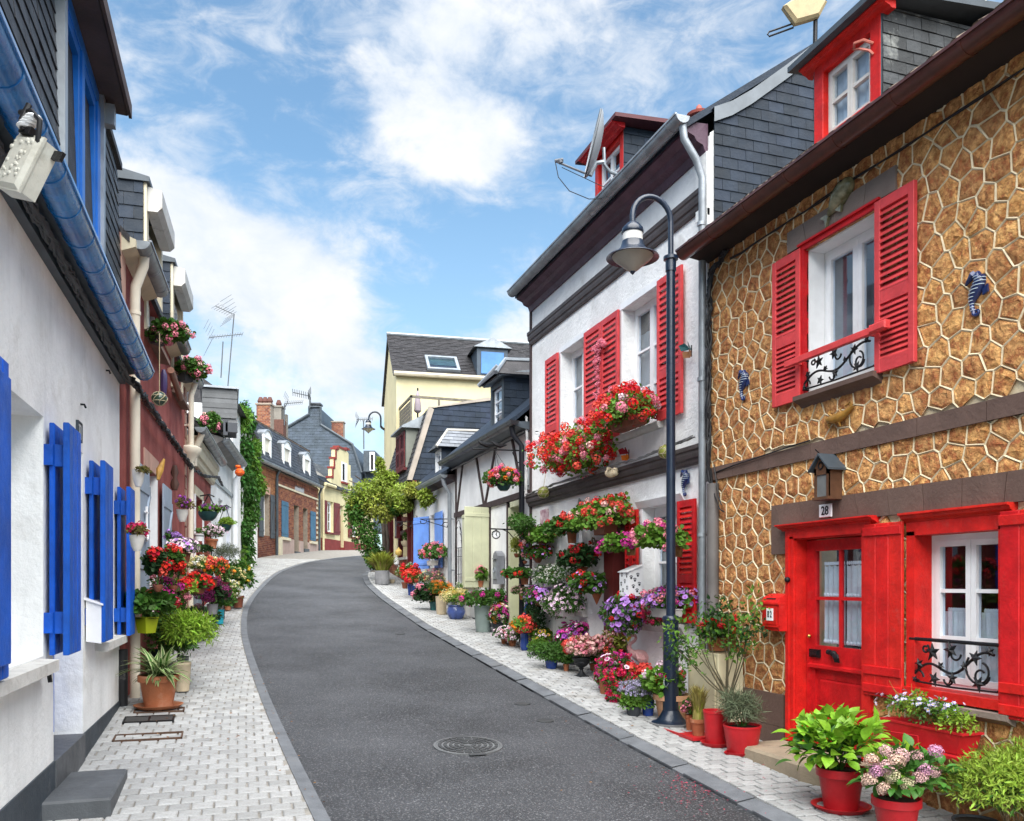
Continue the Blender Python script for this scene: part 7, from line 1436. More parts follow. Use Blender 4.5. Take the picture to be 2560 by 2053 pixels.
# wall and hanging baskets
potted('red-brown sempervivum in a white wall bowl by the last blue shutter', F2.pt(*LL(205, 470), .3), ('bowl', 36, 40, WHTP), ('small', 2, 50, 24, 16), [('umbel', [CRIM], 4, .045)], leafmat=G_RED, group='white wall bowls')
potted('dry brown plant in a white wall bowl high on the red house', F2.pt(*LM(190, 770), .2), ('bowl', 30, 42, WHTP), ('small', 8, 40, 21, 10), leafmat=G_RED, group='white wall bowls')
potted('purple-leaved heuchera in a white wall bowl above the pale terracotta pot', F2.pt(*LM(507, 1022), .3), ('bowl', 28, 30, WHTP), ('small', 4, 42, 19, 20), [('small', [PURP], 12, .04)], leafmat=G_RED, group='white wall bowls')
for (lab, x, y, w_, F_o, wo, lm) in (('green hanging basket nearest the red house on an iron arm', 692, 1015, 48, F3, .8, G_LT), ('smaller green hanging basket nearer the white downpipe', 812, 1094, 34, F4, .6, G_LIME)):
    potted(lab, F_o.pt(*LM(x, y), wo), ('bowl', w_, 22 if w_ > 40 else 18, DKGRN), ('trail', 4, 28 if w_ > 40 else 22, w_*.62, 12), [('small', [PURP], 16, .04)] if w_ > 40 else (), leafmat=lm, shape='dome', dens=1.4)
    mb = MB(); c = F_o.pt(*LM(x, y), wo); s_ = depth(c)/FOC
    for k in (-1, 1): mb.tube([c+CR*(k*w_*.5*s_)+UP*18*s_, c+CR*(2*s_)+UP*66*s_], .008, 5)
    mb.tube([c+CR*(-20*s_)+UP*62*s_, c+CR*(4*s_)+UP*66*s_, c+CR*(16*s_)+UP*60*s_], .01, 6); build('hanging_wire', mb, iron, None, label='black wire hanger of the '+('larger' if w_ > 40 else 'smaller')+' green basket', cat='hanger', at=c)
for (lab, z, x, y, F_o, w_, hw, hh, n) in (('pink geranium box at the nearest upper window of the red house', LU, 345, 1330, F2, .18, 46, 34, 40), ('pink geranium box at the second upper window of the red house', LU, 530, 1600, F2, .2, 36, 28, 30), ('pale pink geranium box below the grey boarded dormer', LM, 690, 350, F4, .25, 26, 26, 22)):
    potted(lab, F_o.pt(*z(x, y), w_), ('square', hw*1.3, 22, CHARP), ('ivygeranium', hw*.35, 36 if hw > 30 else 20, hw, hh), [('umbel', [PINK], n//2, .05), ('umbel', [PALEP], n//5, .045)], leafmat=G_MID, dens=1.2, shape='trail')
# ================================================================ street furniture and wall ornaments
def at(x, y, D): return EYE+ray(x, y)*D
def solo(name, mb, mat, label, cat, group=None, kind=None, smooth=True):
    c = sum((Vector(v) for v in mb.v), Vector())/len(mb.v); return build(name, mb, mat, None, smooth, kind, label, c, cat, group)
LAMPG = M('frosted_lamp_cone', (.50, .48, .42), .25, .08, trans=.3); LAMPW = M('milky_lamp_band', (.74, .74, .72), .3, .05, trans=.3)
def lamp_head(t, c, s):
    """bell-shaped lantern hanging with its top at c"""
    mb = MB(); mb.sm = True; mb.lathe([(.03*s, .0), (.07*s, -.03*s), (.115*s, -.08*s), (.125*s, -.125*s), (.12*s, -.135*s)], c, 20); h = build('lamp_cap', mb, navy, t)
    mb = MB(); mb.sm = True; mb.lathe([(.112*s, -.135*s), (.112*s, -.225*s)], c, 20); build('lamp_band', mb, LAMPW, h)
    mb = MB(); mb.sm = True; mb.lathe([(.118*s, -.225*s), (.122*s, -.24*s), (.14*s, -.30*s), (.20*s, -.36*s), (.29*s, -.40*s), (.295*s, -.41*s), (.28*s, -.405*s), (.19*s, -.365*s)], c, 28); build('lamp_shade', mb, navy, h)
    mb = MB(); mb.sm = True; mb.lathe([(.23*s, -.392*s), (.21*s, -.42*s), (.05*s, -.55*s), (.0, -.57*s)], c, 24); build('lamp_cone', mb, LAMPG, h)
    mb = MB(); mb.sm = True; mb.lathe([(.03*s, -.545*s), (.028*s, -.57*s), (0, -.60*s)], c, 10); build('finial', mb, navy, h)
lb_ = gp(1677, 1808); LPT = thing('street_lamp', 'tall navy street lamp with swan-neck arm and bell shade before the stone cottage', 'street lamp', lb_); Dl = depth(lb_); sl_ = Dl/FOC
zat = lambda py: 1.65+(HORIZ-py)*sl_-lb_.z
mb = MB(); mb.sm = True; mb.lathe([(.205, -.03), (.205, .015), (.16, .03), (.13, .06), (.10, .11), (.086, .14)], lb_, 24); bs = build('base', mb, navy, LPT)
mb = MB(); mb.lathe([(.25, -.04), (.25, .012), (0, .014)], lb_, 12); build('footing', mb, M('lamp_footing', (.16, .16, .165), .9, .2, 6, .5, 30), LPT)
mb = MB(); mb.sm = True; mb.lathe([(.084, .12), (.082, zat(1552)), (.092, zat(1550)), (.092, zat(1545)), (.080, zat(1540)), (.05, zat(1538)), (.047, zat(680)), (.057, zat(679)), (.057, zat(652)), (.078, zat(650)), (.078, zat(642)), (.045, zat(638)), (.0, zat(637))], lb_, 20); build('pole', mb, navy, LPT)
zt = zat(640); zc = zat(556); R_ = .225
pth = [(0, 0, zt-.05), (0, 0, zc)]+[(-R_+R_*math.cos(a), 0, zc+R_*1.05*math.sin(a)) for a in [math.pi*i/14 for i in range(15)]]+[(-2*R_, 0, zat(570))]
mb = MB(); mb.sm = True; mb.tube([lb_+Vector(p) for p in pth], .030, 10); build('arm', mb, navy, LPT)
lamp_head(LPT, lb_+Vector((-2*R_, 0, zat(568))), .94)
mb = MB(); mb.sm = True; mb.tube([lb_+Vector((-.088, -.02, zat(1690))), lb_+Vector((-.10, -.03, zat(1708))), lb_+Vector((-.085, -.05, zat(1716))), lb_+Vector((-.06, -.06, zat(1706)))], .004, 5); build('wire_hook', mb, zincl, LPT)
L2T = thing('street_lamp', 'swan-neck wall lamp on the corner of the cream building in the distance', 'street lamp', FC.p(5.1, 0, 6.9)); c = FC.p(5.0, .05, 7.75)
cD = depth(c); k = cD/FOC; w0 = at(961, 1074, cD); a0 = at(952, 1066, cD-.3); tp_ = at(921, 1049, cD-.9)
mb = MB(); mb.sm = True; A_ = [a0]+[at(937+15*math.cos(t_), 1046-16*math.sin(t_), cD-.6) for t_ in [math.pi*i/10 for i in range(11)]]+[tp_]
mb.tube([w0, at(955, 1070, cD-.2), a0], .05, 8); mb.tube(A_, .034, 8); build('arm', mb, navy, L2T); lamp_head(L2T, tp_, .95)
# ---- numbers and letter boxes
pl = build('number_plate', MB(FR).bbox(6.03, 6.19, .042, .055, 2.245, 2.36, .004), wpaint, None, label='white enamel house number 28 on the brown lintel above the red door', cat='number plate', at=FR.p(6.1, .04, 2.3))
text('28', FR, 6.11, .056, 2.30, .078, iron, pl, 'numeral', .9)
mbx = thing('mailbox', 'red metal wall letter box with 82 on its door', 'mailbox', FR.p(6.75, .1, 1.22))
mb = MB(FR); mb.sm = False; mb.extr([(.02, 1.22), (.15, 1.22), (.16, 1.26), (.155, 1.27), (.155, 1.47), (.165, 1.475), (.165, 1.485), (.14, 1.535), (.08, 1.565), (.02, 1.57)], 6.62, 6.88); build('body', mb, red, mbx)
mb = MB(FR); mb.box(6.655, 6.845, .155, .162, 1.28, 1.455); mb.box(6.62, 6.88, .15, .168, 1.255, 1.268); mb.box(6.618, 6.882, .02, .17, 1.468, 1.482); build('door', mb, red, mbx)
build('slot', MB(FR).box(6.68, 6.82, .12, .152, 1.515, 1.527), dark, mbx)
lp = build('label_plate', MB(FR).box(6.70, 6.80, .162, .167, 1.315, 1.43), wpaint, mbx); text('8 2', FR, 6.75, .168, 1.372, .062, iron, lp, 'numeral', .62)
mbx = thing('mailbox', 'plain white letter box on the white wall between two blue shutters', 'mailbox', FL1.p(7.95, 0, 1.3))
mb = MB(FL1); mb.extr([(.012, 1.17), (.13, 1.15), (.13, 1.48), (.012, 1.53)], 7.93, 8.24); build('body', mb, wpaint, mbx); build('lid', MB(FL1).extr([(.0, 1.525), (.145, 1.475), (.145, 1.49), (0, 1.545)], 7.91, 8.26), wpaint, mbx); mb = MB(FL1); mb.box(7.99, 8.05, .13, .135, 1.42, 1.45); mb.box(8.10, 8.13, .13, .135, 1.40, 1.43); build('lock', mb, dkgrey, mbx)
c = FR.pt(*R3(988, 680), .35); mbx = thing('mailbox', 'white letter box decorated with dark paw prints before the grey door', 'mailbox', c); Fm = Frame((c.x, c.y, c.z), 0, 1)
mb = MB(Fm); mb.extr([(-.12, -.17), (.06, -.17), (.06, .12), (-.12, .20)], -.13, .13); build('body', mb, wpaint, mbx); mb = MB(Fm); mb.extr([(-.13, .20), (.08, .12), (.08, .13), (-.13, .215)], -.14, .14); build('lid', mb, wpaint, mbx)
P, sg = side(Fm, .132); mb = MB(Fm)
for (u, z) in ((-.07, .07), (.06, .08), (-.02, 0), (.08, -.03), (-.08, -.08), (.03, -.11)):
    for (du, dz, r_) in ((0, 0, .017), (-.018, .022, .008), (-.006, .030, .008), (.008, .030, .008), (.019, .022, .008)): mb.ball((u+du, .061, z+dz), r_, 7, 4, 1, .15, 1)
build('paw_print', mb, dkgrey, mbx, kind='stuff'); mb = MB()
for (w_, z) in ((-.06, .08), (-.02, .02), (-.08, -.03), (-.0, -.06), (-.05, -.11), (.03, .05)):
    for (dw, dz, r_) in ((0, 0, .016), (-.016, .02, .007), (-.005, .027, .007), (.007, .027, .007), (.017, .02, .007)): v = Fm.p(-.131, w_+dw, z+dz); mb.ball(tuple(v), r_, 7, 4, 1, .15, 1)
build('side_paw_print', mb, dkgrey, mbx, kind='stuff')
c = FR.pt(*DD(1375, 940), .08); mbx = thing('mailbox', 'ornate grey letter box with arched top on the half-timbered wall', 'mailbox', c); Fm = Frame((c.x, c.y, c.z), 0, 1)
mb = MB(Fm); mb.prism([(-.15, -.30), (.15, -.30), (.15, .24), (.10, .30), (0, .34), (-.10, .30), (-.15, .24)], -.06, .08); build('body', mb, M('grey_cast_box', (.20, .21, .23), .5, .2, 6, .3, 30), mbx); mb = MB(Fm); mb.box(-.10, .10, .08, .095, -.2, .12); mb.box(-.1, .1, .08, .11, .18, .2); build('door', mb, zinc, mbx); mb = MB(Fm); mb.sm = True
for s_ in (-1, 1): mb.tube([(s_*.06*math.cos(t_)*(1-t_/9), .1, -.04+.08*math.sin(t_)*(1-t_/9)) for t_ in [i*.5 for i in range(12)]], .008, 5)
build('relief_scroll', mb, zincl, mbx)
# ---- stone cottage ornaments
def seahorse(F, c, h, lab):
    """ceramic seahorse: curled tail, ringed belly, snout"""
    S = []; R = []
    for i in range(25):
        t_ = i/24; S.append((.14*math.sin(t_*5.2+.5)*(1-.3*t_)*(.5 if t_ < .2 else 1), .5-t_*.86)); R.append(.05+.10*math.sin(math.pi*min(1, t_*1.15+.08))**1.2)
    for i in range(10): a = i*.62; S.append((S[24][0]+.02-.085*(1-i/13)*math.cos(a)+.06, -.38-.085*(1-i/13)*math.sin(a))); R.append(max(.018, .055-.004*i))
    t = thing('seahorse_plaque', lab, 'ornament', F.p(c[0], .03, c[1])); mb = MB(F); mb.sm = True
    mb.tube([(c[0]-x*h, .035, c[1]+y*h) for x, y in S], [r*h for r in R], 9); mb.tube([(c[0]-.03*h, .05, c[1]+.5*h), (c[0]-.0*h, .055, c[1]+.46*h), (c[0]+.16*h, .05, c[1]+.36*h), (c[0]+.24*h, .045, c[1]+.30*h)], [.07*h, .10*h, .05*h, .03*h], 8)
    build('body', mb, M('navy_seahorse_glaze', (.015, .03, .12), .22, .35, 12, coat=.5), t); mb = MB(F); mb.sm = True
    for i in range(3, 24, 2): x, y = S[i]; r = R[i]*h*1.06; mb.tube([(c[0]-x*h-r*math.cos(a), .035+r*math.sin(a), c[1]+y*h+.01*h*math.cos(a)) for a in [math.pi*k/8 for k in range(9)]], .011*h, 5)
    build('belly_ring', mb, M('pale_seahorse_glaze', (.42, .50, .58), .25, .1), t, kind='stuff'); mb = MB(F); mb.prism([(c[0]-.20*h, c[1]+.08*h), (c[0]-.32*h, c[1]+.16*h), (c[0]-.34*h, c[1]-.02*h), (c[0]-.2*h, c[1]-.06*h)], .03, .045); build('fin', mb, MATS['navy_seahorse_glaze'], t)
seahorse(FR, (4.555, 3.685), .31, 'larger blue seahorse plaque on the stone wall right of the upper red shutters'); seahorse(FR, (7.375, 3.68), .31, 'blue seahorse plaque on the stone wall left of the upper red shutters')
c = FR.pt(*ZA(850, 175), .06); t = thing('fish_ornament', 'glazed olive fish ornament on the lintel above the upper red-shuttered window', 'ornament', c); Fm = Frame((c.x, c.y, c.z), 0, 1); d_ = lambda a, b, w_=0: (-(a*.82-b*.57), w_, a*.57+b*.82)
mb = MB(Fm); mb.sm = True; mb.tube([d_(-.17, 0), d_(-.10, 0), d_(0, .0), d_(.10, 0), d_(.155, 0), d_(.18, .0)], [.018, .045, .085, .08, .05, .018], 12); FM_ = M('olive_fish_glaze', (.12, .12, .05), .2, .4, 12, rgb2=(.28, .26, .16), coat=.5); build('body', mb, FM_, t)
mb = MB(Fm); T1 = [d_(-.15, .0), d_(-.25, .07), d_(-.22, 0), d_(-.25, -.07)]; mb.prism([(x, z) for x, _, z in T1], -.01, .015); T2 = [d_(.06, .07), d_(-.02, .12), d_(-.08, .06)]; mb.prism([(x, z) for x, _, z in T2], -.01, .015); T3 = [d_(.0, -.07), d_(-.06, -.12), d_(-.09, -.05)]; mb.prism([(x, z) for x, _, z in T3], -.01, .015); build('fins', mb, FM_, t)
mb = MB(Fm); mb.sm = True; e = d_(.12, .025, .055); mb.ball(e, .016, 8, 5); build('eye', mb, iron, t)
c = FR.pt(*ZA(850, 1480), .04); t = thing('lizard_ornament', 'ochre lizard ornament on the stone wall below the upper window', 'ornament', c); Fm = Frame((c.x, c.y, c.z), 0, 1); mb = MB(Fm); mb.sm = True
mb.tube([(.16, .0, .02), (.11, .02, .0), (.04, .025, -.005), (-.04, .025, .0), (-.10, .02, .02), (-.17, .01, .07), (-.14, .01, .10), (-.08, .01, .085)], [.018, .03, .04, .042, .03, .018, .012, .006], 9)
for (a, b, e, f_) in ((.07, .0, .11, -.07), (.06, .02, .10, .08), (-.06, .0, -.03, -.08), (-.07, .02, -.04, .08)): mb.tube([(a, .02, b), ((a+e)/2+.02, .03, (b+f_)/2), (e, .015, f_)], [.014, .011, .007], 6)
build('body', mb, M('ochre_glaze', (.34, .17, .03), .35, .3, 10), t)
lan = thing('wall_lantern', 'wooden house-shaped wall lantern with pitched lead roof above the number 28', 'lantern', FR.p(6.0, .1, 2.4))
mb = MB(FR); mb.box(5.92, 6.10, .03, .045, 2.40, 2.66); mb.box(5.92, 5.935, .045, .17, 2.40, 2.66); mb.box(6.085, 6.10, .045, .17, 2.40, 2.66); mb.box(5.91, 6.11, .03, .19, 2.385, 2.41); mb.box(5.92, 5.945, .155, .175, 2.41, 2.66); mb.box(6.075, 6.10, .155, .175, 2.41, 2.66); mb.prism([(5.92, 2.60), (6.10, 2.60), (6.10, 2.66), (6.01, 2.77), (5.92, 2.66)], .155, .175); build('case', mb, M('lantern_wood', (.10, .045, .022), .6, .3, 8), lan)
build('pane', MB(FR).box(5.945, 6.075, .16, .165, 2.41, 2.60), M('smoky_pane', (.16, .17, .17), .15, .2), lan); mb = MB(FR)
for sg_ in (1, -1): mb.prism([(6.01, 2.765), (6.01, 2.785), (6.01+sg_*.13, 2.65), (6.01+sg_*.13, 2.632)], .02, .21)
build('roof', mb, lead, lan); mb = MB(FR); mb.sm = True; mb.tube([(6.01+.03*math.cos(a), .18, 2.68+.03*math.sin(a)) for a in [i*.6 for i in range(12)]], .006, 5); mb.tube([(6.01, .19, 2.78), (6.03, .22, 2.82)], .005, 4); build('scroll', mb, iron, lan)
# ---- cables
random.seed(21)
def strands(F, pts, n, r, spread):
    out = []
    for k in range(n): a = random.uniform(0, 6.28); out.append([(u+random.uniform(-.6, .6)*spread, w_+spread*(.6+.5*math.sin(a+i*1.3)), z+random.uniform(-.6, .6)*spread) for i, (u, w_, z) in enumerate(pts)])
    return out
def interp_pts(pts, n=14): 
    o = []
    for a, b in zip(pts, pts[1:]): o += [tuple(a[k]+(b[k]-a[k])*i/n for k in range(3)) for i in range(n)]
    return o+[pts[-1]]
bundle('thick bundle of black cables running down the left edge of the stone cottage', strands(FR, interp_pts([(7.60, .06, 5.14), (7.93, .05, 5.02), (7.96, .05, 4.4), (7.97, .05, 3.6), (7.95, .05, 2.75)], 8), 8, .012, .045), .012, F=FR)
bundle('thin black cables clipped under the stone cottage gutter', strands(FR, interp_pts([(7.6, .03, 5.06), (6.0, .03, 5.05), (3.0, .03, 5.06)], 8), 2, .006, .02), .007, F=FR)
bundle('black cable looping along the brown stone band', [[(7.9, .05, 2.86), (7.5, .06, 2.89), (7.1, .06, 2.91), (6.6, .06, 2.94), (6.3, .06, 2.95)], [(7.95, .06, 2.85), (7.8, .1, 2.6), (7.72, .09, 2.45), (7.68, .06, 2.42)], [(7.9, .05, 2.95), (7.75, .09, 2.6), (7.72, .07, 2.5)]], .007, F=FR)
bundle('grey cables slung along the top of the lower dark moulding of the white house', strands(FR, interp_pts([(8.2, .10, 3.30), (9.4, .13, 3.24), (10.6, .13, 3.25), (12.4, .13, 3.24), (13.75, .1, 3.22)], 8), 4, .008, .03), .009, F=FR, mat=M('grey_cable', (.22, .22, .22), .6, .2))
bundle('pale grey cables down the corner between the white and half-timbered houses', strands(FR, interp_pts([(13.88, .05, 4.6), (13.87, .05, 3.9), (13.9, .06, 3.3), (13.8, .1, 3.2)], 6), 4, .01, .03), .012, F=FR, mat=M('pale_cable', (.5, .5, .5), .6, .1))
bundle('twisted grey cable bundle below the half-timbered cottage gutter', strands(FR, interp_pts([(13.95, .08, 4.36), (15.5, .08, 4.35), (17.2, .08, 4.34), (19, .08, 4.33)], 8), 4, .01, .03), .012, F=FR, mat=MATS['grey_cable'])
bundle('thick twisted cable bundle under the blue gutter of the left house', strands(FL1, interp_pts([(4.0, .08, 3.86), (6.0, .08, 3.87), (8.0, .08, 3.87), (10.0, .08, 3.86)], 14), 9, .014, .045), .013, F=FL1, mat=M('charcoal_cable', (.055, .058, .062), .6, .3))
bundle('looped black cable garland along the red plaster house front', strands(F2, interp_pts([(-.1, .10, 3.88), (1.5, .10, 3.86), (3.4, .1, 3.84), (5.2, .1, 3.82), (6.9, .1, 3.80)], 16), 8, .014, .06), .014, F=F2)
bundle('black cable tangle by the cream hopper of the narrow house', strands(F3, interp_pts([(.2, .1, 3.85), (1.6, .15, 3.9), (3.2, .25, 4.1), (4.3, .25, 4.05)], 8), 4, .015, .05), .014, F=F3)
# ---- junction box at the upper left
jb = thing('electric_junction_box', 'weathered cream electric junction box hanging before the blue gutter, top left', 'junction box', FL1.p(4.35, .4, 3.75))
o_ = FL1.pt(58, 405, .42); Pj = Plane(o_, (math.cos(.9), -.62, -.30), (.25, .1, 1)); Pj.V = (Pj.V-Pj.U*Pj.V.dot(Pj.U)).normalized(); Pj.N = Pj.U.cross(Pj.V)*.74; Pj.U = Pj.U*.74; Pj.V = Pj.V*.8
JM = M('weathered_cream_plastic', (.52, .51, .45), .6, .1, 4, .2, 30, dirt=(.28, .26, .2), dirt_s=5, dirt_shade_t=(.55, .8)); mb = MB(Pj); mb.bbox(-.13, .09, -.10, .03, -.16, .14, .02); mb.box(-.14, .10, -.005, .01, -.17, .15); build('case', mb, JM, jb)
mb = MB(Pj); mb.sm = True
for i in range(26): mb.ball((random.uniform(-.11, .06), .03, random.uniform(-.12, .11)), random.uniform(.008, .015), 7, 5, 1, .8, 1)
build('terminal', mb, JM, jb, kind='stuff'); build('bracket', MB(Pj).box(.09, .17, -.09, -.07, .08, .13), iron, jb); build('bracket', MB(Pj).box(-.1, .0, -.02, .04, .14, .18), iron, jb)
mb = MB(Pj); mb.sm = True
for k in range(4): mb.lathe([(.028, 0), (.034, .008), (.028, .016)], Pj.p(-.07+.012*k, .03, .17+.018*k), 12)
build('insulator', mb, wpaint, jb); mb = MB(Pj); mb.sm = True; mb.tube([(-.2, .02, .26), (-.05, .05, .26), (.04, .04, .22), (.07, .02, .12), (.06, -.02, .06)], .011, 7); mb.tube([(-.12, .04, .3), (-.1, .05, .2), (-.06, .04, .15)], .012, 7); build('cable', mb, cable, jb)
# ---- dishes and aerials
sd_ = thing('satellite_dish', 'grey satellite dish seen edge-on beside the red dormer of the white house', 'satellite dish', FR.p(9.9, .1, 7.1)); c = FR.pt(*R1(662, 460), .55); s_ = depth(c)/FOC
axis = (-CR*.97+CF*-.05+UP*.22).normalized(); side_ = axis.cross(UP).normalized(); upv = side_.cross(axis); mb = MB(); mb.sm = True; vs = []; nr = 24
for (r_, d) in ((0, -.10), (.2, -.085), (.38, -.03), (.42, 0)):
    vs += [c+axis*d+(side_*math.cos(2*math.pi*j/nr)+upv*math.sin(2*math.pi*j/nr))*r_*(1 if True else 1) for j in range(nr)]
mb.add([tuple(v) for v in vs], [(i*nr+j, i*nr+(j+1) % nr, (i+1)*nr+(j+1) % nr, (i+1)*nr+j) for i in range(3) for j in range(nr)]); mb.add([tuple(v-axis*.02) for v in vs], [(i*nr+j, (i+1)*nr+j, (i+1)*nr+(j+1) % nr, i*nr+(j+1) % nr) for i in range(3) for j in range(nr)]); build('reflector', mb, M('grey_dish', (.36, .38, .40), .5, .1), sd_)
D0 = depth(c); mb = MB(); mb.sm = True; mb.tube([at(*R1(655, 690), D0), at(*R1(410, 590), D0)], .014, 6); mb.tube([at(*R1(440, 600), D0), at(*R1(430, 575), D0)], .03, 8); mb.tube([at(*R1(395, 585), D0), at(*R1(455, 575), D0)], .024, 8); build('feed_arm', mb, M('dish_arm', (.10, .11, .13), .5), sd_)
mb = MB(); mb.sm = True; mb.tube([at(*R1(860, 690), D0+.15), at(*R1(790, 660), D0+.05), at(*R1(752, 610), D0), at(*R1(748, 490), D0)], .022, 8); mb.tube([at(*R1(650, 690), D0), at(*R1(690, 600), D0), at(*R1(750, 590), D0)], .03, 6); build('mount', mb, zincl, sd_)
mb = MB(); mb.sm = True; mb.tube([at(*R1(400, 600), D0), at(*R1(420, 700), D0), at(*R1(500, 800), D0), at(*R1(640, 858), D0), at(*R1(760, 855), D0)], .006, 5); mb.tube([at(*R1(445, 630), D0), at(*R1(700, 750), D0), at(*R1(820, 800), D0)], .005, 5); build('cable', mb, cable, sd_)
pa = thing('panel_aerial', 'yellowed flat panel aerial on a mast left of the red dormer of the stone cottage', 'aerial', FR.pt(*ZD(785, 330), -.05)); D0 = depth(origin(pa)); Q_ = [(560, 65), (640, 10), (740, -15), (850, 35), (800, 130), (720, 155), (640, 178)]
Pa = Plane(at(*ZD(700, 80), D0), CR, UP); ss = D0/FOC/2.629; O_ = [((x-700)*ss, -(y-80)*ss) for x, y in Q_]; mb = MB(Pa); n = len(O_); I_ = [(x*.86, y*.8) for x, y in O_]
mb.add([(x, 0, y) for x, y in O_]+[(x, .05, y) for x, y in O_]+[(x, .075, y) for x, y in I_], [((i+1) % n+k, i+k, i+k+n, (i+1) % n+k+n) for k in (0, n) for i in range(n)]+[tuple(range(2*n, 3*n))[::-1], tuple(range(n))]); build('panel', mb, M('yellowed_plastic', (.46, .36, .20), .6, .25, 6, dirt=(.18, .13, .08), dirt_s=6, dirt_shade_t=(.5, .75)), pa)
mb = MB(); mb.sm = True; mb.tube([at(*ZD(782, 340), D0), at(*ZD(785, 130), D0)], .02, 8); mb.tube([at(*ZD(790, 130), D0), at(*ZD(835, 20), D0), at(*ZD(890, -40), D0)], .008, 6); build('mast', mb, iron, pa)
mb = MB(); mb.sm = True; mb.tube([at(*ZD(640, 155), D0), at(*ZD(480, 210), D0), at(*ZD(470, 228), D0), at(*ZD(480, 240), D0), at(*ZD(640, 182), D0)], .008, 6); build('rod', mb, iron, pa)
def aerial(label, mast, boom, D, n, el=.22, grid=None):
    t = thing('tv_aerial', label, 'tv aerial', at(*mast[0], D)); mb = MB(); mb.sm = True; r = 1.15*D/FOC; mb.tube([at(*p, D) for p in mast], r*1.4, 6); build('mast', mb, M('dull_aerial_metal', (.10, .11, .12), .5, .2), t); mb = MB(); a, b = at(*boom[0], D), at(*boom[1], D); mb.tube([a, b], r, 5); build('boom', mb, MATS['dull_aerial_metal'], t); mb = MB()
    d = (b-a).normalized(); s_ = CF.cross(d).normalized()*.5+CF*.6+UP*.25; s_ = (CF*.7+d.cross(CF)*.6).normalized()
    for i in range(n): p = a.lerp(b, i/(n-1)); mb.tube([p-s_*el, p+s_*el], r*.55, 4)
    if grid:
        gx_, gy_ = grid; p = at(gx_, gy_, D)
        for k in (-1, 1):
            for i in range(4): o_ = p+UP*(k*.08+k*i*.09)+d*(.05*i*(-1)); mb.tube([o_-s_*.3, o_+s_*.3], r*.5, 4)
    build('element', mb, MATS['dull_aerial_metal'], t, kind='stuff')
aerial('tallest mast aerial with slanted boom above the left roofs', [LU(835, 1630), LU(880, 1110)], [LU(745, 1052), LU(870, 1110)], 24, 8, .2, LU(855, 1100)); aerial('low mast aerial with grid reflector above the left roofs', [LU(785, 1570), LU(800, 1310)], [LU(700, 1280), LU(940, 1255)], 22, 14, .12, LU(720, 1275))
aerial('aerial on the slim stone post behind the brick house', [B1(685, 640), B1(685, 305)], [B1(690, 305), B1(965, 282)], 43, 10, .25, B1(735, 260)); aerial('aerial on the slate-clad chimney', [B1(1075, 370), B1(1077, 185)], [B1(1085, 190), B1(815, 130)], 57.5, 9, .3, B1(1060, 170)); aerial('distant aerial left of the cream building', [DU(198, 1140), DU(196, 900)], [DU(140, 895), DU(270, 888)], 55, 9, .25, DU(150, 895))
# ---- roadway metal
def manhole(c, r):
    t = thing('manhole_cover', 'round cast-iron manhole cover with raised studs in the road', 'manhole cover', c); sl2 = math.atan((g(c.y+.2)-g(c.y-.2))/.4); Rx = Matrix.Rotation(sl2, 3, 'X'); loc = lambda x, y, z: tuple(c+Rx @ Vector((x, y, z)))
    ironm = M('worn_cast_iron', (.17, .175, .18), .45, .25, 6, .3, 40, metal=.3); mb = MB(); n = 36
    for r0, r1, z0, z1 in ((r*.93, r, .014, .014), (0.0001, r*.92, .012, .012)):
        mb.add([loc(r0*math.cos(2*math.pi*i/n), r0*math.sin(2*math.pi*i/n), z0) for i in range(n)]+[loc(r1*math.cos(2*math.pi*i/n), r1*math.sin(2*math.pi*i/n), z1) for i in range(n)]+[loc(r1*math.cos(2*math.pi*i/n), r1*math.sin(2*math.pi*i/n), -.02) for i in range(n)], [(k*n+i, (k+1)*n+i, (k+1)*n+(i+1) % n, k*n+(i+1) % n) for k in (0, 1) for i in range(n)])
    build('plate', mb, ironm, t); st = MB()
    for ring, cnt in ((.82, 22), (.66, 18), (.50, 14), (.34, 9), (.18, 5)):
        for i in range(cnt):
            a = 2*math.pi*i/cnt+ring*3; ca, sa = math.cos(a), math.sin(a); q0 = [(-.035, -.016), (.035, -.016), (.035, .016), (-.035, .016)]; w_ = r/.36
            b = [(r*ring*ca+(x*-sa+y*ca)*w_, r*ring*sa+(x*ca+y*sa)*w_) for x, y in q0]; st.add([loc(x, y, .012) for x, y in b]+[loc(x*.999, y*.999, .021) for x, y in b], [(4, 5, 6, 7), (0, 1, 5, 4), (1, 2, 6, 5), (2, 3, 7, 6), (3, 0, 4, 7)])
    build('stud', st, M('stud_iron', (.07, .072, .075), .5, .2, metal=.3), t, kind='stuff')
    for s_ in (1, -1): build('lifting_lug', MB().add([loc(-.08, s_*r-.035, .016), loc(.08, s_*r-.035, .016), loc(.08, s_*r+.035, .016), loc(-.08, s_*r+.035, .016)], [(0, 1, 2, 3)]), MATS['stud_iron'], t)
manhole(gp(1170, 1866, .0), .33)
for (x, y, lab) in ((1305, 1760, 'small oval valve cover in the road nearest the manhole'), (1362, 1802, 'small oval valve cover in the road nearest the right kerb'), (1000, 1585, 'faint valve cover far up the road')):
    c = gp(x, y, 0); mb = MB(); mb.lathe([(.10, -.01), (.10, .006), (.085, .010), (0, .010)], c, 18); solo('valve_cover', mb, MATS['stud_iron'], lab, 'valve cover', None, None, False)
c = gp(*LB(895, 832)); gr = thing('drain_grate', 'dark slotted drain grate in the left pavement before the terracotta pot', 'drain grate', c); Pg = Plane(c, (1, 0, 0), (0, 1, (g(c.y+.2)-g(c.y-.2))/.4)); mb = MB(Pg)
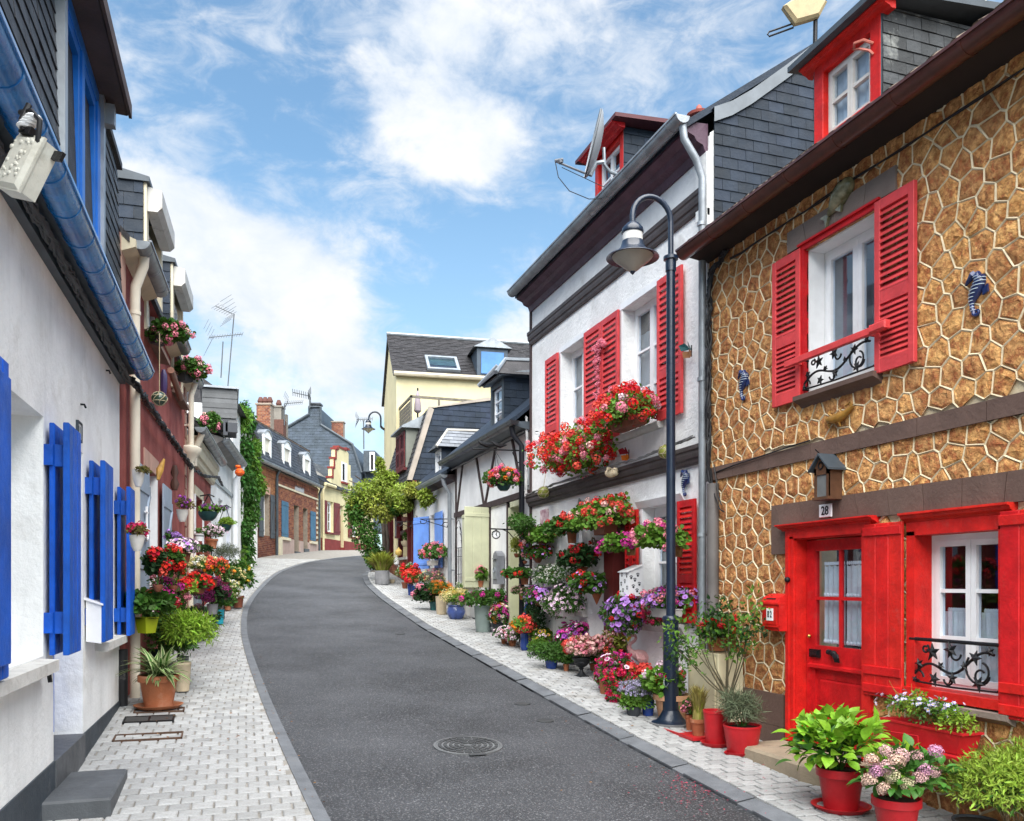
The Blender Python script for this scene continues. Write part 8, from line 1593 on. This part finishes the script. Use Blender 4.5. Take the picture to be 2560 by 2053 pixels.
for a, b, e, f_ in ((-.24, .24, -.13, -.11), (-.24, .24, .11, .13), (-.24, -.22, -.11, .11), (.22, .24, -.11, .11), (-.01, .01, -.11, .11)): mb.box(a, b, -.02, .008, e, f_)
build('frame', mb, iron, gr)
for k in range(9): build('bar', MB(Pg).box(-.22, .22, -.015, .006, -.10+k*.0225, -.088+k*.0225), M('grate_bar', (.09, .09, .09), .5, .3, metal=.3), gr)
build('sump', MB(Pg).box(-.22, .22, -.02, .0015, -.11, .11), dark, gr)
for (x, y, w_, h_, lab) in ((890, 937, .30, .12, 'recessed paved access cover with a rusty rim nearest on the left pavement'), (955, 780, .25, .09, 'recessed access cover partly under the terracotta pot saucer')):
    c = gp(*LB(x, y)); Pg = Plane(c, (1, 0, 0), (0, 1, (g(c.y+.2)-g(c.y-.2))/.4)); mb = MB(Pg)
    for a, b, e, f_ in ((-w_, w_, -h_, -h_+.014), (-w_, w_, h_-.014, h_), (-w_, -w_+.014, -h_, h_), (w_-.014, w_, -h_, h_)): mb.box(a, b, -.02, .007, e, f_)
    solo('access_cover', mb, M('rusty_rim', (.10, .055, .035), .7, .4, 10), lab, 'access cover', None, None, False)
# fallen petals and leaves
def litter(label, n, fx, size, mats, name):
    P = []
    while len(P) < n:
        p = fx()
        if p is not None: P.append(p)
    P = np.array(P); V, F_, m = scatter(LEAF['oval'], P, rng.normal(size=(n, 3))*np.array((1, 1, .1)), np.array([[0, 0, 1.]]*n)+rng.normal(size=(n, 3))*.25, size*rng.uniform(.5, 1.4, n)); c = P.mean(0); o = link(name, np_mesh(name, V-c, F_, mats, None), None, Vector(c), 'stuff'); o['label'] = label; o['category'] = 'litter'
def near(xs, ys, dz=.02):
    x, y = random.gauss(*xs), random.gauss(*ys); return None if not 1480 < y < 2300 else gp(x, y, dz)
litter('fallen crimson petals scattered by the right kerb', 460, lambda: near((1740, 55), (1955, 32), .012), .02, flm('fallen_petal', (.34, .05, .09), .4), 'fallen_petals'); litter('crimson petals dusted over the right pavement', 70, lambda: near((1850, 120), (1960, 50), .075), .018, MATS['fallen_petal'], 'fallen_petals')
dry = M('dry_leaf', (.19, .085, .035), .8, .3, isl=.4); litter('few dry leaves on the left pavement', 44, lambda: near((480, 90), (1800, 90), .06), .035, dry, 'fallen_leaves'); litter('dry leaves gathered along the left kerb', 60, lambda: (lambda p: None if p is None or abs(p.x-interp(LK, p.y)+.02) > .14 else p)(near((700, 90), (1720, 130), .03)), .026, dry, 'fallen_leaves'); litter('dry bits under the pots of the right pavement', 130, lambda: near((1560, 150), (1790, 70), .07), .022, dry, 'fallen_leaves')
# ================================================================ ornaments of the white house and its neighbours
# flamingo: body, neck, head and beak
c = at(*BB(1640, 840), depth(GP(BB, 1500, 1240))-.15); D0 = depth(c); fl_ = thing('flamingo', 'pink flamingo garden figure standing among the fuchsias', 'garden figure', c-UP*.32)
PKM = M('flamingo_pink', (.66, .30, .30), .45, .12, 6, rgb2=(.75, .45, .44)); B_ = lambda x, y, d=0: at(*BB(x, y), D0+d); k_ = D0/FOC/5.133
mb = MB(); mb.sm = True; mb.tube([B_(1500, 690), B_(1508, 740), B_(1545, 785), B_(1600, 805), B_(1660, 825), B_(1715, 860), B_(1735, 905), B_(1730, 950)], [r*k_ for r in (26, 32, 46, 72, 84, 72, 42, 10)], 14)
mb.tube([B_(1510, 740), B_(1500, 700), B_(1525, 660), B_(1572, 630), B_(1592, 595), B_(1580, 562), B_(1545, 548), B_(1520, 560), B_(1512, 580)], [r*k_ for r in (36, 26, 20, 19, 18, 20, 27, 27, 18)], 12); build('body', mb, PKM, fl_)
mb = MB(); mb.sm = True
for i in range(4): mb.tube([B_(1590+i*28, 780+i*8, -.10), B_(1620+i*26, 850+i*6, -.13), B_(1650+i*16, 920, -.11), B_(1660+i*12, 955, -.07)], [r*k_ for r in (10, 26, 18, 6)], 8)
build('wing_feathers', mb, PKM, fl_, kind='stuff')
mb = MB(); mb.sm = True; mb.tube([B_(1520, 575), B_(1502, 590), B_(1490, 612), B_(1488, 640)], [r*k_ for r in (20, 20, 16, 4)], 10); build('beak', mb, YEL, fl_); mb = MB(); mb.sm = True; mb.ball(tuple(B_(1535, 552, -.025)), 6*k_, 8, 5); build('eye', mb, iron, fl_)
mb = MB(); mb.sm = True; mb.tube([B_(1660, 900), B_(1655, 1080)], .006, 6); mb.tube([B_(1690, 900), B_(1700, 1080)], .006, 6); build('leg', mb, PKM, fl_)
# straw hat / dark round behind its head
mb = MB(); mb.sm = True; mb.ball(tuple(at(*BB(1500, 555), D0+.35)), 36*k_, 12, 8, 1.1, .9, .8); solo('round_stone', mb, M('brown_round_stone', (.20, .17, .13), .7, .3), 'rounded brown stone behind the flamingo head', 'stone')
c0 = at(*BB(190, 300), depth(gp(*BB(150, 760)))+.2); s_ = depth(c0)/FOC; mb = MB(); mb.sm = True; mb.tube([c0-UP*.02, c0+UP*8*s_, c0+UP*22*s_, c0+UP*34*s_, c0+UP*46*s_, c0+UP*54*s_], [9*s_, 8*s_, 5.5*s_, 3*s_, 1.6*s_, .5*s_], 12); solo('blue_glass_drop', mb, M('blue_glass', (.01, .10, .34), .1, .4, 5, coat=.6), 'tall slender blue glass drop ornament above the cobalt vase', 'ornament')
# bell with scroll bracket
c = FR.pt(*CC(905, 690), .16); D0 = depth(c); bl = thing('door_bell', 'bronze hand bell with pull chain on a scrolled bracket left of the oxblood door', 'bell', c); s_ = D0/FOC/5.24; mb = MB(); mb.sm = True; mb.lathe([(48*s_, -40*s_), (40*s_, -30*s_), (32*s_, 0), (26*s_, 28*s_), (14*s_, 42*s_), (0, 46*s_)], c, 16); build('bell', mb, M('aged_bronze', (.20, .15, .10), .4, .3, metal=.6), bl)
mb = MB(); mb.sm = True; mb.tube([at(*CC(870, 655), D0), at(*CC(890, 640), D0), at(*CC(940, 650), D0), at(*CC(975, 690), D0), at(*CC(968, 725), D0)], .011, 6); mb.tube([at(*CC(845, 590), D0), at(*CC(835, 640), D0), at(*CC(862, 690), D0), at(*CC(880, 650), D0), at(*CC(860, 600), D0)], .012, 6); build('bracket', mb, M('bronze_brown', (.14, .10, .06), .5, .3), bl); mb = MB(); mb.sm = True; mb.tube([c-UP*40*s_, c-UP*140*s_, c-UP*230*s_, c-UP*245*s_+CR*8*s_], [.006, .012, .008, .010], 6); build('pull', mb, iron, bl)
c = FR.pt(*CC(210, 380), .03); Fm = Frame((c.x, c.y, c.z), 0, 1); pt_ = build('picture_tile', MB(Fm).bbox(-.17, .17, -.02, .01, -.19, .19, .006), M('rose_tile', (.62, .25, .36), .3, .5, 9, rgb2=(.75, .62, .64)), None, label='rose-patterned pink tile on the white wall at the left', cat='tile', at=c)
c = FR.pt(*CC(690, 160), .05); mb = MB(); mb.sm = True; D0 = depth(c)
for (dx, dy) in ((-25, -80), (-5, -60), (18, -45)): mb.tube([at(*CC(690+dx*.2, 235), D0), at(*CC(690+dx*.8, 190), D0), at(*CC(695+dx, 160+dy), D0)], [.02, .035, .008], 7)
solo('wing_ornament', mb, M('grey_driftwood', (.19, .18, .16), .8, .3, 10), 'grey driftwood wings on the white wall above the red flowers', 'ornament')
# small figures
def butterfly(F, u, z, s, m1, m2, lab):
    t = thing('butterfly_ornament', lab, 'ornament', F.p(u, .04, z)); mb = MB(F); mb.tube([(u, .05, z-.5*s), (u, .05, z+.5*s)], .05*s, 6); build('body', mb, iron, t)
    mb = MB(F)
    for k in (-1, 1): mb.add([(u, .05, z+.1*s), (u+k*.3*s, .12, z+.7*s), (u+k*.75*s, .16, z+.55*s), (u+k*.6*s, .14, z+.05*s)], [(0, 1, 2, 3)]); 
    build('upper_wings', mb, m1, t); mb = MB(F)
    for k in (-1, 1): mb.add([(u, .05, z), (u+k*.55*s, .13, z-.05*s), (u+k*.5*s, .12, z-.55*s), (u+k*.1*s, .06, z-.6*s)], [(0, 1, 2, 3)])
    build('lower_wings', mb, m2, t)
u, z = FR.px(*R2(1505, 400), .05); butterfly(FR, u, z, .13, TEAL, M('rusty_wing', (.30, .13, .05), .6), 'orange and teal butterfly on the white wall left of the zinc downpipe'); u, z = FR.px(*R2(1012, 1215), .05); butterfly(FR, u, z, .13, DRED, ORG, 'small brown butterfly on the white wall under the right window box')
u, z = FR.px(*R2(1455, 1445), .03); seahorse(FR, (u, z), .30, 'small slate-blue seahorse on the white wall above the ground floor window')
c = FR.pt(*R2(870, 1360), .2); D0 = depth(c); s_ = D0/FOC/3.143; t = thing('dog_head_ornament', 'cream sleeping puppy ornament lying on the lower moulding under the window boxes', 'ornament', c); mb = MB(); mb.sm = True; mb.ball(tuple(c), 44*s_, 12, 8, 1.1, 1, .85); mb.ball(tuple(c+CR*34*s_-CF*.05), 26*s_, 10, 6); mb.tube([c+CR*20*s_+UP*30*s_-CF*.06, c+CR*38*s_+UP*22*s_-CF*.09, c+CR*48*s_+UP*2*s_-CF*.08], [10*s_, 13*s_, 5*s_], 7); mb.tube([c-CR*10*s_+UP*30*s_-CF*.06, c-CR*28*s_+UP*28*s_-CF*.09, c-CR*38*s_-CF*.08], [10*s_, 13*s_, 5*s_], 7); build('body', mb, M('cream_resin', (.66, .55, .38), .7, .15), t); mb = MB(); mb.sm = True; mb.ball(tuple(c+CR*52*s_-CF*.09), 6*s_, 7, 5); build('nose', mb, iron, t)
c = FR.pt(*R2(290, 1090), .06); D0 = depth(c); s_ = D0/FOC/3.143; t = thing('sailor_figure', 'little white cut-out sailor with a life ring on the corner of the white house', 'ornament', c); mb = MB(); mb.sm = True; mb.ball(tuple(c+UP*42*s_), 14*s_, 8, 6); mb.tube([c-UP*55*s_, c-UP*10*s_, c+UP*25*s_], [12*s_, 17*s_, 13*s_], 8); build('body', mb, wpaint, t); mb = MB(); mb.sm = True; q0 = c+CR*14*s_-UP*10*s_; mb.tube([q0+CR*22*s_*math.cos(a)+UP*26*s_*math.sin(a) for a in [2*math.pi*i/14 for i in range(15)]], 6*s_, 6); build('life_ring', mb, MATS['dish_arm'], t); mb = MB(); mb.sm = True; mb.ball(tuple(c+UP*54*s_), 14*s_, 8, 5, 1, 1, .45); mb.tube([c-UP*40*s_, c-UP*62*s_], 8*s_, 6); build('cap', mb, iron, t)
def net_float(c, r, mat, lab, cord=None, rope=iron):
    t = thing('net_float', lab, 'ornament', c); mb = MB(); mb.sm = True; mb.ball(tuple(c), r, 14, 10, 1, 1, .92); build('ball', mb, mat, t); mb = MB(); mb.sm = True
    for k in range(6): a0 = k*math.pi/3; mb.tube([c+Vector((r*1.03*math.sin(p_)*math.cos(a0+.5*math.sin(2*p_)), r*1.03*math.sin(p_)*math.sin(a0+.5*math.sin(2*p_)), r*.95*math.cos(p_))) for p_ in [math.pi*i/10 for i in range(11)]], r*.045, 5)
    for zz in (-.4, .35): mb.tube([c+Vector((r*1.02*math.sqrt(1-zz*zz)*math.cos(a), r*1.02*math.sqrt(1-zz*zz)*math.sin(a), r*.92*zz)) for a in [2*math.pi*i/14 for i in range(15)]], r*.045, 5)
    if cord: mb.tube([c+UP*r, Vector(cord)], .005, 5)
    build('net', mb, rope, t, kind='stuff'); return t
ROPE = M('pale_rope', (.40, .34, .22), .9, .2); GG = M('green_glass_float', (.03, .055, .035), .12, .3, coat=.5)
c = F2.pt(*LM(342, 135), .35); net_float(c, .085, GG, 'green glass net float hanging by a cord on the red plaster house', c+UP*.75, ROPE)
mb = MB(); mb.sm = True; c = F2.pt(*LM(372, 40), .12); mb.tube([c+UP*.22, c+UP*.15, c, c-UP*.16, c-UP*.2], [.02, .045, .05, .03, .01], 8); solo('fish_ornament', mb, M('violet_glaze', (.06, .04, .12), .3, .3), 'violet glazed fish hanging head-up beside the green net float', 'ornament')
c = FR.pt(*R2(343, 1512), .18); net_float(c, .10, M('lime_glass', (.22, .24, .05), .2, .3), 'yellow-green net float at the left end of the lower moulding', FR.pt(*R2(370, 1300), .1), ROPE); c = FR.pt(*R2(1300, 1192), .18); net_float(c, .085, MATS['lime_glass'], 'yellow-green net float half behind the lamp post', None, ROPE)
c = F4.pt(*LM(920, 665), .62); t = net_float(c, .11, M('orange_buoy', (.75, .13, .015), .5, .15), 'bright orange buoy hanging by the white downpipe', None, M('red_rope', (.45, .07, .03), .8)); mb = MB(); mb.sm = True; mb.ball(tuple(c+UP*.14-CR*.04), .06, 10, 6, 1.2, 1, .7); build('neck', mb, MATS['orange_buoy'], t)
# clock
c = FR.pt(*HH(375, 740), .45); ck = thing('station_clock', 'round two-faced black clock on an iron bracket on the half-timbered cottage', 'clock', c); D0 = depth(c); r_ = 31*D0/FOC/2.882*1.0; fdir = -CF; sx_ = CR
Pc = Plane(c, CR, UP); mb = MB(Pc); n = 24; ring = []
for (r0, w_) in ((r_, -.06), (r_, .05), (r_*.84, .05), (r_*.84, .03)): ring += [(r0*math.cos(2*math.pi*i/n), w_, r0*math.sin(2*math.pi*i/n)) for i in range(n)]
mb.sm = True; mb.add(ring, [(k*n+i, k*n+(i+1) % n, (k+1)*n+(i+1) % n, (k+1)*n+i) for k in range(3) for i in range(n)]); build('rim', mb, iron, ck); build('face', MB(Pc).prism([(r_*.85*math.cos(2*math.pi*i/n), r_*.85*math.sin(2*math.pi*i/n)) for i in range(n)], -.05, .03), wpaint, ck)
mb = MB(Pc); mb.prism([(-.008, 0), (.008, 0), (.004+r_*.25, r_*.6), (r_*.25-.006, r_*.6)], .032, .036); mb.prism([(-.008, 0), (.008, 0), (.03, -r_*.45), (.016, -r_*.45)], .032, .036); build('hand', mb, iron, ck); mb = MB(Pc)
for i in range(12): a = i*math.pi/6; mb.prism([(r_*.78*math.cos(a)-.006, r_*.78*math.sin(a)-.006), (r_*.78*math.cos(a)+.006, r_*.78*math.sin(a)-.006), (r_*.78*math.cos(a)+.006, r_*.78*math.sin(a)+.006), (r_*.78*math.cos(a)-.006, r_*.78*math.sin(a)+.006)], .032, .035)
build('hour_mark', mb, iron, ck, kind='stuff'); mb = MB(); mb.sm = True; tw = Vector((5, c.y+.1, c.z+r_*1.35)); mb.tube([c+UP*r_, c+UP*r_*1.35], .014, 6); mb.tube([c+UP*r_*1.35-CR*.1, tw], .014, 6); mb.tube([tw-UP*.25, tw-UP*.05-Vector((.18, 0, 0)), tw-Vector((.3, 0, 0))], .010, 6); build('bracket', mb, iron, ck)
# scroll brackets, trellis, porch things
def scroll(F, u, z, w1, lab):
    mb = MB(F); mb.sm = True; mb.tube([(u, .02, z-.25), (u, .02, z+.25)], .012, 6); mb.tube([(u, .02, z+.08), (u, w1, z+.06)], .012, 6); mb.tube([(u, .04+.09*(1-i/14)+.09*math.cos(i*.6)*(1-i/14), z-.08+.10*math.sin(i*.6)*(1-i/14)) for i in range(13)], .010, 6); mb.tube([(u, w1-.09*(1-i/12)+.08*math.cos(2.5+i*.6)*(1-i/12), z+.0+.07*math.sin(2.5+i*.6)*(1-i/12)) for i in range(11)], .010, 6); mb.tube([(u, .1, z-.12), (u, w1*.6, z-.02), (u, w1, z+.06)], .009, 6)
    solo('scroll_bracket', mb, iron, lab, 'bracket')
u, z = FR.px(*DD(952, 540), .02); scroll(FR, u, z, .75, 'scrolled iron plant bracket right of the light blue shutter'); u, z = FR.px(*DD(665, 560), .02); scroll(FR, u, z, .6, 'scrolled iron bracket beside the maroon porch post')
mb = MB(FR); mb.sm = True; u0, u1 = 18.30, 18.88
for k in range(5): u = u0+(u1-u0)*k/4; mb.tube([(u, .05, 1.3), (u, .05, 2.5)], .008, 5)
for z in (1.5, 1.9, 2.3, 2.5): mb.tube([(u0, .05, z), (u1, .05, z)], .008, 5)
for k in range(4):
    a = u0+(u1-u0)*k/4; 
    for (p0, p1) in ((u0, u1-(u1-u0)*k/4), (u1, u0+(u1-u0)*k/4)): m_ = (p0+p1)/2; mb.tube([(m_+(p0-m_)*math.cos(t_), .05, 2.5+abs(p0-m_)*2.2*math.sin(t_)) for t_ in [math.pi*i/10/2*(2) for i in range(6)]], .008, 5)
solo('trellis', mb, iron, 'arched black wire trellis on the half-timbered cottage', 'trellis')
pg = lambda x, y, w_=.1: FR.pt(*PG(x, y), w_)
c = pg(252, 530, .25); s_ = depth(c)/FOC/3.77; mb = MB(); mb.sm = True; mb.lathe([(0, -34*s_), (20*s_, -30*s_), (34*s_, -10*s_), (34*s_, 8*s_), (20*s_, 24*s_), (8*s_, 34*s_), (4*s_, 46*s_), (0, 48*s_)], c, 16); solo('gourd', mb, M('yellow_gourd', (.62, .42, .12), .5, .15), 'yellow gourd hanging on the porch post, lower of two', 'gourd')
c = pg(212, 190, .25); mb = MB(); mb.sm = True; mb.ball(tuple(c), 20*s_, 12, 8); solo('gourd', mb, MATS['yellow_gourd'], 'small round yellow gourd hanging high in the porch', 'gourd')
c = pg(232, 610, .28); mb = MB(); mb.sm = True; mb.lathe([(3*s_, -50*s_), (24*s_, -34*s_), (28*s_, -10*s_), (18*s_, 26*s_), (4*s_, 50*s_)], c, 10); solo('white_bag', mb, M('white_cloth_bag', (.72, .72, .72), .8, .1), 'white cloth bag hanging below the yellow gourd', 'bag')
c = pg(305, 130, .2); ln2 = thing('porch_lantern', 'black iron lantern under the wisteria on the maroon porch post', 'lantern', c); mb = MB(); mb.lathe([(22*s_, -30*s_), (26*s_, -28*s_), (34*s_, 8*s_), (34*s_, 12*s_), (40*s_, 14*s_), (14*s_, 40*s_), (6*s_, 56*s_), (0, 58*s_)], c, 6); build('cage', mb, iron, ln2); mb = MB(); mb.lathe([(0, -44*s_), (8*s_, -36*s_), (22*s_, -30*s_)], c, 6); build('drop', mb, iron, ln2)
c = pg(240, 300, .2); Fm = Frame((c.x, c.y, c.z), 0, 1); mb = MB(Fm); mb.box(-.16, .16, -.05, .06, -.32, .30); mb.prism([(-.2, .3), (.2, .3), (0, .5)], -.06, .08); bh = solo('bird_house', mb, maroon, 'maroon bird house with a mirror front hanging in the porch', 'bird house', None, None, False); build('mirror', MB(Fm).box(-.11, .11, .06, .065, -.26, .2), zincl, bh)
c = pg(307, 220, .25); mb = MB(); mb.sm = True; mb.lathe([(12*s_, -26*s_), (24*s_, -10*s_), (28*s_, 20*s_), (22*s_, 20*s_), (0, 10*s_)], c, 12); solo('clay_hanging_pot', mb, M('dark_clay', (.13, .05, .04), .8, .2), 'small dark clay pot hanging under the porch lantern', 'pot')
# garland of silk roses between the upper shutters
gd = thing('rose_garland', 'strip of pink silk roses hanging between the red shutters of the white house', 'garland', FR.pt(*R2(775, 560), .1)); pts = [FR.pt(*R2(x, y), .10) for x, y in ((800, 320), (775, 380), (768, 450), (768, 550), (765, 650), (765, 750), (770, 850))]; P = np.array([tuple(pts[int(i)].lerp(pts[min(6, int(i)+1)], i-int(i))) for i in np.linspace(0, 5.99, 90)])+rng.normal(size=(90, 3))*.02; P = np.vstack([P, np.array([tuple(FR.pt(*R2(x+random.gauss(0, 16), y+random.gauss(0, 12)), .12)) for x, y in [(745, 395)]*10+[(815, 345)]*12+[(780, 330)]*10])])
V, F_, m = scatter(BLOOM['umbel'], P, rng.normal(size=(len(P), 3)), np.array([[-1, -.3, .3]]*len(P))+rng.normal(size=(len(P), 3))*.3, .028*rng.uniform(.7, 1.3, len(P))); o = link('silk_roses', np_mesh('silk_roses', V-np.array(origin(gd)), F_, [PINK], None), gd, kind='stuff'); mb = MB(); mb.tube(pts, .01, 5); build('cord', mb, G_DK, gd)
# terrace furniture
c = FT.p(.5, -.35, 6.95); t = thing('folded_parasol', 'folded mauve parasol standing on the roof terrace', 'parasol', c); mb = MB(); mb.sm = True; mb.tube([c, c+UP*1.4], .03, 6); build('pole', mb, iron, t); mb = MB(); mb.sm = True; mb.lathe([(.05, .55), (.13, .62), (.11, .9), (.07, 1.15), (.03, 1.3), (0, 1.36)], c, 9); build('canopy', mb, M('mauve_canvas', (.30, .25, .28), .85, .2), t)
for (a, b, wd, m_, lab) in ((.9, -1.4, 24, G_YEL, 'golden shrub in a trough on the roof terrace'), (.7, -.8, 16, G_GRY, 'grey-green dry shrub on the roof terrace corner'), (.8, -2.6, 14, G_LT, 'small green shrub further right on the roof terrace')): potted(lab, FT.p(.4, b, 7.2), ('square', wd*.8, 10, CHARP), ('small', 0, 18, wd, 14), leafmat=m_, dens=.8)
wl = FC.p(-.02, -4.2, 8.35); mb = MB(); mb.sm = True; mb.box(wl.x-.12, wl.x+.12, wl.y-.25, wl.y, wl.z-.2, wl.z+.2); solo('wall_lamp', mb, dkgrey, 'dark box lamp on the cream terrace wall', 'lamp', None, None, False)
# left: crates, pail, stone bird and little things
def crate(F, p0, wd, ht, dp, mat, lab, cat='crate'):
    c = Vector(p0); t = thing(cat.replace(' ', '_'), lab, cat, c); s_ = depth(c)/FOC; w_, h_ = wd*s_, ht*s_; Pk = Plane(c, CR, UP); mb = MB(Pk); mb.box(-w_/2+.02, w_/2-.02, -dp+.02, -.02, 0, h_-.01); build('core', mb, mat, t)
    for i in range(4): build('board', MB(Pk).bbox(-w_/2+i*w_/4+.004, -w_/2+(i+1)*w_/4-.004, -.02, 0, 0, h_, .006), mat, t)
    build('lid', MB(Pk).box(-w_/2-.01, w_/2+.01, -dp, .012, h_, h_+.025), mat, t)
crate(F2, gp(*LL(900, 1330))+Vector((-.12, 0, 0)), 46, 64, .3, M('grey_blue_crate', (.20, .24, .28), .7, .15), 'grey-blue painted wooden box among the left pots'); crate(F2, gp(*LL(660, 1400))+Vector((-.2, 0, 0)), 34, 24, .3, WHTP, 'pale stone block under the pink geranium box', 'stone block'); crate(F2, gp(*LB(880, 590))+Vector((-.25, .1, 0)), 52, 104, .25, M('grey_green_panel', (.20, .26, .25), .7, .15), 'grey-green panel box under the lime trough', 'panel box')
c = gp(*LL(1098, 1330)); s_ = depth(c)/FOC/4.803; mb = MB(); mb.sm = True; mb.tube([c, c+UP*80*s_, c+UP*180*s_, c+UP*235*s_+CR*4*s_, c+UP*248*s_-CR*14*s_, c+UP*225*s_-CR*28*s_], [40*s_, 34*s_, 26*s_, 24*s_, 20*s_, 6*s_], 10); solo('stone_bird', mb, M('pale_stone_bird', (.60, .55, .46), .8, .15, 5, .3, 30), 'pale carved bird neck rising between the left pots', 'garden figure')
c = F3.pt(*LL(945, 350), .45); s_ = depth(c)/FOC/4.803; t = thing('enamel_pail', 'white enamel pail with dark band and green sprig on the plant shelf', 'pail', c); mb = MB(); mb.sm = True; mb.lathe([(46*s_, 0), (60*s_, 84*s_), (63*s_, 88*s_), (57*s_, 84*s_), (0, 76*s_)], c, 20); build('body', mb, wpaint, t); mb = MB(); mb.sm = True; mb.lathe([(56*s_, 54*s_), (58.8*s_, 66*s_)], c, 20); build('band', mb, dkgrey, t); foliage(t, tuple(c+UP*120*s_), (40*s_, 40*s_, 34*s_), 'oval', .05, G_MID, n=60, blobs=4)
for (x, y, lab) in ((452, 705, 'small carved wall figure on the red plaster house'), ): c = F2.pt(*LM(x, y), .06); mb = MB(); mb.sm = True; mb.tube([c-UP*.2, c-UP*.1, c, c+UP*.08, c+UP*.2], [.04, .07, .03, .06, .03], 8); solo('wall_figure', mb, M('brown_figure', (.08, .04, .03), .6), lab, 'ornament')
c = F2.pt(*LM(345, 650), .12); mb = MB(); mb.sm = True; mb.tube([c+Vector((-.02, -.05, -.14)), c, c+Vector((.05, .05, .16))], [.02, .05, .015], 7); solo('parrot_ornament', mb, M('yellow_brown_glaze', (.45, .25, .05), .4, .4, 12), 'yellow-brown bird ornament above the grey-shuttered window', 'ornament')
# hidden legs of plant shelf: iron plant stand before the narrow house
mb = MB()
for (x, y, w_) in ((700, 610, .5), (1000, 600, .5), (1100, 440, .45), (1250, 690, .6)):
    p = (F2 if x < 800 else F3).pt(*LL(x, y), w_); pz = Vector((p.x, p.y, g(p.y)+PAVE)); mb.tube([p, pz], .012, 5); mb.tube([p+Vector((-.3, 0, 0)), p+Vector((.1, 0, 0))], .012, 5)
solo('plant_stand', mb, iron, 'black iron plant stand carrying the shelf pots on the left', 'plant stand', None, None, False)
